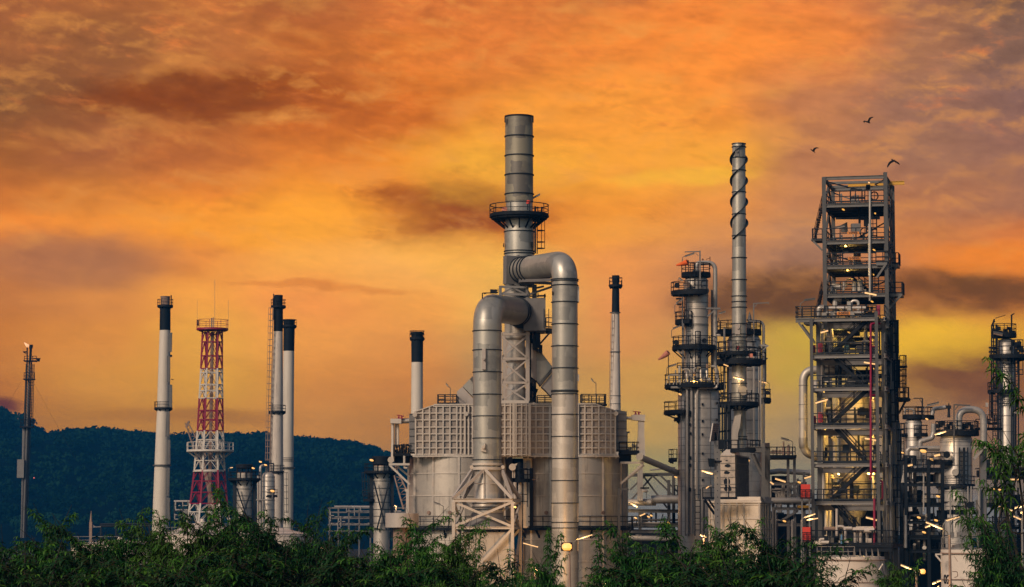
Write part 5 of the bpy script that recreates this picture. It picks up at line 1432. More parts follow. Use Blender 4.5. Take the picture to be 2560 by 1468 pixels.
# -- pipe bridges
def pipe_bridge():
    Y = 312; t = Th('pipe_rack', 'braced steel pipe bridge carrying fat grey pipes between the furnace and the fat column', 'pipe rack', P(1650, 1340, Y), 'pipe racks of the plant'); t.o.location.z = 0
    f = MB()
    for x, y in ((1672, 1200), (1684, 1168), (1698, 1180), (1684, 1280), (1600, 1280), (1760, 1280), (1545, 1280)):
        f.beam(V(P(x, 1340, Y).x, Y, 0), P(x, y, Y), .36)
        f.beam(V(P(x, 1340, Y + 6).x, Y + 6, 0), P(x, y, Y + 6), .3)
    for y in (1277, 1312, 1328): f.ibeam(P(1545, y, Y - .2), P(1765, y + 2, Y - .2), .3, .4); f.beam(P(1545, y, Y + 6), P(1765, y + 2, Y + 6), .3)
    for y in (1183, 1187): f.beam(P(1575, y + 3, Y), P(1712, y, Y), .22)
    for a, b in (((1608, 1190), (1668, 1270)), ((1632, 1190), (1694, 1250)), ((1630, 1192), (1578, 1250)), ((1612, 1190), (1575, 1225)), ((1652, 1190), (1700, 1235)), ((1640, 1186), (1600, 1186))): f.beam(P(a[0], a[1], Y - .3), P(b[0], b[1], Y - .3), .2)
    t.part('frame', f, M['grey'])
    p = MB()
    pxtube(p, [(1600, 1143, -35), (1703, 1186, -8)], Y, .34, 16)
    p.tube([P(1599, 1142, Y - 35.1), P(1599, 1142, Y - 34)], .37, 20)
    t.part('sloping_pipe', p, M['pipe'])
    p = MB(); pxtube(p, [(1564, 1256), (1640, 1256)], Y - 1, .4, 16); t.part('fat_pipe', p, M['alum_plain'])
    p = MB(); pxtube(p, [(1628, 1249), (1735, 1249), (1745, 1262)], Y - 1.6, .48, 18, .9); m = p
    t.part('fat_pipe', p, M['alum_plain'])
    p = MB(); p.prism([(1594, 1252), (1594, 1165), (1607, 1165), (1607, 1252)], Y - 2, .6)
    t.part('square_duct', p, M['heater'])
    p = MB(); rg = random.Random(12)
    for i in range(7):
        y = rg.choice((1273, 1308, 1340, 1300)); a = rg.uniform(1560, 1620); pxtube(p, [(a, y), (rg.uniform(1680, 1745), y)], Y + rg.uniform(0, 4), rg.uniform(.08, .2), 8)
    pxtube(p, [(1625, 1175), (1660, 1172), (1690, 1176)], Y, .1, 8); pxtube(p, [(1550, 1345), (1760, 1350)], Y - 1, .32, 12)
    t.part('pipe', p, M['pipe'])
    w = MB()
    for x in (1608, 1628, 1640, 1703, 1727): w.beam(P(x, 1312, Y + 3), P(x, 1282, Y + 3), .22)
    w.prism([(1600, 1312), (1600, 1284), (1620, 1284), (1620, 1312)], Y + 4, .4).prism([(1714, 1312), (1714, 1284), (1728, 1284), (1728, 1312)], Y + 4, .4)
    for y in (1318, 1326, 1334, 1342): w.beam(P(1560, y, Y + 2), P(1680, y, Y + 2), .16)
    w.prism([(1545, 1420), (1545, 1330), (1765, 1330), (1765, 1420)], Y + 8, 2)
    t.part('under_structure', w, M['navy'])
    m = MB().rail([P(1566, 1315, Y - 1.5), P(1600, 1315, Y - 1.5)], 1.1, .05, .6).ladder(P(1657, 1312, Y - .6), P(1665, 1285, Y - .6), .7, .05)
    m.rail([P(1686, 1240, Y - .5), P(1694, 1240, Y - .5)], 1.2, .05, .6)
    t.part('railing', m, M['dark'])
    t.lamp((1577, 1258), (1594, 1268), Y - 3, [(1572, 1260), (1577, 1258)], r=.13, glow=120); t.lamp((1600, 1290), (1613, 1284), Y - 3, [(1596, 1320), (1596, 1291)], r=.12); t.bulb((1612, 1226), Y - 3, 1.1, mat=M['steel_light']); t.part('lamp_arm', MB().beam(P(1616, 1246, Y - 3), P(1616, 1230, Y - 3), .08), M['grey'])
    for x, y in ((1621, 1291), (1628, 1288), (1589, 1294), (1689, 1192), (1671, 1306)): t.bulb((x, y), Y - 2, .45)
pipe_bridge()

def rack_mid():
    Y = 305; t = Th('pipe_rack', 'open pipe rack with a small top platform between small heater and frame tower', 'pipe rack', P(1960, 1340, Y), 'pipe racks of the plant'); t.o.location.z = 0
    f = MB()
    for x, y in ((1933, 1255), (1970, 1150), (1986, 1150), (1937, 1275), (2010, 1180)): f.beam(V(P(x, 1340, Y).x, Y, 0), P(x, y, Y), .3)
    for y, a, b in ((1146, 1922, 1990), (1255, 1920, 2030), (1272, 1935, 2030), (1312, 1945, 2035), (1210, 1925, 2010)): f.ibeam(P(a, y, Y), P(b, y, Y), .3, .34)
    for a, b in (((1975, 1215), (2020, 1275)), ((1955, 1300), (1995, 1278)), ((1990, 1278), (2024, 1252))): f.beam(P(a[0], a[1], Y - .4), P(b[0], b[1], Y - .4), .22)
    t.part('frame', f, M['steel'])
    q = [P(1922, 1142, Y - 1.5), P(1988, 1142, Y - 1.5), P(1988, 1142, Y + 1.5), P(1922, 1142, Y + 1.5)]
    d = t.part('platform', MB().box((q[0] + q[2]) / 2, (q[1].x - q[0].x, 3, .3)), M['navy'])
    t.part('railing', MB().rail(q, 1.1, .045, .9, True), M['dark'], d)
    m = MB(); m.pxrev(1959, Y, [(1140, 4), (1122, 4), (1115, 2), (1104, 2)], 10).pxrev(1971, Y, [(1140, 3.5), (1118, 4.5), (1112, 2)], 10)
    m.tube([P(1926, 1132, Y), P(1980, 1132, Y)], .12, 8)
    for x in (1933, 1941, 1950): m.beam(P(x, 1140, Y), P(x, 1124, Y), .1).beam(P(x - 4, 1127, Y), P(x + 4, 1127, Y), .1)
    t.part('safety_valve', m, M['rusty'])
    p = MB(); pxtube(p, [(1915, 1182), (1948, 1178), (1985, 1180), (2025, 1182)], Y + 6, .32, 12); pxtube(p, [(1922, 1252), (2030, 1252)], Y - .6, .36, 14)
    rg = random.Random(21)
    for i in range(16):
        x = rg.uniform(1925, 2020); y = rg.choice((1240, 1252, 1310, 1268)); p.tube([P(x, y, Y + 1), P(x, y - rg.uniform(12, 45), Y + 1)], rg.uniform(.07, .16), 8)
        pxtube(p, [(rg.uniform(1925, 1960), y - rg.uniform(4, 20)), (rg.uniform(1970, 2020), y - rg.uniform(4, 20))], Y + 2, .09, 8)
    t.part('pipe', p, M['pipe'])
    w = MB().prism([(1930, 1252), (1930, 1190), (1968, 1190), (1968, 1252)], Y + 9, .5).prism([(1945, 1420), (1945, 1285), (2035, 1285), (2035, 1420)], Y + 8, 1)
    for i in range(7): w.beam(P(1930 + i * 14, 1250, Y + 5), P(1930 + i * 14, 1205, Y + 5), .2)
    t.part('back_panel', w, M['navy'])
    t.lamp((1953, 1097), (1973, 1102), Y - 1, [(1982, 1140), (1982, 1104), (1974, 1101)], r=.12, mat=M['steel_light'])
    for a, b in (((1938, 1197), (1964, 1205)), ((1926, 1205), (1934, 1211)), ((2011, 1196), (2031, 1190))): t.lamp(a, b, Y - 2, None, r=.14)
    for x, y in ((1998, 1205), (1961, 1302), (1870, 1150)): t.bulb((x, y), Y - 2, .55)
    t.part('post', MB().tube(bend([V(P(1981, 1340, Y - 4).x, Y - 4, 0), P(1981, 1302, Y - 4), P(1985, 1302, Y - 4)], .2), .17, 8), M['steel_light'])
    t.part('yellow_grate', MB().beam(P(1994, 1267, Y - .5), P(2024, 1267, Y - .5), .3, .3), M['yellow'])
rack_mid()
# ================================================================ the tall frame tower with stairs
TY = 268.0; TR = R(13.0); TC, TS = math.cos(TR), math.sin(TR)
TO = P(2028, 1340, TY)
def gu(px, py, v):
    """how far along the front face (u) a pixel lies on the plane v metres behind it"""
    a = (px - 1280) / F; b = (734 - py) / F; a = a / (CT - b * ST)
    return (a * (TO.y + v * TC) - TO.x - v * TS) / (TC + a * TS)
def gw(u, v, z): return V(TO.x + u * TC + v * TS, TO.y - u * TS + v * TC, z)
def G(px, py, v):
    u = gu(px, py, v); y = TO.y - u * TS + v * TC
    return gw(u, v, P(px, py, y).z)
def tz(py): return P(2120, py, TY - .8).z
tower = Th('frame_tower', 'tall open steel frame tower with many floors, zigzag stairs and lamps, on the right', 'frame tower', V(TO.x, TO.y, 0))
U = lambda px, py=900, v=0: gu(px, py, v)

def frame_tower():
    t = tower
    zT, zM, zB = tz(437), tz(795), tz(1368)
    # ---- upper legs: front at v=1.4, back at v=10
    u0, u1 = U(2061, 600, 1.4), U(2215, 600, 1.4); va, vb = 1.4, 10.0
    legs = MB(); 
    for u, v in ((u0, va), (u1, va), (u0, vb), (u1, vb)): legs.ibeam(gw(u, v, zM - 1), gw(u, v, zT + (.3 if (u == u1 and v == va) else 0)), .36, .4)
    t.part('upper_leg', legs, M['grey'])
    floors = [(507, 'a'), (600, 'a'), (662, 'a'), (734, 'a')]
    fl = MB()
    def floor(z, ua, ub, v0, v1, name='floor', hb=.34, mat='grey', deckm='navy', th=.12):
        b = MB()
        b.ibeam(gw(ua, v0, z), gw(ub, v0, z), .3, hb); b.ibeam(gw(ua, v1, z), gw(ub, v1, z), .3, hb)
        b.ibeam(gw(ua, v0, z), gw(ua, v1, z), .3, hb); b.ibeam(gw(ub, v0, z), gw(ub, v1, z), .3, hb)
        n = 4
        for i in range(1, n): b.beam(gw(ua, v0 + (v1 - v0) * i / n, z - .05), gw(ub, v0 + (v1 - v0) * i / n, z - .05), .2, .3)
        fr = t.part('floor_beam', b, M[mat])
        c = gw((ua + ub) / 2, (v0 + v1) / 2, z + hb / 2 + th / 2 + .005)
        t.part(name, MB().box(c, (ub - ua, v1 - v0, th), -TR), M[deckm], fr)
        return fr
    def frail(z, pts, h=1.1, step=1.5, m='navy', parent=None):
        t.part('railing', MB().rail([gw(u, v, z) for u, v in pts], h, .045, step), M[m], parent)
    for y, _ in floors:
        z = tz(y + 3); fr = floor(z, u0, u1, va, vb)
        frail(z + .35, [(u0, va), (u1, va), (u1, vb), (u0, vb), (u0, va)], 1.12, 1.6, parent=fr)
    top = MB()
    for a, b in (((u0, va), (u1, va)), ((u0, vb), (u1, vb)), ((u0, va), (u0, vb)), ((u1, va), (u1, vb))): top.ibeam(gw(*a, zT - .15), gw(*b, zT - .15), .26, .34)
    for v in (4, 7): top.beam(gw(u0, v, zT - .3), gw(u1, v, zT - .3), .3, .26)
    top.beam(gw(u0, va, zT - .4), gw((u0 + u1) / 2, vb, zT - .4), .12).beam(gw(u1, va, zT - .4), gw((u0 + u1) / 2, vb, zT - .4), .12)
    t.part('top_frame', top, M['grey'])
    xb = MB(); zz = [tz(y) for y in (797, 736, 664, 602, 510, 440)]
    for i, (z0, z1) in enumerate(zip(zz, zz[1:])):
        xb.beam(gw(u0, vb, z0), gw(u1, vb, z1 - .4), .13) if i % 2 else xb.beam(gw(u1, vb, z0), gw(u0, vb, z1 - .4), .13)
        for v in (3.2, 5.8, 8.2): xb.beam(gw(u1 + .12, v, z0), gw(u1 + .12, v, z1), .11)
        xb.beam(gw(u1 + .1, va, z1 - .4), gw(u1 + .1, vb, z0), .1)
    t.part('bracing', xb, M['grey'])
    ld = MB()
    for z0, z1, uu in ((tz(660), tz(602), .22), (tz(598), tz(508), .78), (tz(734), tz(664), .8)): ld.ladder(gw(u0 + (u1 - u0) * uu, 3, z0), gw(u0 + (u1 - u0) * uu, 3, z1), .6, .05, (TC, -TS, 0), cage=1, out=(-TS, -TC, 0))
    t.part('ladder', ld, M['navy'])
    t.part('hoist_beam', MB().ibeam(G(2120, 463, 5), G(2261, 457, 5.4), .22, .4), M['yellow'])
    t.part('hoist', MB().box(G(2170, 468, 5), (.4, .4, .5)).beam(G(2170, 470, 5), G(2170, 505, 5), .06), M['dark'])
    # bracing on the sides and back
    br = MB()
    zs = [tz(y) for y in (740, 665, 603, 510, 440)]
    for i, (z0, z1) in enumerate(zip(zs, zs[1:])):
        for u, w in ((u0, .2), (u1, .24)):
            br.beam(gw(u, va, z0), gw(u, (va + vb) / 2, z1 - .3), w); br.beam(gw(u, vb, z0), gw(u, (va + vb) / 2, z1 - .3), w)
    t.part('bracing', br, M['grey'])
    # ---- lower frame
    ua, ub = U(2030, 1000, 0), U(2193, 1000, 0); w1 = 12.5
    lg = MB()
    uc = U(2045, 1000, 1.6)
    for u, v, zz, w in ((ua, 0, zM, .3), (ub, 0, zM + .6, .3), (uc, 2.4, zM, .4), (ub + .5, 2.4, zM, .45), (ub + .7, 6.2, zM, .5), (ub + .8, 9.5, zT - 9, .5), (ub + .2, w1, zM, .5), (uc, w1, zM, .5), (uc + 1.4, w1 - 3, zM, .4)):
        lg.ibeam(gw(u, v, 0), gw(u, v, zz), w, w)
    t.part('lower_leg', lg, M['grey'])
    side = MB()
    for x0, y0, x1, y1, v in ((2222, 790, 2222, 1360, 5), (2229, 790, 2229, 1360, 7.5), (2243, 800, 2243, 1365, 12)):
        side.beam(G(x0, y0, v), G(x1, y1, v), .3)
    ys = [795, 888, 971, 1066, 1160, 1255]
    for y0, y1 in zip(ys, ys[1:]):
        side.beam(gw(ub + .6, 2.4, tz(y1)), gw(ub + .6, 6.2, tz(y0)), .2); side.beam(gw(ub + .6, w1, tz(y1)), gw(ub + .6, 7, tz(y0)), .24)
        side.beam(gw(uc, w1, tz(y1)), gw(uc, 7, tz(y0)), .2)
    t.part('bracing', side, M['navy'])
    rg = random.Random(77); rs = MB()
    for i in range(15):
        u = ub + rg.uniform(.2, 1.2); v = rg.uniform(.6, w1); z0 = rg.uniform(0, 14); z1 = z0 + rg.uniform(8, 22); rs.tube([gw(u, v, z0), gw(u, v, min(z1, zM + 2))], rg.uniform(.05, .13), 7)
    t.part('riser_pipe', rs, M['steel'])
    sl = MB()
    for y0, y1, v in ((795, 888, 5), (888, 971, 9), (971, 1066, 4), (1066, 1160, 10), (1160, 1256, 5), (1256, 1366, 8)): sl.ladder(gw(ub + 1.0, v, tz(y1)), gw(ub + 1.0, v, tz(y0)), .6, .05, (TS, TC, 0), cage=1, out=(1, 0, 0))
    t.part('ladder', sl, M['dark'])
    tr = MB()
    for y0, y1 in zip(ys, ys[1:]):
        for k in range(2):
            z = tz(y1) + rg.uniform(1.6, 3.0); tr.beam(gw(uc, 4 + k * 3, z), gw(ub, 4 + k * 3, z), .3, .12)
        for k in range(7): u = uc + (ub - uc) * rg.random(); v = rg.uniform(3.4, 5); z = tz(y1) + .4; tr.beam(gw(u, v, z), gw(u, v, z + rg.uniform(.8, 3.2)), rg.uniform(.08, .22))
        for k in range(5): u = uc + (ub - uc) * rg.random(); v = rg.uniform(3.4, 9); tr.box(gw(u, v, tz(y1) + rg.uniform(.8, 2.2)), (rg.uniform(.3, 1.1), .6, rg.uniform(.4, 1.4)), -TR)
    t.part('deck_gear', tr, M['navy'])
    lower = [(797, 1989), (889, 2030), (971, 2030), (1066, 2030), (1161, 2030), (1256, 2030)]
    ue = ub + .8
    for i, (y, xl) in enumerate(lower):
        z = tz(y + 2)
        # front walkway strip and main floor behind a stair well
        b = MB().ibeam(gw(ua, .15, z), gw(ub, .15, z), .3, .34)
        b.ibeam(gw(uc, 2.5, z - .45), gw(ue, 2.5, z - .45), .3, .55)
        b.ibeam(gw(ue, .15, z), gw(ue, w1, z), .3, .4); b.ibeam(gw(uc, w1, z), gw(ue, w1, z), .3, .4); b.ibeam(gw(ua, .15, z), gw(uc, w1, z), .3, .4)
        fr = t.part('floor_beam', b, M['steel'])
        c = gw((uc + ue) / 2, (3.2 + w1) / 2, z + .26)
        vessel_gap = i in (3, 4, 5)
        m = MB()
        if not vessel_gap: m.box(c, (ue - uc, w1 - 3.2, .12), -TR)
        else:
            m.box(gw((uc + ue) / 2, 3.3, z + .26), (ue - uc, 1.2, .12), -TR); m.box(gw((uc + ue) / 2, w1 - 1.2, z + .26), (ue - uc, 2.4, .12), -TR); m.box(gw(ue - .5, 7, z + .26), (1, 6, .12), -TR)
        m.box(gw((ua + ub) / 2 if i % 2 else ua + 1.1, .9, z + .24), ((ub - ua) * (1.0 if i % 2 else .3), 1.4, .1), -TR) if False else m.box(gw(ua + .9 if i % 2 else ub - .9, .9, z + .24), (1.8, 1.5, .1), -TR)
        t.part('floor', m, M['navy'], fr)
        frail(z + .3, [(ua, .1), (ub, .1)], 1.1, 1.7, parent=fr); frail(z + .3, [(ue, .2), (ue, w1)], 1.1, 1.8, parent=fr); frail(z + .3, [(uc, w1), (ue, w1)], 1.1, 1.8, parent=fr)
        frail(z + .3, [(uc + .3, 3.0), (ub, 3.0)], 1.1, 1.7, parent=fr)
    # wing platform on the left at the wide floor
    z = tz(797); ul = U(1990, 797, .5)
    fr = t.part('wing_platform', MB().box(gw((ul + ua) / 2, 1.6, z + .1), (ua - ul, 3.0, .14), -TR).ibeam(gw(ul, .2, z - .12), gw(ua, .2, z - .12), .2, .34).beam(gw(ul + .3, .2, z - .3), gw(ua, .2, z - 2.1), .2).beam(gw(ul + .3, 3, z - .3), gw(ua, 3, z - 2.1), .2).box(gw((ul + ua) / 2 + .4, 1.6, z - .25), ((ua - ul) * .5, 2.6, .4), -TR), M['grey'])
    frail(z + .2, [(ua, 3), (ul, 3), (ul, .1), (ua + 2.5, .1)], 1.12, 1.3, parent=fr)
    # ---- stairs at the front
    for a, b in (((2166, 800), (2076, 886)), ((2083, 893), (2160, 966)), ((2167, 974), (2073, 1062)), ((2088, 1070), (2166, 1156)), ((2168, 1164), (2074, 1252)), ((2080, 1260), (2150, 1340))):
        t.part('staircase', MB().stair(G(a[0], a[1], .7), G(b[0], b[1], .7), 1.0, (TS, TC, 0)), M['dark'])
    t.part('staircase', MB().stair(G(2055, 514, 4.5), G(2036, 596, 4.5), .9, (TS, TC, 0)), M['dark'])
    t.part('staircase', MB().stair(G(2054, 728, 4.5), G(2041, 792, 4.5), .9, (TS, TC, 0)), M['dark'])
    t.part('staircase', MB().stair(G(2130, 694, 7), G(2178, 732, 7), .9, (TS, TC, 0)), M['dark'])
    z = G(2040, 600, 4.5).z; q = [G(2056, 600, 4.2), G(2031, 600, 4.2), G(2033, 600, 7), G(2057, 600, 7)]
    d = t.part('stair_landing', MB().box((q[0] + q[2]) / 2 - V(0, 0, .1), (1.1, 2.8, .2), -TR).beam(G(2033, 603, 4.3), G(2056, 626, 4.3), .18), M['grey'])
    t.part('railing', MB().rail(q, 1.15, .045, .6), M['navy'], d)
    # right hand balconies and caged ladder
    for (xa, xb, y, v) in ((2220, 2256, 734, 3.0), (2190, 2218, 656, 1.0), (2222, 2246, 660, 6.0)):
        q = [G(xa, y, v), G(xb, y, v), G(xb, y, v) + V(TS, TC, 0) * 2.2, G(xa, y, v) + V(TS, TC, 0) * 2.2]
        d = t.part('balcony', MB().box((q[0] + q[2]) / 2 - V(0, 0, .15), (abs(q[1].x - q[0].x), 2.2, .3), -TR).beam(G(xb - 2, y + 3, v), G(xa + 2, y + 38, v), .2), M['grey'])
        t.part('railing', MB().rail(q[:3], 1.15, .045, .7), M['navy'], d)
    q = [G(2246, 997, 8), G(2272, 997, 8), G(2272, 997, 10.5), G(2246, 997, 10.5)]
    d = t.part('balcony', MB().box((q[0] + q[2]) / 2 - V(0, 0, .15), (q[1].x - q[0].x, 2.4, .3)).beam(G(2265, 1000, 8.5), G(2247, 1034, 8.5), .22), M['navy'])
    t.part('railing', MB().rail(q, 1.15, .05, .5, True), M['navy'], d)
    t.part('cage_ladder', MB().ladder(G(2256, 996, 8.6), G(2256, 890, 8.6), .55, .05, cage=1, side=(1, 0, 0), out=(0, -1, 0)).beam(G(2246, 917, 8.4), G(2268, 917, 8.4), .22).beam(G(2246, 940, 8.4), G(2267, 940, 8.4), .16), M['navy'])
    # base platform above the tank
    z = tz(1368); u_l = U(2006, 1368, -.5)
    d = t.part('base_platform', MB().box(gw((u_l + ue) / 2, 5.5, z + .1), (ue - u_l + 1.2, 13, .35), -TR).ibeam(gw(u_l, -.9, z - .2), gw(ue + .6, -.9, z - .2), .3, .5), M['dark'])
    frail(z + .3, [(u_l, -.9), (ue + .6, -.9), (ue + .6, 5)], 1.35, 1.4, 'dark', d)
    m = MB()
    for i in range(9): m.beam(gw(ua + .4 + i * .8, 1, 0), gw(ua + .4 + i * .8, 1, z), .22)
    t.part('under_post', m, M['dark'])
frame_tower()

def tower_kit():
    t = tower
    Yv = 274.5
    # reactor inside, with cone and skirt
    t.part('reactor', MB().pxrev(2140, Yv, [(1300, 6), (1292, 20), (1262, 34), (1256, 38), (990, 38), (978, 34), (968, 22), (962, 8)], 200), M['alum'])
    mm = MB(); ring_set(mm, 2140, Yv, (1010, 1030, 1052, 1090, 1112, 1135, 1180, 1205, 1230), 38, 1.2, .7, 200); t.part('shell_ring', mm, M['grey'])
    for x, r in ((2126, 5), (2146, 6)): t.part('outlet_pipe', MB().pxrev(x, Yv - .6, [(1335, r), (1276, r)], 14), M['steel'])
    t.part('reactor_head', MB().pxrev(2138, 276, [(972, 31), (962, 29), (953, 20), (949, 6)], 28), M['alum_plain'])
    m = MB(); m.tube(bend([P(2128, 962, Yv), P(2128, 925, Yv), P(2008, 925, Yv), P(2008, 1128, Yv), P(2060, 1152, Yv + 2)], 1.3, 9), .44, 18)
    t.part('big_pipe', m, M['alum_plain'])
    m = MB()
    for y in (964, 1012, 1048): m.band(2008, y, Yv, 11, 1.2, .8, 18)
    for i in range(10): m.band(2008, 1096 + i * 2.6, Yv, 11, .8, .5, 18)
    t.part('pipe_joint', m, M['grey'])
    # drum of the upper floors
    t.part('feed_drum', MB().pxrev(2143, 275, [(662, 9), (620, 9), (612, 5)], 20), M['rusty'])
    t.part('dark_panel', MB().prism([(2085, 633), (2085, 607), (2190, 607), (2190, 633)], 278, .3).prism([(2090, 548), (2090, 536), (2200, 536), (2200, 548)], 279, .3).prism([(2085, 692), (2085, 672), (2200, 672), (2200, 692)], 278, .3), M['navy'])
    t.part('cabinet', MB().box(G(2139, 572, 3), (.9, .8, 1.0)).box(G(2140, 590, 3.2), (.1, .1, .9)), M['steel'])
    t.part('cabinet', MB().beam(G(2126, 505, 4), G(2126, 474, 4), .12).beam(G(2155, 505, 4), G(2155, 474, 4), .12).beam(G(2126, 474, 4), G(2155, 474, 4), .14).beam(G(2126, 495, 4), G(2162, 495, 4), .2).beam(G(2162, 505, 4), G(2162, 478, 4), .1), M['navy'])
    t.part('hopper', MB().prism([(2104, 580), (2104, 562), (2118, 555), (2120, 580)], 274, .6), M['steel_light'])
    for x, y, r in ((2162, 582, .52), (2186, 490, .42)):
        ring = [G(x, y, 3.4) + V(math.cos(R(a)) * r * .9, 0, math.sin(R(a)) * r) for a in range(0, 361, 30)]
        t.part('valve_wheel', MB().tube(ring, .07, 6, False).beam(ring[0], ring[6], .05).beam(ring[3], ring[9], .05), M['dark'])
    t.part('valve_stem', MB().beam(G(2166, 585, 3.5), G(2166, 535, 3.5), .16).box(G(2166, 555, 3.5), (.5, .4, .9)).beam(G(2150, 548, 3.5), G(2168, 548, 3.5), .2).beam(G(2149, 570, 3.5), G(2149, 520, 3.5), .22), M['navy'])
    # pipework of the upper floors
    m = MB(); rg = random.Random(33)
    def gt(pts, r, rad=.4, n=9): m.tube(bend([G(*q) for q in pts], rad), r, n)
    gt([(2175, 752, 1.2), (2175, 478, 1.2)], .12); gt([(2172, 690, 1.3), (2172, 560, 1.3)], .06)
    gt([(2100, 760, 3), (2100, 750, 3), (2125, 750, 3), (2125, 790, 3)], .15); gt([(2088, 790, 2), (2088, 748, 2), (2104, 748, 2)], .28)
    gt([(2055, 770, 1.5), (2165, 770, 1.5)], .17); gt([(2065, 782, 1.2), (2160, 782, 1.2)], .14)
    gt([(2128, 790, 1.5), (2128, 752, 1.5), (2146, 752, 1.5), (2146, 790, 1.5)], .15); gt([(2047, 795, 1), (2047, 768, 1), (2060, 768, 1)], .22)
    gt([(2115, 720, 4), (2115, 698, 4), (2134, 698, 4)], .08); gt([(2110, 726, 3), (2110, 704, 3)], .08)
    gt([(2150, 728, 4), (2150, 700, 4)], .3); gt([(2136, 728, 4), (2136, 706, 4)], .26); gt([(2080, 728, 3), (2080, 718, 3), (2104, 718, 3)], .2)
    for y in (507, 600, 662, 734, 797):
        for i in range(7):
            x = rg.uniform(2070, 2190); gt([(x, y, 4), (x, y - rg.uniform(8, 30), 4)], rg.uniform(.04, .1))
    for y in (745, 747, 712): gt([(2075, y, 5), (2200, y - 2, 5)], .1)
    t.part('pipe', m, M['pipe'])
    t.part('control_valve', MB().box(G(2122, 765, 1.2), (.35, .35, .9)).box(G(2081, 786, 1.0), (.4, .3, .5)).box(G(2130, 786, 1.0), (.4, .3, .5)).box(G(2060, 788, 1.0), (.5, .3, .5)), M['alum_plain'])
    m = MB()
    for i in range(12): m.box(G(2060 + i * 9, rg.uniform(775, 792), 2), (.25, .3, rg.uniform(.2, .5)))
    for i in range(10): m.box(G(2160 + i * 2.4, rg.uniform(770, 794), 3), (.25, .3, rg.uniform(.3, .9)))
    t.part('valve_set', m, M['dark'])
    # pipework of the lower floors
    m = MB()
    for x, y0, y1, v, r in ((2057, 1150, 820, 3.5, .2), (2060, 1256, 990, 4, .24), (2066, 1340, 1080, 5, .2), (2075, 1340, 1180, 5, .16), (2080, 885, 820, 4, .18), (2164, 885, 815, 4, .2), (2186, 960, 830, 6, .12), (2088, 1256, 1010, 7, .22), (2095, 1060, 985, 5, .14), (2186, 1256, 990, 5, .2)): gt([(x, y0, v), (x, y1, v)], r)
    for y in (842, 855, 915, 940, 955, 1020, 1195, 1215): gt([(2050, y, 6), (2110 if y > 980 else 2200, y, 6)], .1)
    gt([(2125, 858, 2.5), (2155, 858, 2.5), (2155, 853, 2.5), (2172, 853, 2.5)], .1); gt([(2078, 1096, 5), (2090, 1090, 5), (2084, 1104, 5)], .14)
    gt([(2040, 950, 2), (2040, 972, 2)], .26)
    t.part('pipe', m, M['pipe'])
    t.part('blue_duct', MB().prism([(2110, 880), (2112, 852), (2126, 846), (2124, 882)], 273, .5), M['blue'])
    m = MB()
    for x, y, w, h in ((2120, 830, 60, 26), (2150, 855, 50, 30), (2100, 935, 60, 20), (2160, 940, 40, 26)): m.prism([(x - w / 2, y + h / 2), (x - w / 2, y - h / 2), (x + w / 2, y - h / 2), (x + w / 2, y + h / 2)], 277.5 + w * .01, .6)
    t.part('equipment', m, M['dark'])
    m = MB()
    for x, y, w, h in ((2115, 880, 10, 6), (2130, 878, 16, 8), (2148, 872, 12, 16), (2182, 843, 12, 7), (2183, 875, 8, 16)): m.prism([(x - w / 2, y + h / 2), (x - w / 2, y - h / 2), (x + w / 2, y - h / 2), (x + w / 2, y + h / 2)], 271, .5)
    t.part('equipment', m, M['steel'])
    # red fire main
    m = MB()
    gt2 = lambda pts, r: m.tube(bend([G(*q) for q in pts], .3), r, 9)
    gt2([(2200, 809, .5), (2177, 809, -.1), (2177, 1182, -.1), (2177, 1200, -.1)], .11)
    for y in (809, 867, 988, 1178): gt2([(2177, y, -.1), (2197, y, .4)], .07)
    gt2([(2196, 1200, .4), (2206, 1204, .4), (2206, 1245, .4), (2200, 1249, .4)], .1); gt2([(2186, 1247, -.2), (2186, 1368, -.2)], .12)
    t.part('fire_main', m, M['red'])
    # base floor plant
    m = MB()
    for x, y0, y1, r in ((2092, 1340, 1272, .14), (2113, 1350, 1318, .16), (2145, 1355, 1318, .1), (2152, 1360, 1318, .16), (2168, 1360, 1326, .16), (2138, 1360, 1330, .16)): gt([(x, y0, 0), (x, y1, 0)], r)
    gt([(2092, 1316, 0), (2112, 1316, 0), (2112, 1340, 0)], .13); gt([(2112, 1321, 0), (2130, 1321, 0)], .18)
    for y in (1319, 1330): gt([(2140, y, .5), (2190, y, .5)], .12)
    t.part('pipe', m, M['steel_light'])
    m = MB()
    for x, y, w, h in ((2140, 1323, 15, 9), (2154, 1323, 13, 10), (2176, 1352, 10, 12), (2110, 1356, 24, 8), (2050, 1357, 30, 10)): m.prism([(x - w / 2, y + h / 2), (x - w / 2, y - h / 2), (x + w / 2, y - h / 2), (x + w / 2, y + h / 2)], 266.5, .5)
    m.tube([P(2160, 1326, 266), P(2185, 1326, 266)], .26, 12)
    t.part('junction_box', m, M['tank'])
    m = MB()
    for i in range(9): m.box(P(2060 + i * 13, rg.uniform(1325, 1345), 268.5), (.4, .4, rg.uniform(.4, 1.2)))
    m.prism([(2035, 1366), (2035, 1262), (2205, 1262), (2205, 1366)], 281, .5)
    t.part('equipment', m, M['navy'])
    m = MB(); m.tube([P(2060, 1322, 268), P(2100, 1322, 268)], .2, 10); t.part('pump', m, M['rusty'])
    t.part('pump', MB().tube([P(2050, 1356, 266), P(2072, 1356, 266)], .16, 10).tube(bend([P(2050, 1356, 266), P(2050, 1348, 266), P(2060, 1348, 266)], .15), .12, 8), M['tank'])
    t.part('gas_bottle', MB().pxrev(2104, 266, [(1360, 2.6), (1340, 2.6), (1336, 1)], 10), M['blue'])
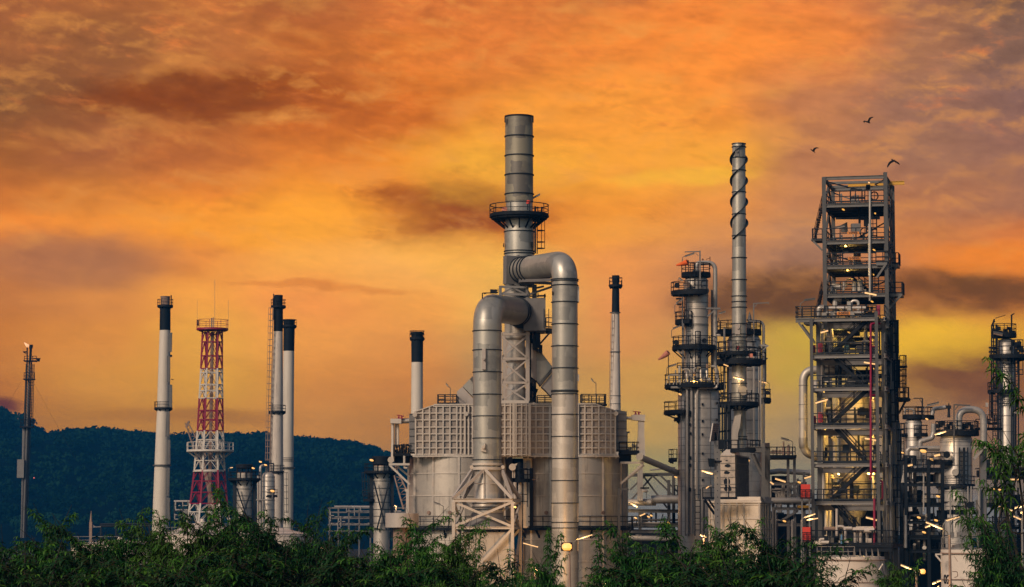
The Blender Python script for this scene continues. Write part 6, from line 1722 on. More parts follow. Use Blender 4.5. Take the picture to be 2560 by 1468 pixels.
    # signs
    for (cx, cy, w, h, v, s) in ((2133, 582.5, 30, 6.2, 1.2, 'V-58302'), (2136, 646, 31, 7.4, 1.2, 'V-58303'), (2109, 783.5, 33, 7.6, -.05, 'E-58302')):
        c = G(cx, cy, v); kk = c.y / F
        b = t.part('sign_board', MB().box(c, (w * kk, .06, h * kk), -TR), M['sign'])
        me = text_mesh(s, h * kk * 1.02, 'ink', .012)
        o = bpy.data.objects.new('lettering', me); COL.objects.link(o); o.parent = b
        o.location = c - t.o.location + V(-TS, -TC, 0) * .045; o.rotation_euler = (R(90), 0, -TR)
    # lamps
    for x, y, g in ((2108, 523, 0), (2189, 533, 0), (2114, 614, 80), (2185, 624, 0), (2119, 675, 60), (2182, 685, 0), (2180, 753, 0), (2095, 816, 200), (2165, 814, 200), (2122, 830, 0), (2095, 989, 230), (2168, 988, 230), (2182, 1000, 0), (2182, 920, 0), (2095, 1082, 230), (2168, 1082, 230), (2183, 1092, 0), (2096, 1184, 230), (2171, 1183, 230), (2182, 1191, 0), (2097, 1268, 230), (2171, 1268, 230), (2081, 1188, 0), (2082, 1193, 0)):
        Y = 270.2 if y < 800 else 271.2
        t.bulb((x, y), Y, .4, glow=g)
    for a, b in (((2052, 832), (2070, 827)), ((2160, 906), (2190, 911)), ((2039, 1008), (2069, 999)), ((2162, 1096), (2190, 1101)), ((2162, 732), (2191, 738)), ((2165, 1294), (2192, 1301)), ((2088, 571), (2112, 566)), ((2104, 634), (2120, 630)), ((2171, 455), (2174, 458))):
        t.lamp(a, b, 267.0 if a[1] > 700 else 270, None, r=.12, mat=M['steel_light'] if a[1] in (571, 634) else None)
    t.lamp((2010, 752), (2038, 748), 266, [(2001, 782), (2001, 760), (2010, 753)], r=.1, mat=M['steel'])
    t.part('lamp_arm', MB().beam(P(2107, 600, 269), P(2107, 604, 269), .1), M['grey'])
tower_kit()

def cabinets():
    spots = [(2035, 872, 8, 18, 'red fire cabinet behind the corner leg, one floor below the wide floor', .6), (2051, 870, 10, 24, 'taller red fire cabinet beside the stair foot below the wide floor of the frame tower', 2.2),
             (2036, 1049, 8, 18, 'red fire cabinet behind the corner leg of the frame tower, beside the big outside pipe', .6), (2051, 1044, 10, 24, 'taller red fire cabinet at the stair foot half way up the frame tower', 2.2),
             (2196, 776, 9, 26, 'red fire cabinet on the right end of the wide floor of the frame tower', 1.0)]
    for x, y, w, h, lb, v in spots:
        c = G(x, y, v); kk = c.y / F
        b = Th('fire_cabinet', lb, 'fire cabinet', V(c.x, c.y, c.z - h * kk / 2), 'red fire cabinets')
        b.part('casing', MB().box(c, (w * kk, .35, h * kk), -TR), M['red_bright' if y > 800 else 'red'])
        b.part('door', MB().box(c + V(-TS, -TC, 0) * .19, (w * kk * .82, .03, h * kk * .86), -TR), M['red'])
    for x, y, w, h, lb in ((2014, 1229, 23, 36, 'bright red panel screen beside the frame tower, the upper of the two'), (2016, 1336, 20, 36, 'bright red panel screen at the foot of the frame tower, just above the leaves')):
        c = P(x, y, 266.5); kk = 266.5 / F
        b = Th('fire_screen', lb, 'screen', V(c.x, c.y, c.z - h * kk / 2), 'bright red panel screens')
        b.part('panel', MB().box(c, (w * kk, .12, h * kk)), M['red_bright'])
        q = c + V(0, -.3, -h * kk * .5)
        b.part('railing', MB().rail([q + V(-w * kk * .6, 0, 0), q + V(w * kk * .6, 0, 0)], h * kk * .62, .04, .5), M['dark'])
        b.part('post', MB().beam(V(c.x - w * kk * .4, c.y + .1, c.z - h * kk * .5 - 3), V(c.x - w * kk * .4, c.y + .1, c.z), .14).beam(V(c.x + w * kk * .4, c.y + .1, c.z - h * kk * .5 - 3), V(c.x + w * kk * .4, c.y + .1, c.z), .14), M['steel'])
cabinets()
# ================================================================ far right: columns, racks, tanks, lamp posts
def right_col(label, Y, cx, r, ytop, ybot, seams, m='alum'):
    t = Th('process_column', label, 'column', P(cx, 1340, Y), 'silver process columns on the far right'); t.o.location.z = 0
    k = Y / F; f = P(cx, 1340, Y)
    t.part('shell', MB().rev([(V(f.x, Y, 0), r * k), (P(cx, ytop + r * .45, Y), r * k), (P(cx, ytop + r * .2, Y), r * .86 * k), (P(cx, ytop + r * .06, Y), r * .55 * k), (P(cx, ytop, Y), r * .15 * k)], 36), M[m])
    shell_rings(t, cx, Y, seams, r, 1.2, .7)
    return t
def rc1():
    Y = 330; t = right_col('pale domed column right beside the frame tower, lit on its left side', Y, 2284, 21, 1046, 1200, (1056, 1072, 1095, 1101, 1125, 1150))
    t.plat(2284, 1040, Y, 28, 2, h=1.1, step=1.2, th=.4); t.plat(2312, 1041, Y, 24, 2, h=1.1, step=1.2, th=.4)
    t.plat(2262, 1087, Y, 14, 2, h=1.4, step=.9, th=.3); t.plat(2300, 1086, Y - 1, 20, 2, -150, 30, h=1.1, step=.9, th=.3)
    m = MB(); m.ladder(P(2254, 1160, Y - 1), P(2254, 1060, Y - 1), .6, .05, cage=1, out=(-1, -.5, 0))
    t.part('ladder', m, M['navy'])
    m = MB(); pxtube(m, [(2285, 1040), (2285, 1023), (2262, 1023), (2262, 1035)], Y, .12, 8); pxtube(m, [(2268, 1160), (2268, 1127), (2275, 1121), (2352, 1121)], Y - 3, .3, 12, .7); pxtube(m, [(2300, 1120), (2300, 1104), (2330, 1095), (2334, 1080), (2334, 1060)], Y - 2, .32, 12, .8)
    pxtube(m, [(2330, 1038), (2334, 1022), (2352, 1020), (2364, 1018)], Y - 1, .26, 12, .7); pxtube(m, [(2300, 1110), (2300, 1160)], Y - 1, .1, 8)
    t.part('pipe', m, M['pipe'])
    t.part('relief_valve', MB().pxrev(2372, Y - 1, [(1044, 4), (1028, 3), (1020, 3), (1008, 1)], 10).box(P(2370, 1018, Y - 1), (.7, .5, .4)), M['navy'])
    t.part('davit', MB().beam(P(2306, 1040, Y), P(2306, 996, Y), .16).beam(P(2285, 996, Y), P(2306, 996, Y), .12).beam(P(2268, 1002, Y), P(2286, 996, Y), .05).beam(P(2306, 1010, Y), P(2299, 998, Y), .07), M['navy'])
    t.lamp((2318, 1015), (2347, 1008), Y - 2, [(2310, 1035), (2311, 1020), (2318, 1015)], r=.13, mat=M['steel_light'])
    t.bulb((2317, 1047), Y - 2, .5); t.bulb((2256, 1131), Y - 3, .5); t.bulb((2308, 1127), Y - 5, 1.1)
    t.part('lit_box', MB().prism([(2304, 1156), (2304, 1138), (2314, 1138), (2314, 1156)], Y - .2, .5), M['heater'])
rc1()
def rc2():
    Y = 322; t = right_col('broad silver column with four ring platforms and a gooseneck pipe, far right centre', Y, 2390, 40, 1079, 1345, (1101, 1106, 1134, 1165, 1230, 1295))
    t.plat(2393, 1078, Y, 54, 6, h=1.15, step=1.2, th=.6); t.plat(2350, 1154, Y - 1, 34, 2, -190, 10, h=1.1, th=.4)
    t.plat(2389, 1214, Y, 49, 39, -190, 10, br=6, brl=8, h=1.1, step=1.4, th=.3, mat=M['navy']); t.plat(2394, 1278, Y, 43, 30, -200, 20, h=1.1, step=1.3, th=.4)
    m = MB(); pxtube(m, [(2397, 1078), (2397, 1024), (2459, 1024), (2459, 1112)], Y - 2, .42, 16, 1.5)
    t.part('gooseneck_pipe', m, M['pipe'])
    m = MB().prism([(2451, 1335), (2451, 1122), (2466, 1122), (2466, 1335)], Y - 1, .8); t.part('support_column', m, M['steel'])
    t.part('support_beam', MB().beam(P(2429, 1119, Y - 2), P(2476, 1119, Y - 2), .5, .3).beam(P(2434, 1148, Y - 2), P(2457, 1124, Y - 2), .3), M['steel_light'])
    t.part('pipe_frame', MB().beam(P(2385, 1165, Y - 3), P(2385, 1012, Y - 3), .14).beam(P(2385, 1012, Y - 3), P(2425, 1014, Y - 3), .16).beam(P(2388, 1024, Y - 3), P(2396, 1014, Y - 3), .1), M['grey'])
    t.part('manhole', MB().tube([P(2388, 1181, Y - 1.9), P(2388, 1181, Y - 2.4)], .4, 20), M['alum_plain']); t.part('manhole', MB().tube([P(2388, 1256, Y - 1.9), P(2388, 1256, Y - 2.3)], .42, 20), M['alum_plain'])
    for x, y, r in ((2367, 1137, .42), (2425, 1263, .42)):
        t.part('valve_wheel', MB().tube([P(x, y, Y - 2.5), P(x, y, Y - 2.7)], r, 16), M['dark'])
    m = MB(); m.ladder(P(2405, 1210, Y - 2.3), P(2405, 1119, Y - 2.3), .6, .08, step=.5); m.ladder(P(2414, 1210, Y - 2.3), P(2414, 1119, Y - 2.3), .5, .08, step=.5)
    t.part('ladder', m, M['navy'])
    m = MB()
    for x in (2376, 2420, 2428): pxtube(m, [(x, 1340), (x, 1216)], Y - 2.2, .1, 8)
    pxtube(m, [(2443, 1340), (2443, 1250)], Y - 1, .2, 8); pxtube(m, [(2432, 1220), (2448, 1218), (2448, 1335)], Y - 1.5, .18, 10)
    t.part('riser_pipe', m, M['pipe'])
    t.lamp((2337, 1087), (2365, 1079), Y - 3.2, [(2365, 1079), (2372, 1078)], r=.14, glow=120)
    t.lamp((2336, 1140), (2350, 1137), Y - 3, None, r=.2); t.bulb((2329, 1148), Y - 3, .6)
    t.part('top_gear', MB().rail([P(2440, 1072, Y), P(2502, 1072, Y + 2)], 1.15, .05, 1.0).rail([P(2452, 1060, Y + 2), P(2492, 1060, Y + 3)], 1.1, .05, 1.0).beam(P(2440, 1073, Y), P(2503, 1073, Y + 2), .5, .3), M['dark'])
    m = MB(); rg = random.Random(9)
    for i in range(14): m.box(P(2345 + i * 6.5, 1066 + rg.uniform(-7, 7), Y - 1.5), (.4, .5, rg.uniform(.3, .8)))
    t.part('valve_set', m, M['dark'])
    t.part('hook_lamp', MB().beam(P(2468, 1040, Y), P(2468, 1022, Y), .05).box(P(2467, 1012, Y), (.3, .3, .5)), M['steel_light'])
rc2()
def rc3():
    Y = 345; t = right_col('thin tall column at the right edge with three dark platforms, partly behind foliage', Y, 2516, 20, 846, 1220, (855, 866, 950, 985, 1016, 1040, 1080, 1120))
    t.plat(2510, 835, Y, 31, 2, h=1.25, step=1.1, th=.5); t.plat(2526, 890, Y, 52, 18, br=8, brl=14, h=1.1, step=1.3, th=.4); t.plat(2505, 978, Y, 36, 18, -200, -20, br=3, brl=8, h=1.1, step=1.0, th=.3)
    m = MB()
    for x in (2479, 2484, 2490, 2493): m.beam(P(x, 1045 if x == 2479 else 975, Y - 1), P(x, 812, Y - 1), .16)
    for y in range(845, 975, 9): m.beam(P(2478, y, Y - 1), P(2494, y + 2, Y - 1), .1)
    t.part('ladder', m, M['dark'])
    t.part('davit', MB().beam(P(2529, 836, Y), P(2529, 788, Y), .18).beam(P(2527, 789, Y), P(2536, 784, Y), .14).beam(P(2480, 815, Y), P(2486, 798, Y), .2).beam(P(2488, 796, Y), P(2514, 788, Y), .08).beam(P(2478, 815, Y), P(2488, 803, Y), .1), M['dark'])
    m = MB(); rg = random.Random(5)
    for i in range(12): m.box(P(2484 + i * 4.6, 826 + rg.uniform(-5, 7), Y - 1.2), (.35, .4, rg.uniform(.3, .7)))
    for i in range(9): m.box(P(2528 + i * 3.5, 870 + rg.uniform(-14, 10), Y - 1.2), (.4, .4, rg.uniform(.3, .8)))
    t.part('valve_set', m, M['dark'])
    t.part('tray_arm', MB().beam(P(2472, 869, Y), P(2490, 869, Y), .2).beam(P(2472, 880, Y), P(2490, 880, Y), .2).beam(P(2473, 890, Y), P(2484, 891, Y), .3), M['dark'])
    t.lamp((2484, 834), (2506, 839), Y - 2, None, r=.2, mat=M['rusty']); t.lamp((2535, 1032), (2552, 1034), Y - 2, None, r=.13, mat=M['steel_light'])
    m = MB(); pxtube(m, [(2534, 1120), (2534, 985)], Y - 1, .08, 8); [pxtube(m, [(x, 1140), (x, y)], Y - 1.2, .09, 8) for x, y in ((2497, 850), (2502, 895), (2529, 850), (2538, 895), (2546, 880))]; m.ladder(P(2488, 1100, Y - 1), P(2488, 980, Y - 1), .6, .06, cage=1, out=(-1, -.5, 0)); m.ladder(P(2542, 975, Y - 1), P(2542, 850, Y - 1), .6, .06, cage=1, out=(1, -.5, 0)); [m.rail([P(2492, y, Y - 1.3), P(2545, y, Y - 1.3)], 1.1, .05, .8) for y in (930, 1010)]; pxtube(m, [(2540, 1120), (2540, 985)], Y - 1, .08, 8); t.part('riser_pipe', m, M['navy'])
rc3()

def process_rack(label, Y, x0, x1, ytop, levels, cols, sd, lamps, pipes=44, dark=True):
    t = Th('process_rack', label, 'process rack', P((x0 + x1) / 2, 1340, Y), 'dark equipment racks on the far right'); t.o.location.z = 0
    rg = random.Random(sd); f = MB()
    for x in cols:
        for d in (0, 7): f.beam(V(P(x, 1340, Y + d).x, Y + d, 0), P(x, ytop + rg.uniform(0, 14), Y + d), .36)
    for y in levels:
        for d in (0, 7): f.ibeam(P(x0, y, Y + d), P(x1, y, Y + d), .3, .36)
        for x in cols: f.beam(P(x, y, Y), P(x, y, Y + 7), .3)
    for a, b in zip(cols, cols[1:]):
        y0 = rg.choice(levels[:-1]); f.beam(P(a, y0 + 30, Y + 7), P(b, y0, Y + 7), .22)
    t.part('frame', f, M['navy' if dark else 'grey'])
    fl = MB(); rl = MB()
    for y in levels:
        if rg.random() < .75:
            fl.box((P(x0, y, Y + 3.5) + P(x1, y, Y + 3.5)) / 2 + V(0, 0, .26), (P(x1, y, Y).x - P(x0, y, Y).x, 6.8, .1))
            rl.rail([P(x0 + 3, y - 4, Y), P(x1 - 3, y - 4, Y)], 1.1, .045, 1.2)
    fo = t.part('floor', fl, M['dark']); t.part('railing', rl, M['dark'], fo)
    p = MB()
    for i in range(pipes):
        y = rg.choice(levels); x = rg.uniform(x0, x1); v = rg.uniform(.5, 6); r = rg.uniform(.06, .2)
        if i % 2: p.tube([P(x, y - 1, Y + v), P(x, y - rg.uniform(12, 40), Y + v)], r, 8)
        else:
            a = rg.uniform(x0, x1 - 15); b = min(x1, a + rg.uniform(15, 50)); yy = y - rg.uniform(3, 18); p.tube(bend([P(a, y, Y + v), P(a, yy, Y + v), P(b, yy, Y + v), P(b, y, Y + v)], .3), r, 8)
    t.part('pipe', p, M['steel'])
    e = MB()
    for i in range(pipes):
        y = rg.choice(levels); x = rg.uniform(x0, x1); w = rg.uniform(.3, 1.3); h = rg.uniform(.3, 1.5); c = P(x, y, Y + rg.uniform(1, 5)); e.box(c + V(0, 0, h / 2 + .3), (w, .8, h))
    t.part('equipment', e, M['navy'])
    dr = MB()
    for i in range(3):
        y = rg.choice(levels); a = rg.uniform(x0 + 4, x1 - 35); c0, c1_ = P(a, y - 9, Y + 2), P(a + 30, y - 9, Y + 2); d = (c1_ - c0).normalized(); dr.tube([c0 - d * .25, c0, c1_, c1_ + d * .25], [.15, .42, .42, .15], 14)
    t.part('drum', dr, M['alum_plain'])
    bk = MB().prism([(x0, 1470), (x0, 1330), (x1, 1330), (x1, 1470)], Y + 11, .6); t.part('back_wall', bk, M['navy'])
    v = MB()
    for i in range(pipes // 2):
        x = rg.uniform(x0 + 2, x1 - 2); y1 = rg.uniform(levels[0] - 20, levels[-1]); y0 = min(1400, y1 + rg.uniform(40, 130)); v.tube([P(x, y0, Y + rg.uniform(-.6, 6)), P(x, y1, Y + .2)], rg.uniform(.08, .26), 8)
    t.part('riser_pipe', v, M['alum_plain'])
    for i in range(3):
        y = rg.choice(levels); x = rg.uniform(x0 + 10, x1 - 10); r = rg.uniform(5, 9)
        t.part('small_vessel', MB().pxrev(x, Y + 1.5, [(y, r * .6), (y - 3, r), (y - 26, r), (y - 31, r * .5)], 16), M['alum_plain'])
    for q in lamps:
        if len(q) == 2: t.bulb(q, Y - 1.5, .6)
        else: t.lamp(q[:2], q[2:], Y - 1.5, None, r=.15)
    return t
process_rack('dark many-decked rack of pipes and drums between the frame tower and the broad column', 300, 2252, 2358, 1150, [1178, 1212, 1264, 1306, 1345, 1378], [2252, 2264, 2321, 2356], 14, [(2270, 1165, 2281, 1162), (2345, 1240), (2310, 1330), (2340, 1300), (2232, 1211, 2239, 1207), (2236, 1219), (2236, 1225), (2230, 1230), (2297, 1293), (2240, 1310)])
process_rack('dark rack of pipes behind the leaves at the right edge, under the thin column', 335, 2448, 2600, 1140, [1176, 1196, 1265, 1320, 1370], [2462, 2488, 2525, 2585], 15, [(2526, 1199, 2546, 1199), (2500, 1224), (2483, 1222)])
process_rack('low dark rack of valves and pipes below the small heater platform', 335, 1700, 1960, 1275, [1285, 1312, 1345], [1735, 1790, 1860, 1930], 16, [], 30)
process_rack('deep dark rack behind the reactor at the back of the frame tower', 296, 2040, 2215, 1195, [1255, 1300, 1345], [2048, 2100, 2160, 2210], 19, [], 30)

def person_on_deck():
    Y = 321.0; c = P(2283, 1176, Y)
    t = Th('person', 'small worker in white helmet and pale overalls standing on a deck', 'person', c)
    k = 1.0
    def el(mb, c, rx, ry, rz, n=12):
        rows = []
        for i in range(9):
            a = -math.pi / 2 + math.pi * i / 8; rows.append((V(c.x, c.y, c.z + rz * math.sin(a)), max(.004, rx * math.cos(a))))
        return mb.rev(rows, n)
    b = MB()
    for s in (-1, 1): b.tube([c + V(s * .11, 0, .0), c + V(s * .10, -.01, .45), c + V(s * .09, 0, .88)], [.06, .075, .1], 10)
    b.tube([c + V(0, 0, .82), c + V(0, 0, 1.0), c + V(0, 0, 1.25), c + V(0, 0, 1.45), c + V(0, 0, 1.53)], [.15, .15, .18, .17, .06], 12)
    for s in (-1, 1): b.tube([c + V(s * .19, 0, 1.42), c + V(s * .25, -.03, 1.12), c + V(s * .22, -.18, .9)], [.065, .055, .04], 8)
    b.tube([c + V(0, 0, 1.5), c + V(0, -.01, 1.58), c + V(0, -.02, 1.66), c + V(0, -.01, 1.74)], [.055, .08, .095, .07], 12)
    t.part('body', b, M['steel_light'])
    h = MB(); h.rev([(c + V(0, 0, 1.69), .14), (c + V(0, 0, 1.71), .125), (c + V(0, 0, 1.78), .1), (c + V(0, 0, 1.82), .03)], 14); t.part('helmet', h, M['white'])
    q = P(2283, 1176, Y); p = Th('access_deck', 'small railed deck in front of the pale domed column where the worker stands', 'deck', q + V(0, 0, -.25))
    p.part('floor', MB().box(q + V(.3, 0, -.12), (3.4, 1.8, .2)), M['dark']); p.part('railing', MB().rail([q + V(-1.4, -.85, 0), q + V(2, -.85, 0)], 1.1, .04, .9), M['dark'])
    p.part('post', MB().beam(V(q.x - 1.2, q.y, 0), q + V(-1.2, 0, -.2), .2).beam(V(q.x + 1.9, q.y, 0), q + V(1.9, 0, -.2), .2), M['navy'])
person_on_deck()

def water_tank(label, Y, cx, r, ytop, number=None):
    t = Th('storage_tank', label, 'storage tank', P(cx, 1345, Y), 'white storage tanks behind the trees'); t.o.location.z = 0
    k = Y / F; e = P(cx, ytop, Y); c0 = V(e.x, Y, 0)
    sh = t.part('shell', MB().rev([(c0, r * k), (e, r * k), (e + V(0, 0, .12), r * k * .12)], 64), M['tank'])
    m = MB()
    m.tube(m.arc_pts(e + V(0, 0, -.28), r * k + .12, -175, -5, 30), .05, 6)
    m.tube(m.arc_pts(e + V(0, 0, -2.2), r * k + .1, -175, -5, 30), .03, 6)
    for a in (-165, -120, -75, -30): m.box(e + V(math.cos(R(a)) * (r * k + .1), math.sin(R(a)) * (r * k + .1), -.28), (.12, .12, .12))
    t.part('sprinkler_pipe', m, M['rusty'])
    m = MB(); m.rail(m.arc_pts(e, r * k - .05, -180, -90, 16), .9, .03, 1.2); t.part('railing', m, M['steel'])
    if number:
        a = R(-154); me = text_mesh(number, .9, 'black', .03); o = bpy.data.objects.new('lettering', me); COL.objects.link(o); o.parent = sh
        R_ = r * k
        for v in me.vertices:                       # wrap the figures round the shell
            an = a + v.co.x / R_; rr = R_ + .02 + v.co.z
            v.co = (rr * math.cos(an), rr * math.sin(an), P(cx, 1449, Y).z + v.co.y)
        o.location = V(e.x, Y, 0) - t.o.location
    return t
tk = water_tank('white round tank marked 02 with a rusty sprinkler ring, bottom right', 200, 2432, 79, 1374, '02')
tk.part('bracket', MB().beam(P(2338, 1386, 198), P(2355, 1386, 198), .1).beam(P(2339, 1388, 198), P(2353, 1404, 198), .12), M['tank'])
tk.part('roof_gear', MB().prism([(2383, 1372), (2386, 1362), (2428, 1358), (2430, 1372)], 199, 1).rail([P(2400, 1345, 199), P(2450, 1340, 199)], .5, .04, .8).box(P(2380, 1338, 199), (.3, .3, .4)).box(P(2398, 1338, 199), (.3, .3, .4)), M['steel'])
tk.part('gallery', MB().ladder(P(2450, 1415, 198.2), P(2450, 1380, 198.2), .5, .03).beam(P(2443, 1380, 198), P(2478, 1380, 198), .08), M['navy'])
tk.part('pipe_loop', MB().tube(bend([P(2381, 1429, 197.2), P(2394, 1429, 197.2), P(2394, 1441, 197.2), P(2386, 1444, 197.2)], .2), .03, 6).beam(P(2385, 1390, 197.2), P(2394, 1404, 197.2), .03), M['rusty'])
tk2 = water_tank('broad white tank right under the frame tower, branches hanging before it', 236, 2126, 84, 1392)
m_ = MB()
for i in range(6): m_.prism([(2120 + i * 15, 1392), (2120 + i * 15, 1372), (2124 + i * 15, 1392)], 234, .3)
tk2.part('roof_fin', m_, M['steel'])
tk2.part('drain_pipe', MB().tube(bend([P(2207, 1410, 233.5), P(2196, 1428, 233.5), P(2196, 1432, 233.5)], .2), .07, 6), M['tank'])

def lamp_post(label, Y, base, top, tubes, flood=None, mm='rusty', group='lamp posts of the plant'):
    t = Th('lamp_post', label, 'lamp post', P(base, 1345, Y), group); t.o.location.z = 0
    b = P(base, 1345, Y)
    t.part('post', MB().tube([V(b.x, Y, 0), V(b.x, Y, P(0, top, Y).z)], [.14, .08], 10), M[mm])
    for i, (a, c, arm) in enumerate(tubes): t.lamp(a, c, Y, arm, r=.075, glow=90 if i == 0 and Y > 185 else 0)
    if flood:
        x, y, w, h = flood; c = P(x, y, Y); kk = Y / F
        hd = t.part('floodlight', MB().box(c + V(0, .14, 0), (w * kk * 1.15, .2, h * kk * 1.2)).beam(c + V(0, .1, -h * kk * .6), V(b.x, Y, P(0, top, Y).z), .06), M['dark'])
        t.part('lamp_glass', MB().rev([(c + V(0, -.05, -h * kk * .5), w * kk * .3), (c + V(0, -.05, -h * kk * .2), w * kk * .5), (c + V(0, -.05, h * kk * .25), w * kk * .48), (c + V(0, -.05, h * kk * .5), w * kk * .25)], 16), M['sodium'], hd)
        li = bpy.data.lights.new('lamp_light', 'POINT'); li.energy = 3500 if Y > 240 else 1200; li.color = (1, .45, .07); li.shadow_soft_size = .25
        lo = bpy.data.objects.new('lamp_light', li); COL.objects.link(lo); lo.parent = hd; lo.location = c + V(-.25, .9, .35) - t.o.location
    return t
lamp_post('tall lamp post with two glowing tubes before the tank marked 02', 190, 2374, 1338, [((2315, 1306), (2356, 1323), [(2372, 1345), (2368, 1330), (2356, 1322)]), ((2366, 1302), (2398, 1292), [(2358, 1370), (2358, 1312), (2366, 1302)]), ((2313, 1319), (2325, 1314), None)])
lamp_post('lamp post with a glowing orange floodlight and two slanting tubes before the furnace', 250, 1424, 1378, [((1443, 1349), (1481, 1337), [(1428, 1380), (1434, 1356), (1443, 1349)]), ((1308, 1358), (1345, 1368), None)], (1417, 1367, 25, 18))
lamp_post('lamp post whose blazing orange lamp shines low down near the tank marked 02', 215, 2290, 1440, [((2252, 1413), (2280, 1424), [(2290, 1440), (2289, 1428), (2280, 1422)])], (2307, 1429, 13, 12))
lamp_post('grey lamp post with three tubes left of the frame tower foot', 255, 2004, 1300, [((2011, 1294), (2038, 1285), [(2004, 1310), (2004, 1298), (2011, 1293)]), ((2017, 1301), (2045, 1296), None)], mm='steel')
lamp_post('lamp post at the right edge with several tubes among the leaves', 200, 2556, 1295, [((2537, 1271), (2562, 1264), [(2556, 1300), (2556, 1280), (2562, 1266)]), ((2552, 1283), (2575, 1278), None), ((2534, 1291), (2552, 1299), [(2556, 1310), (2552, 1299)]), ((2497, 1267), (2530, 1277), [(2524, 1330), (2524, 1278)])], mm='steel')
lamp_post('short post with small yellow lamps shining through leaves near the left edge', 150, 112, 1432, [((110, 1418), (117, 1424), None), ((111, 1426), (118, 1421), None)])
lamp_post('short post with small yellow lamps below the squat stack, seen through leaves', 150, 578, 1402, [((569, 1394), (588, 1398), None), ((567, 1424), (580, 1426), None)])
lamp_post('short post with yellow lamps just left of the far silver rack, seen through leaves', 150, 812, 1376, [((801, 1369), (822, 1374), None)])
lamp_post('low lamp glowing at the bottom edge right of the furnace base', 240, 1507, 1465, [((1506, 1461), (1521, 1455), None)])
lamp_post('low lamp glowing in front of the small heater, just above the leaves', 240, 1760, 1346, [((1751, 1337), (1757, 1342), None), ((1760, 1339), (1766, 1344), None), ((1862, 1335), (1875, 1331), None)])
lamp_post('low lamp glowing under the lit orange floodlight of the furnace', 245, 1338, 1430, [((1331, 1416), (1344, 1426), None)])
lamp_post('low lamp glowing at the very bottom left of the tank marked 02', 190, 2345, 1465, [((2331, 1460), (2340, 1457), None), ((2342, 1455), (2352, 1452), None)])
lamp_post('distant lit lamp before the dark hill, over the white drum', 330, 990, 1330, [((986, 1264), (992, 1267), [(990, 1330), (990, 1268)])])

# ---------------- birds
def bird(label, Y, body, wing1, wing2, extra=None):
    """one skin: a spindle body with head and tail, and two thick tapering wings"""
    C0 = P(body[1][0], body[1][1], Y)
    o = Th('bird', label, 'bird', C0, 'dark birds in the sky')
    k = Y / F
    vs = [P(x, y, Y) for x, y, r in body]; rr = [r * k for x, y, r in body]
    mb = MB().tube(vs, rr, 10)
    def wing(w, dy):
        w = [(x, y, h * 1.3) for x, y, h in w]
        top, bot = [], []
        for i, (x, y, hw) in enumerate(w):
            c = P(x, y, Y + dy * i * k); n = P(w[min(i + 1, len(w) - 1)][0], w[min(i + 1, len(w) - 1)][1], Y) - P(w[max(i - 1, 0)][0], w[max(i - 1, 0)][1], Y)
            n.y = 0; n.normalize(); q = V(-n.z, 0, n.x) * hw * k
            top.append(c + q); bot.append(c - q)
        m = len(w); th = V(0, .05, 0)
        vs = top + bot + [t + th for t in top] + [b + th for b in bot]; fs = []
        for i in range(m - 1):
            fs += [(i, i + 1, m + i + 1, m + i), (2 * m + i, 3 * m + i, 3 * m + i + 1, 2 * m + i + 1), (i, 2 * m + i, 2 * m + i + 1, i + 1), (m + i, m + i + 1, 3 * m + i + 1, 3 * m + i)]
        fs += [(0, m, 3 * m, 2 * m), (m - 1, 3 * m - 1, 4 * m - 1, 2 * m - 1)]
        mb.add(vs, fs)
    wing(wing1, -6); 
    if wing2: wing(wing2, 6)
    o.part('body', mb, M['feather'])
bird('highest small dark bird in flight, one wing raised, above the frame tower', 230, [(2176, 309, .3), (2174, 307, 1.4), (2171, 306, 2.0), (2167, 304, 1.6), (2163, 303, .8)], [(2171, 305, 2.2), (2173, 300, 2.0), (2175, 296, 1.9), (2179, 294, 1.2), (2183.5, 293, .5)], [(2168, 305, 1.4), (2164, 303.6, .8), (2161, 304, 2.2), (2158.5, 304.5, 1.2)])
bird('small dark bird with raised wings, lowest left of the three near the slim stack', 230, [(2038, 383, .3), (2036, 380, 1.3), (2034, 378, 2.0), (2030, 376, 1.4), (2027.5, 375, .5)], [(2033, 378, 2.2), (2036, 373, 2.1), (2038, 371, 1.7), (2042, 369.8, 1.2), (2047, 370, .4)], [(2033, 378, 1.4), (2030, 375.5, 1.0), (2026, 372.5, .5)])
bird('larger dark bird gliding with drooped wings just over the frame tower top', 220, [(2240.5, 409, .3), (2238, 405, .7), (2234, 402, 2.1), (2230, 399, 1.6), (2227.5, 397.8, .4)], [(2233, 402, 2.4), (2228, 405, 2.2), (2224, 408, 2.2), (2221, 413, 1.8), (2218.5, 418.5, .7)], [(2234, 401.5, 2.0), (2240, 404, 1.2), (2245, 408, 1.5), (2249.5, 411.5, .5)])
# ================================================================ foreground trees
def raw_mesh(name, A, mats, nq_per=4, mi=None):
    me = bpy.data.meshes.new(name); nq = len(A) // nq_per
    me.vertices.add(len(A)); me.vertices.foreach_set('co', np.ascontiguousarray(A, dtype=np.float32).ravel())
    me.loops.add(nq * nq_per); me.loops.foreach_set('vertex_index', np.arange(nq * nq_per, dtype=np.int32))
    me.polygons.add(nq); me.polygons.foreach_set('loop_start', np.arange(nq, dtype=np.int32) * nq_per)
    for m in mats: me.materials.append(m)
    me.update(calc_edges=True); return me

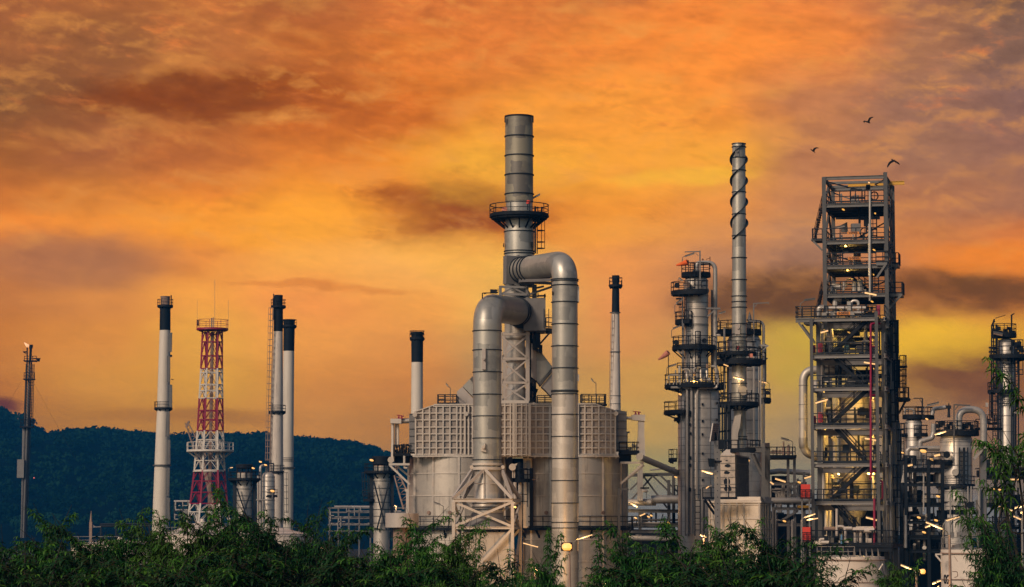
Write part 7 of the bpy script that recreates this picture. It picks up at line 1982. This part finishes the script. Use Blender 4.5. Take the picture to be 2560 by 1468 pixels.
def spray_template(rng, n=7, w=.050):
    """a spray of drooping lance leaves round one point of a shoot, each folded once along its length"""
    quads = []
    for i in range(n):
        az = i * 2 * math.pi / n + rng.uniform(-.35, .35); l = rng.uniform(.20, .38); up = rng.uniform(-.15, .55)
        d = np.array([math.cos(az), math.sin(az), 0.0]); side = np.array([-d[1], d[0], rng.uniform(-.5, .5)]) * w * .5 * rng.uniform(.75, 1.2)
        p0 = np.zeros(3); p1 = d * l * .42 + np.array([0, 0, up * l * .42]); p2 = d * l * .78 + np.array([0, 0, up * l * .42 - .16 * l]); p3 = d * l * .90 + np.array([0, 0, up * l * .42 - .42 * l])
        quads += [p0 - side * .3, p0 + side * .3, p1 + side, p1 - side, p1 - side, p1 + side, p2 + side * .8, p2 - side * .8, p2 - side * .8, p2 + side * .8, p3 + side * .08, p3 - side * .08]
    return np.array(quads)

def make_tree(seed, h=7.0, spread=1.5, nshoot=85, sprigs=6, leafmat='leaf', drop=.36):
    rng = np.random.default_rng(seed)
    temps = [spray_template(rng) for _ in range(6)]
    out = []; lit_tip = []; wood = MB()
    trunk_top = np.array([0, 0, h * .42])
    wood.tube([V(0, 0, 0), V(.05, .03, h * .2), V(*trunk_top)], [.13, .10, .07], 8)
    limbs = []
    for i in range(7):
        a = i * 2 * math.pi / 7 + rng.uniform(-.3, .3); r = spread * rng.uniform(.3, .75)
        e = np.array([r * math.cos(a), r * math.sin(a), h * rng.uniform(.58, .78)])
        m = (trunk_top + e) / 2 + np.array([0, 0, -.2]); limbs.append((m, e))
        wood.tube([V(*trunk_top), V(*m), V(*e)], [.06, .045, .025], 6)
    for i in range(nshoot):
        sprig = i < sprigs
        a = rng.uniform(0, 2 * math.pi); rr = spread * math.sqrt(rng.uniform(0, 1)) * (.8 if sprig else 1)
        dome = math.sqrt(max(0, 1 - (rr / (spread * 1.12)) ** 2))
        top = h * (.60 + .36 * dome * rng.uniform(.75, 1.0)) if not sprig else h * rng.uniform(.93, 1.07)
        if i > nshoot * .55: top -= h * rng.uniform(.08 if drop > .2 else 0, drop)
        tip = np.array([rr * math.cos(a), rr * math.sin(a), top])
        m, e = limbs[rng.integers(0, 7)]
        L = rng.uniform(.7, 1.3) if not sprig else rng.uniform(1.1, 1.7)
        out_d = np.array([math.cos(a), math.sin(a), 0]) * rng.uniform(.3, 1.15) + np.array([0, 0, 1]) + rng.normal(size=3) * .25
        out_d /= np.linalg.norm(out_d)
        base = tip - out_d * L
        wood.tube([V(*base), V(*((base + tip) / 2)), V(*tip)], [.018, .012, .005], 4, False)
        if i % 3 == 0: wood.tube([V(*e), V(*((e + base) / 2 - np.array([0, 0, .1]))), V(*base)], [.02, .016, .014], 4, False)
        hang = np.array([math.cos(a), math.sin(a), 0]) * rng.uniform(.1, .5) * L + np.array([0, 0, -rng.uniform(.05, .45)]) * L * (.6 if sprig else 1)
        nf = int(L / .085)
        for j in range(nf):
            s = (j + 1) / nf
            p = base + (tip - base) * s + hang * s * s + rng.normal(size=3) * .03
            az = rng.uniform(0, 6.3); tilt = rng.uniform(-.3, .3); sc = rng.uniform(.75, 1.2) * (1 - .4 * max(0, s - .7) / .3)
            T = temps[rng.integers(0, 6)] * sc
            ct, st_ = math.cos(tilt), math.sin(tilt)
            Rz = np.array([[math.cos(az), -math.sin(az), 0], [math.sin(az), math.cos(az), 0], [0, 0, 1]])
            Ry = np.array([[ct, 0, -st_], [0, 1, 0], [st_, 0, ct]])
            out.append(T @ (Rz @ Ry).T + p); lit_tip.append(s > .72 and rng.random() < (.3 if leafmat == 'leaf_deep' else .7))  # paler leaves at shoot ends, light on the tips put into their colour
    A = np.concatenate(out); per = len(out[0]) // 4
    me = raw_mesh('crown', A, [M[leafmat], M['leaf_lit_tip']])
    me.polygons.foreach_set('material_index', np.repeat(np.array(lit_tip, dtype=np.int32), per)); me.update()
    return wood, me

TREES = []
def proto(seed, **kw):
    wood, me = make_tree(seed, **kw)
    w = bpy.data.meshes.new('trunk'); w.from_pydata([tuple(v) for v in wood.v], [], wood.f); w.materials.append(M['bark'])
    w.polygons.foreach_set('use_smooth', [True] * len(w.polygons)); TREES.append((w, me))
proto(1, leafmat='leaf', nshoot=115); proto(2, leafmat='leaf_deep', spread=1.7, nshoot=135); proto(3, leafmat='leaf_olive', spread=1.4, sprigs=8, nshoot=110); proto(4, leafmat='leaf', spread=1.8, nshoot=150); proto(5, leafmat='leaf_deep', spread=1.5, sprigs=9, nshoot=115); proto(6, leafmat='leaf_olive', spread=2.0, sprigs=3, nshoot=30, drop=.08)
def tree(label, px, ytop, Y, kind, rz, scale=1.0, lean=0.0):
    h = P(px, ytop, Y).z / 1.0 / 7.0
    c = P(px, 1345, Y)
    t = bpy.data.objects.new('tree', None); COL.objects.link(t); t.location = (c.x, Y, 0); t.rotation_euler = (0, lean, rz)
    sw = scale * (.85 if ytop < 1365 else 1.05); t.scale = (sw, sw, h); t['label'] = label; t['category'] = 'tree'; t['group'] = 'feathery trees along the front'
    w, cme = TREES[kind]
    for n, me in (('trunk', w), ('crown', cme)):
        o = bpy.data.objects.new(n, me); COL.objects.link(o); o.parent = t
for i, a in enumerate([
 ('dark tree cut by the left edge, its top below the flare stack', 10, 1335, 68, 1, .3, 1.0),
 ('rounded tree rising just right of the flare stack foot', 105, 1300, 72, 0, 1.1, .9),
 ('tree in front of the thin pointed vent post', 205, 1310, 70, 4, 2.0, .95),
 ('tree left of the foot of the first white chimney', 300, 1290, 74, 3, .5, 1.0),
 ('tree directly before the foot of the first white chimney', 400, 1305, 68, 2, 2.6, .9),
 ('light olive tree before the foot of the lattice tower', 490, 1275, 66, 2, 4.0, 1.0),
 ('tall feathery tree between the lattice tower and the squat stack', 570, 1240, 72, 0, 5.2, .85),
 ('leafy tree before the pair of close chimneys', 665, 1270, 66, 4, .9, 1.0),
 ('pointed dark tree right of the pair of close chimneys', 765, 1275, 73, 1, 3.3, .8),
 ('dark tree at the foot of the far silver rack', 830, 1320, 66, 4, 4.4, .85),
 ('tree at the foot of the silver stack and grey drum', 965, 1325, 70, 3, 1.8, .85),
 ('bushy tree before the left round cell of the furnace', 1060, 1310, 66, 0, 2.9, .9),
 ('small leaning tree whose sprig crosses the braced pipe frame', 1150, 1300, 62, 2, .2, .7),
 ('low dark bush tree under the braced pipe frame', 1250, 1395, 64, 1, 5.0, .9),
 ('slim tree with drooping top left of the glowing floodlight', 1362, 1350, 60, 0, 1.5, .55),
 ('bright green tree right of the furnace base', 1600, 1320, 68, 3, 3.8, .9),
 ('broad tree before the fat column and pipe bridge', 1700, 1325, 64, 0, 4.9, 1.0),
 ('tall feathery tree before the small heater', 1810, 1300, 70, 2, .7, .9),
 ('dense green tree right of the small heater', 1910, 1315, 66, 4, 2.2, 1.0),
 ('wide dark tree before the tank at the frame tower foot', 2010, 1370, 62, 1, 3.0, 1.0),
 ('dark low tree in the bottom gap between the frame tower and the blazing orange lamp', 2235, 1400, 70, 2, 1.2, .6),
 ('dark tree overlapping the tank marked 02', 2500, 1300, 60, 4, .4, .75),
 ('tall tree hanging its branches in at the right edge', 2592, 925, 70, 5, 1.0, 1.15),
 ('low dark tree filling the bottom left corner', 60, 1380, 60, 1, 4.2, 1.2), ('low dark tree below the vent post, in front', 250, 1385, 60, 1, 2.2, 1.2),  # low front row uses the leaf colour with shade painted in
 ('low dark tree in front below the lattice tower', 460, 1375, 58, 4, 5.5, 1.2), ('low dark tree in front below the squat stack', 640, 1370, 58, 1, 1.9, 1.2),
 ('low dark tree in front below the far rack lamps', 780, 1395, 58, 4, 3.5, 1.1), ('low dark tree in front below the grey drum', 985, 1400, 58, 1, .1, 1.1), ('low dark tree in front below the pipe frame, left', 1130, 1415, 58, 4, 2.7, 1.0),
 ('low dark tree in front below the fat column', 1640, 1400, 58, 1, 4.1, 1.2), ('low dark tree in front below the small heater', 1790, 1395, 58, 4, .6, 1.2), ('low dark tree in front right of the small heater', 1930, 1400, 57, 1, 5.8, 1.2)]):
    tree(*a)

# taller grass between the trees
def reeds():
    rng = np.random.default_rng(11); q = []
    for px0, px1, n, y0 in ((1240, 1310, 90, 1395), (1440, 1500, 34, 1425), (1180, 1250, 40, 1405)):
        for i in range(n):
            px = rng.uniform(px0, px1); Y = rng.uniform(52, 56); c = P(px, 1400, Y); top = P(px, rng.uniform(y0, 1462), Y).z
            lean = rng.normal(size=2) * .22; w = rng.uniform(.012, .022); side = np.array([math.cos(rng.uniform(0, 3)), math.sin(rng.uniform(0, 3)) * .3, 0]) * w
            prev = None
            for j in range(7):
                s = j / 6; p = np.array([c.x + lean[0] * s ** 3, Y + lean[1] * s ** 3, max(0, top - 2.6) * (1 - s) + (top - .25 * s ** 5) * s]); ww = side * (1 - s ** 2 * .95)
                if prev is not None: q += [prev[0], prev[1], p + ww, p - ww]
                prev = (p - ww, p + ww)
    o = bpy.data.objects.new('tall_grass', raw_mesh('tall_grass', np.array(q), [M['leaf']])); COL.objects.link(o); o['kind'] = 'stuff'
    o['label'] = 'long green grass blades between the trees at the bottom'; o['category'] = 'grass'
reeds()
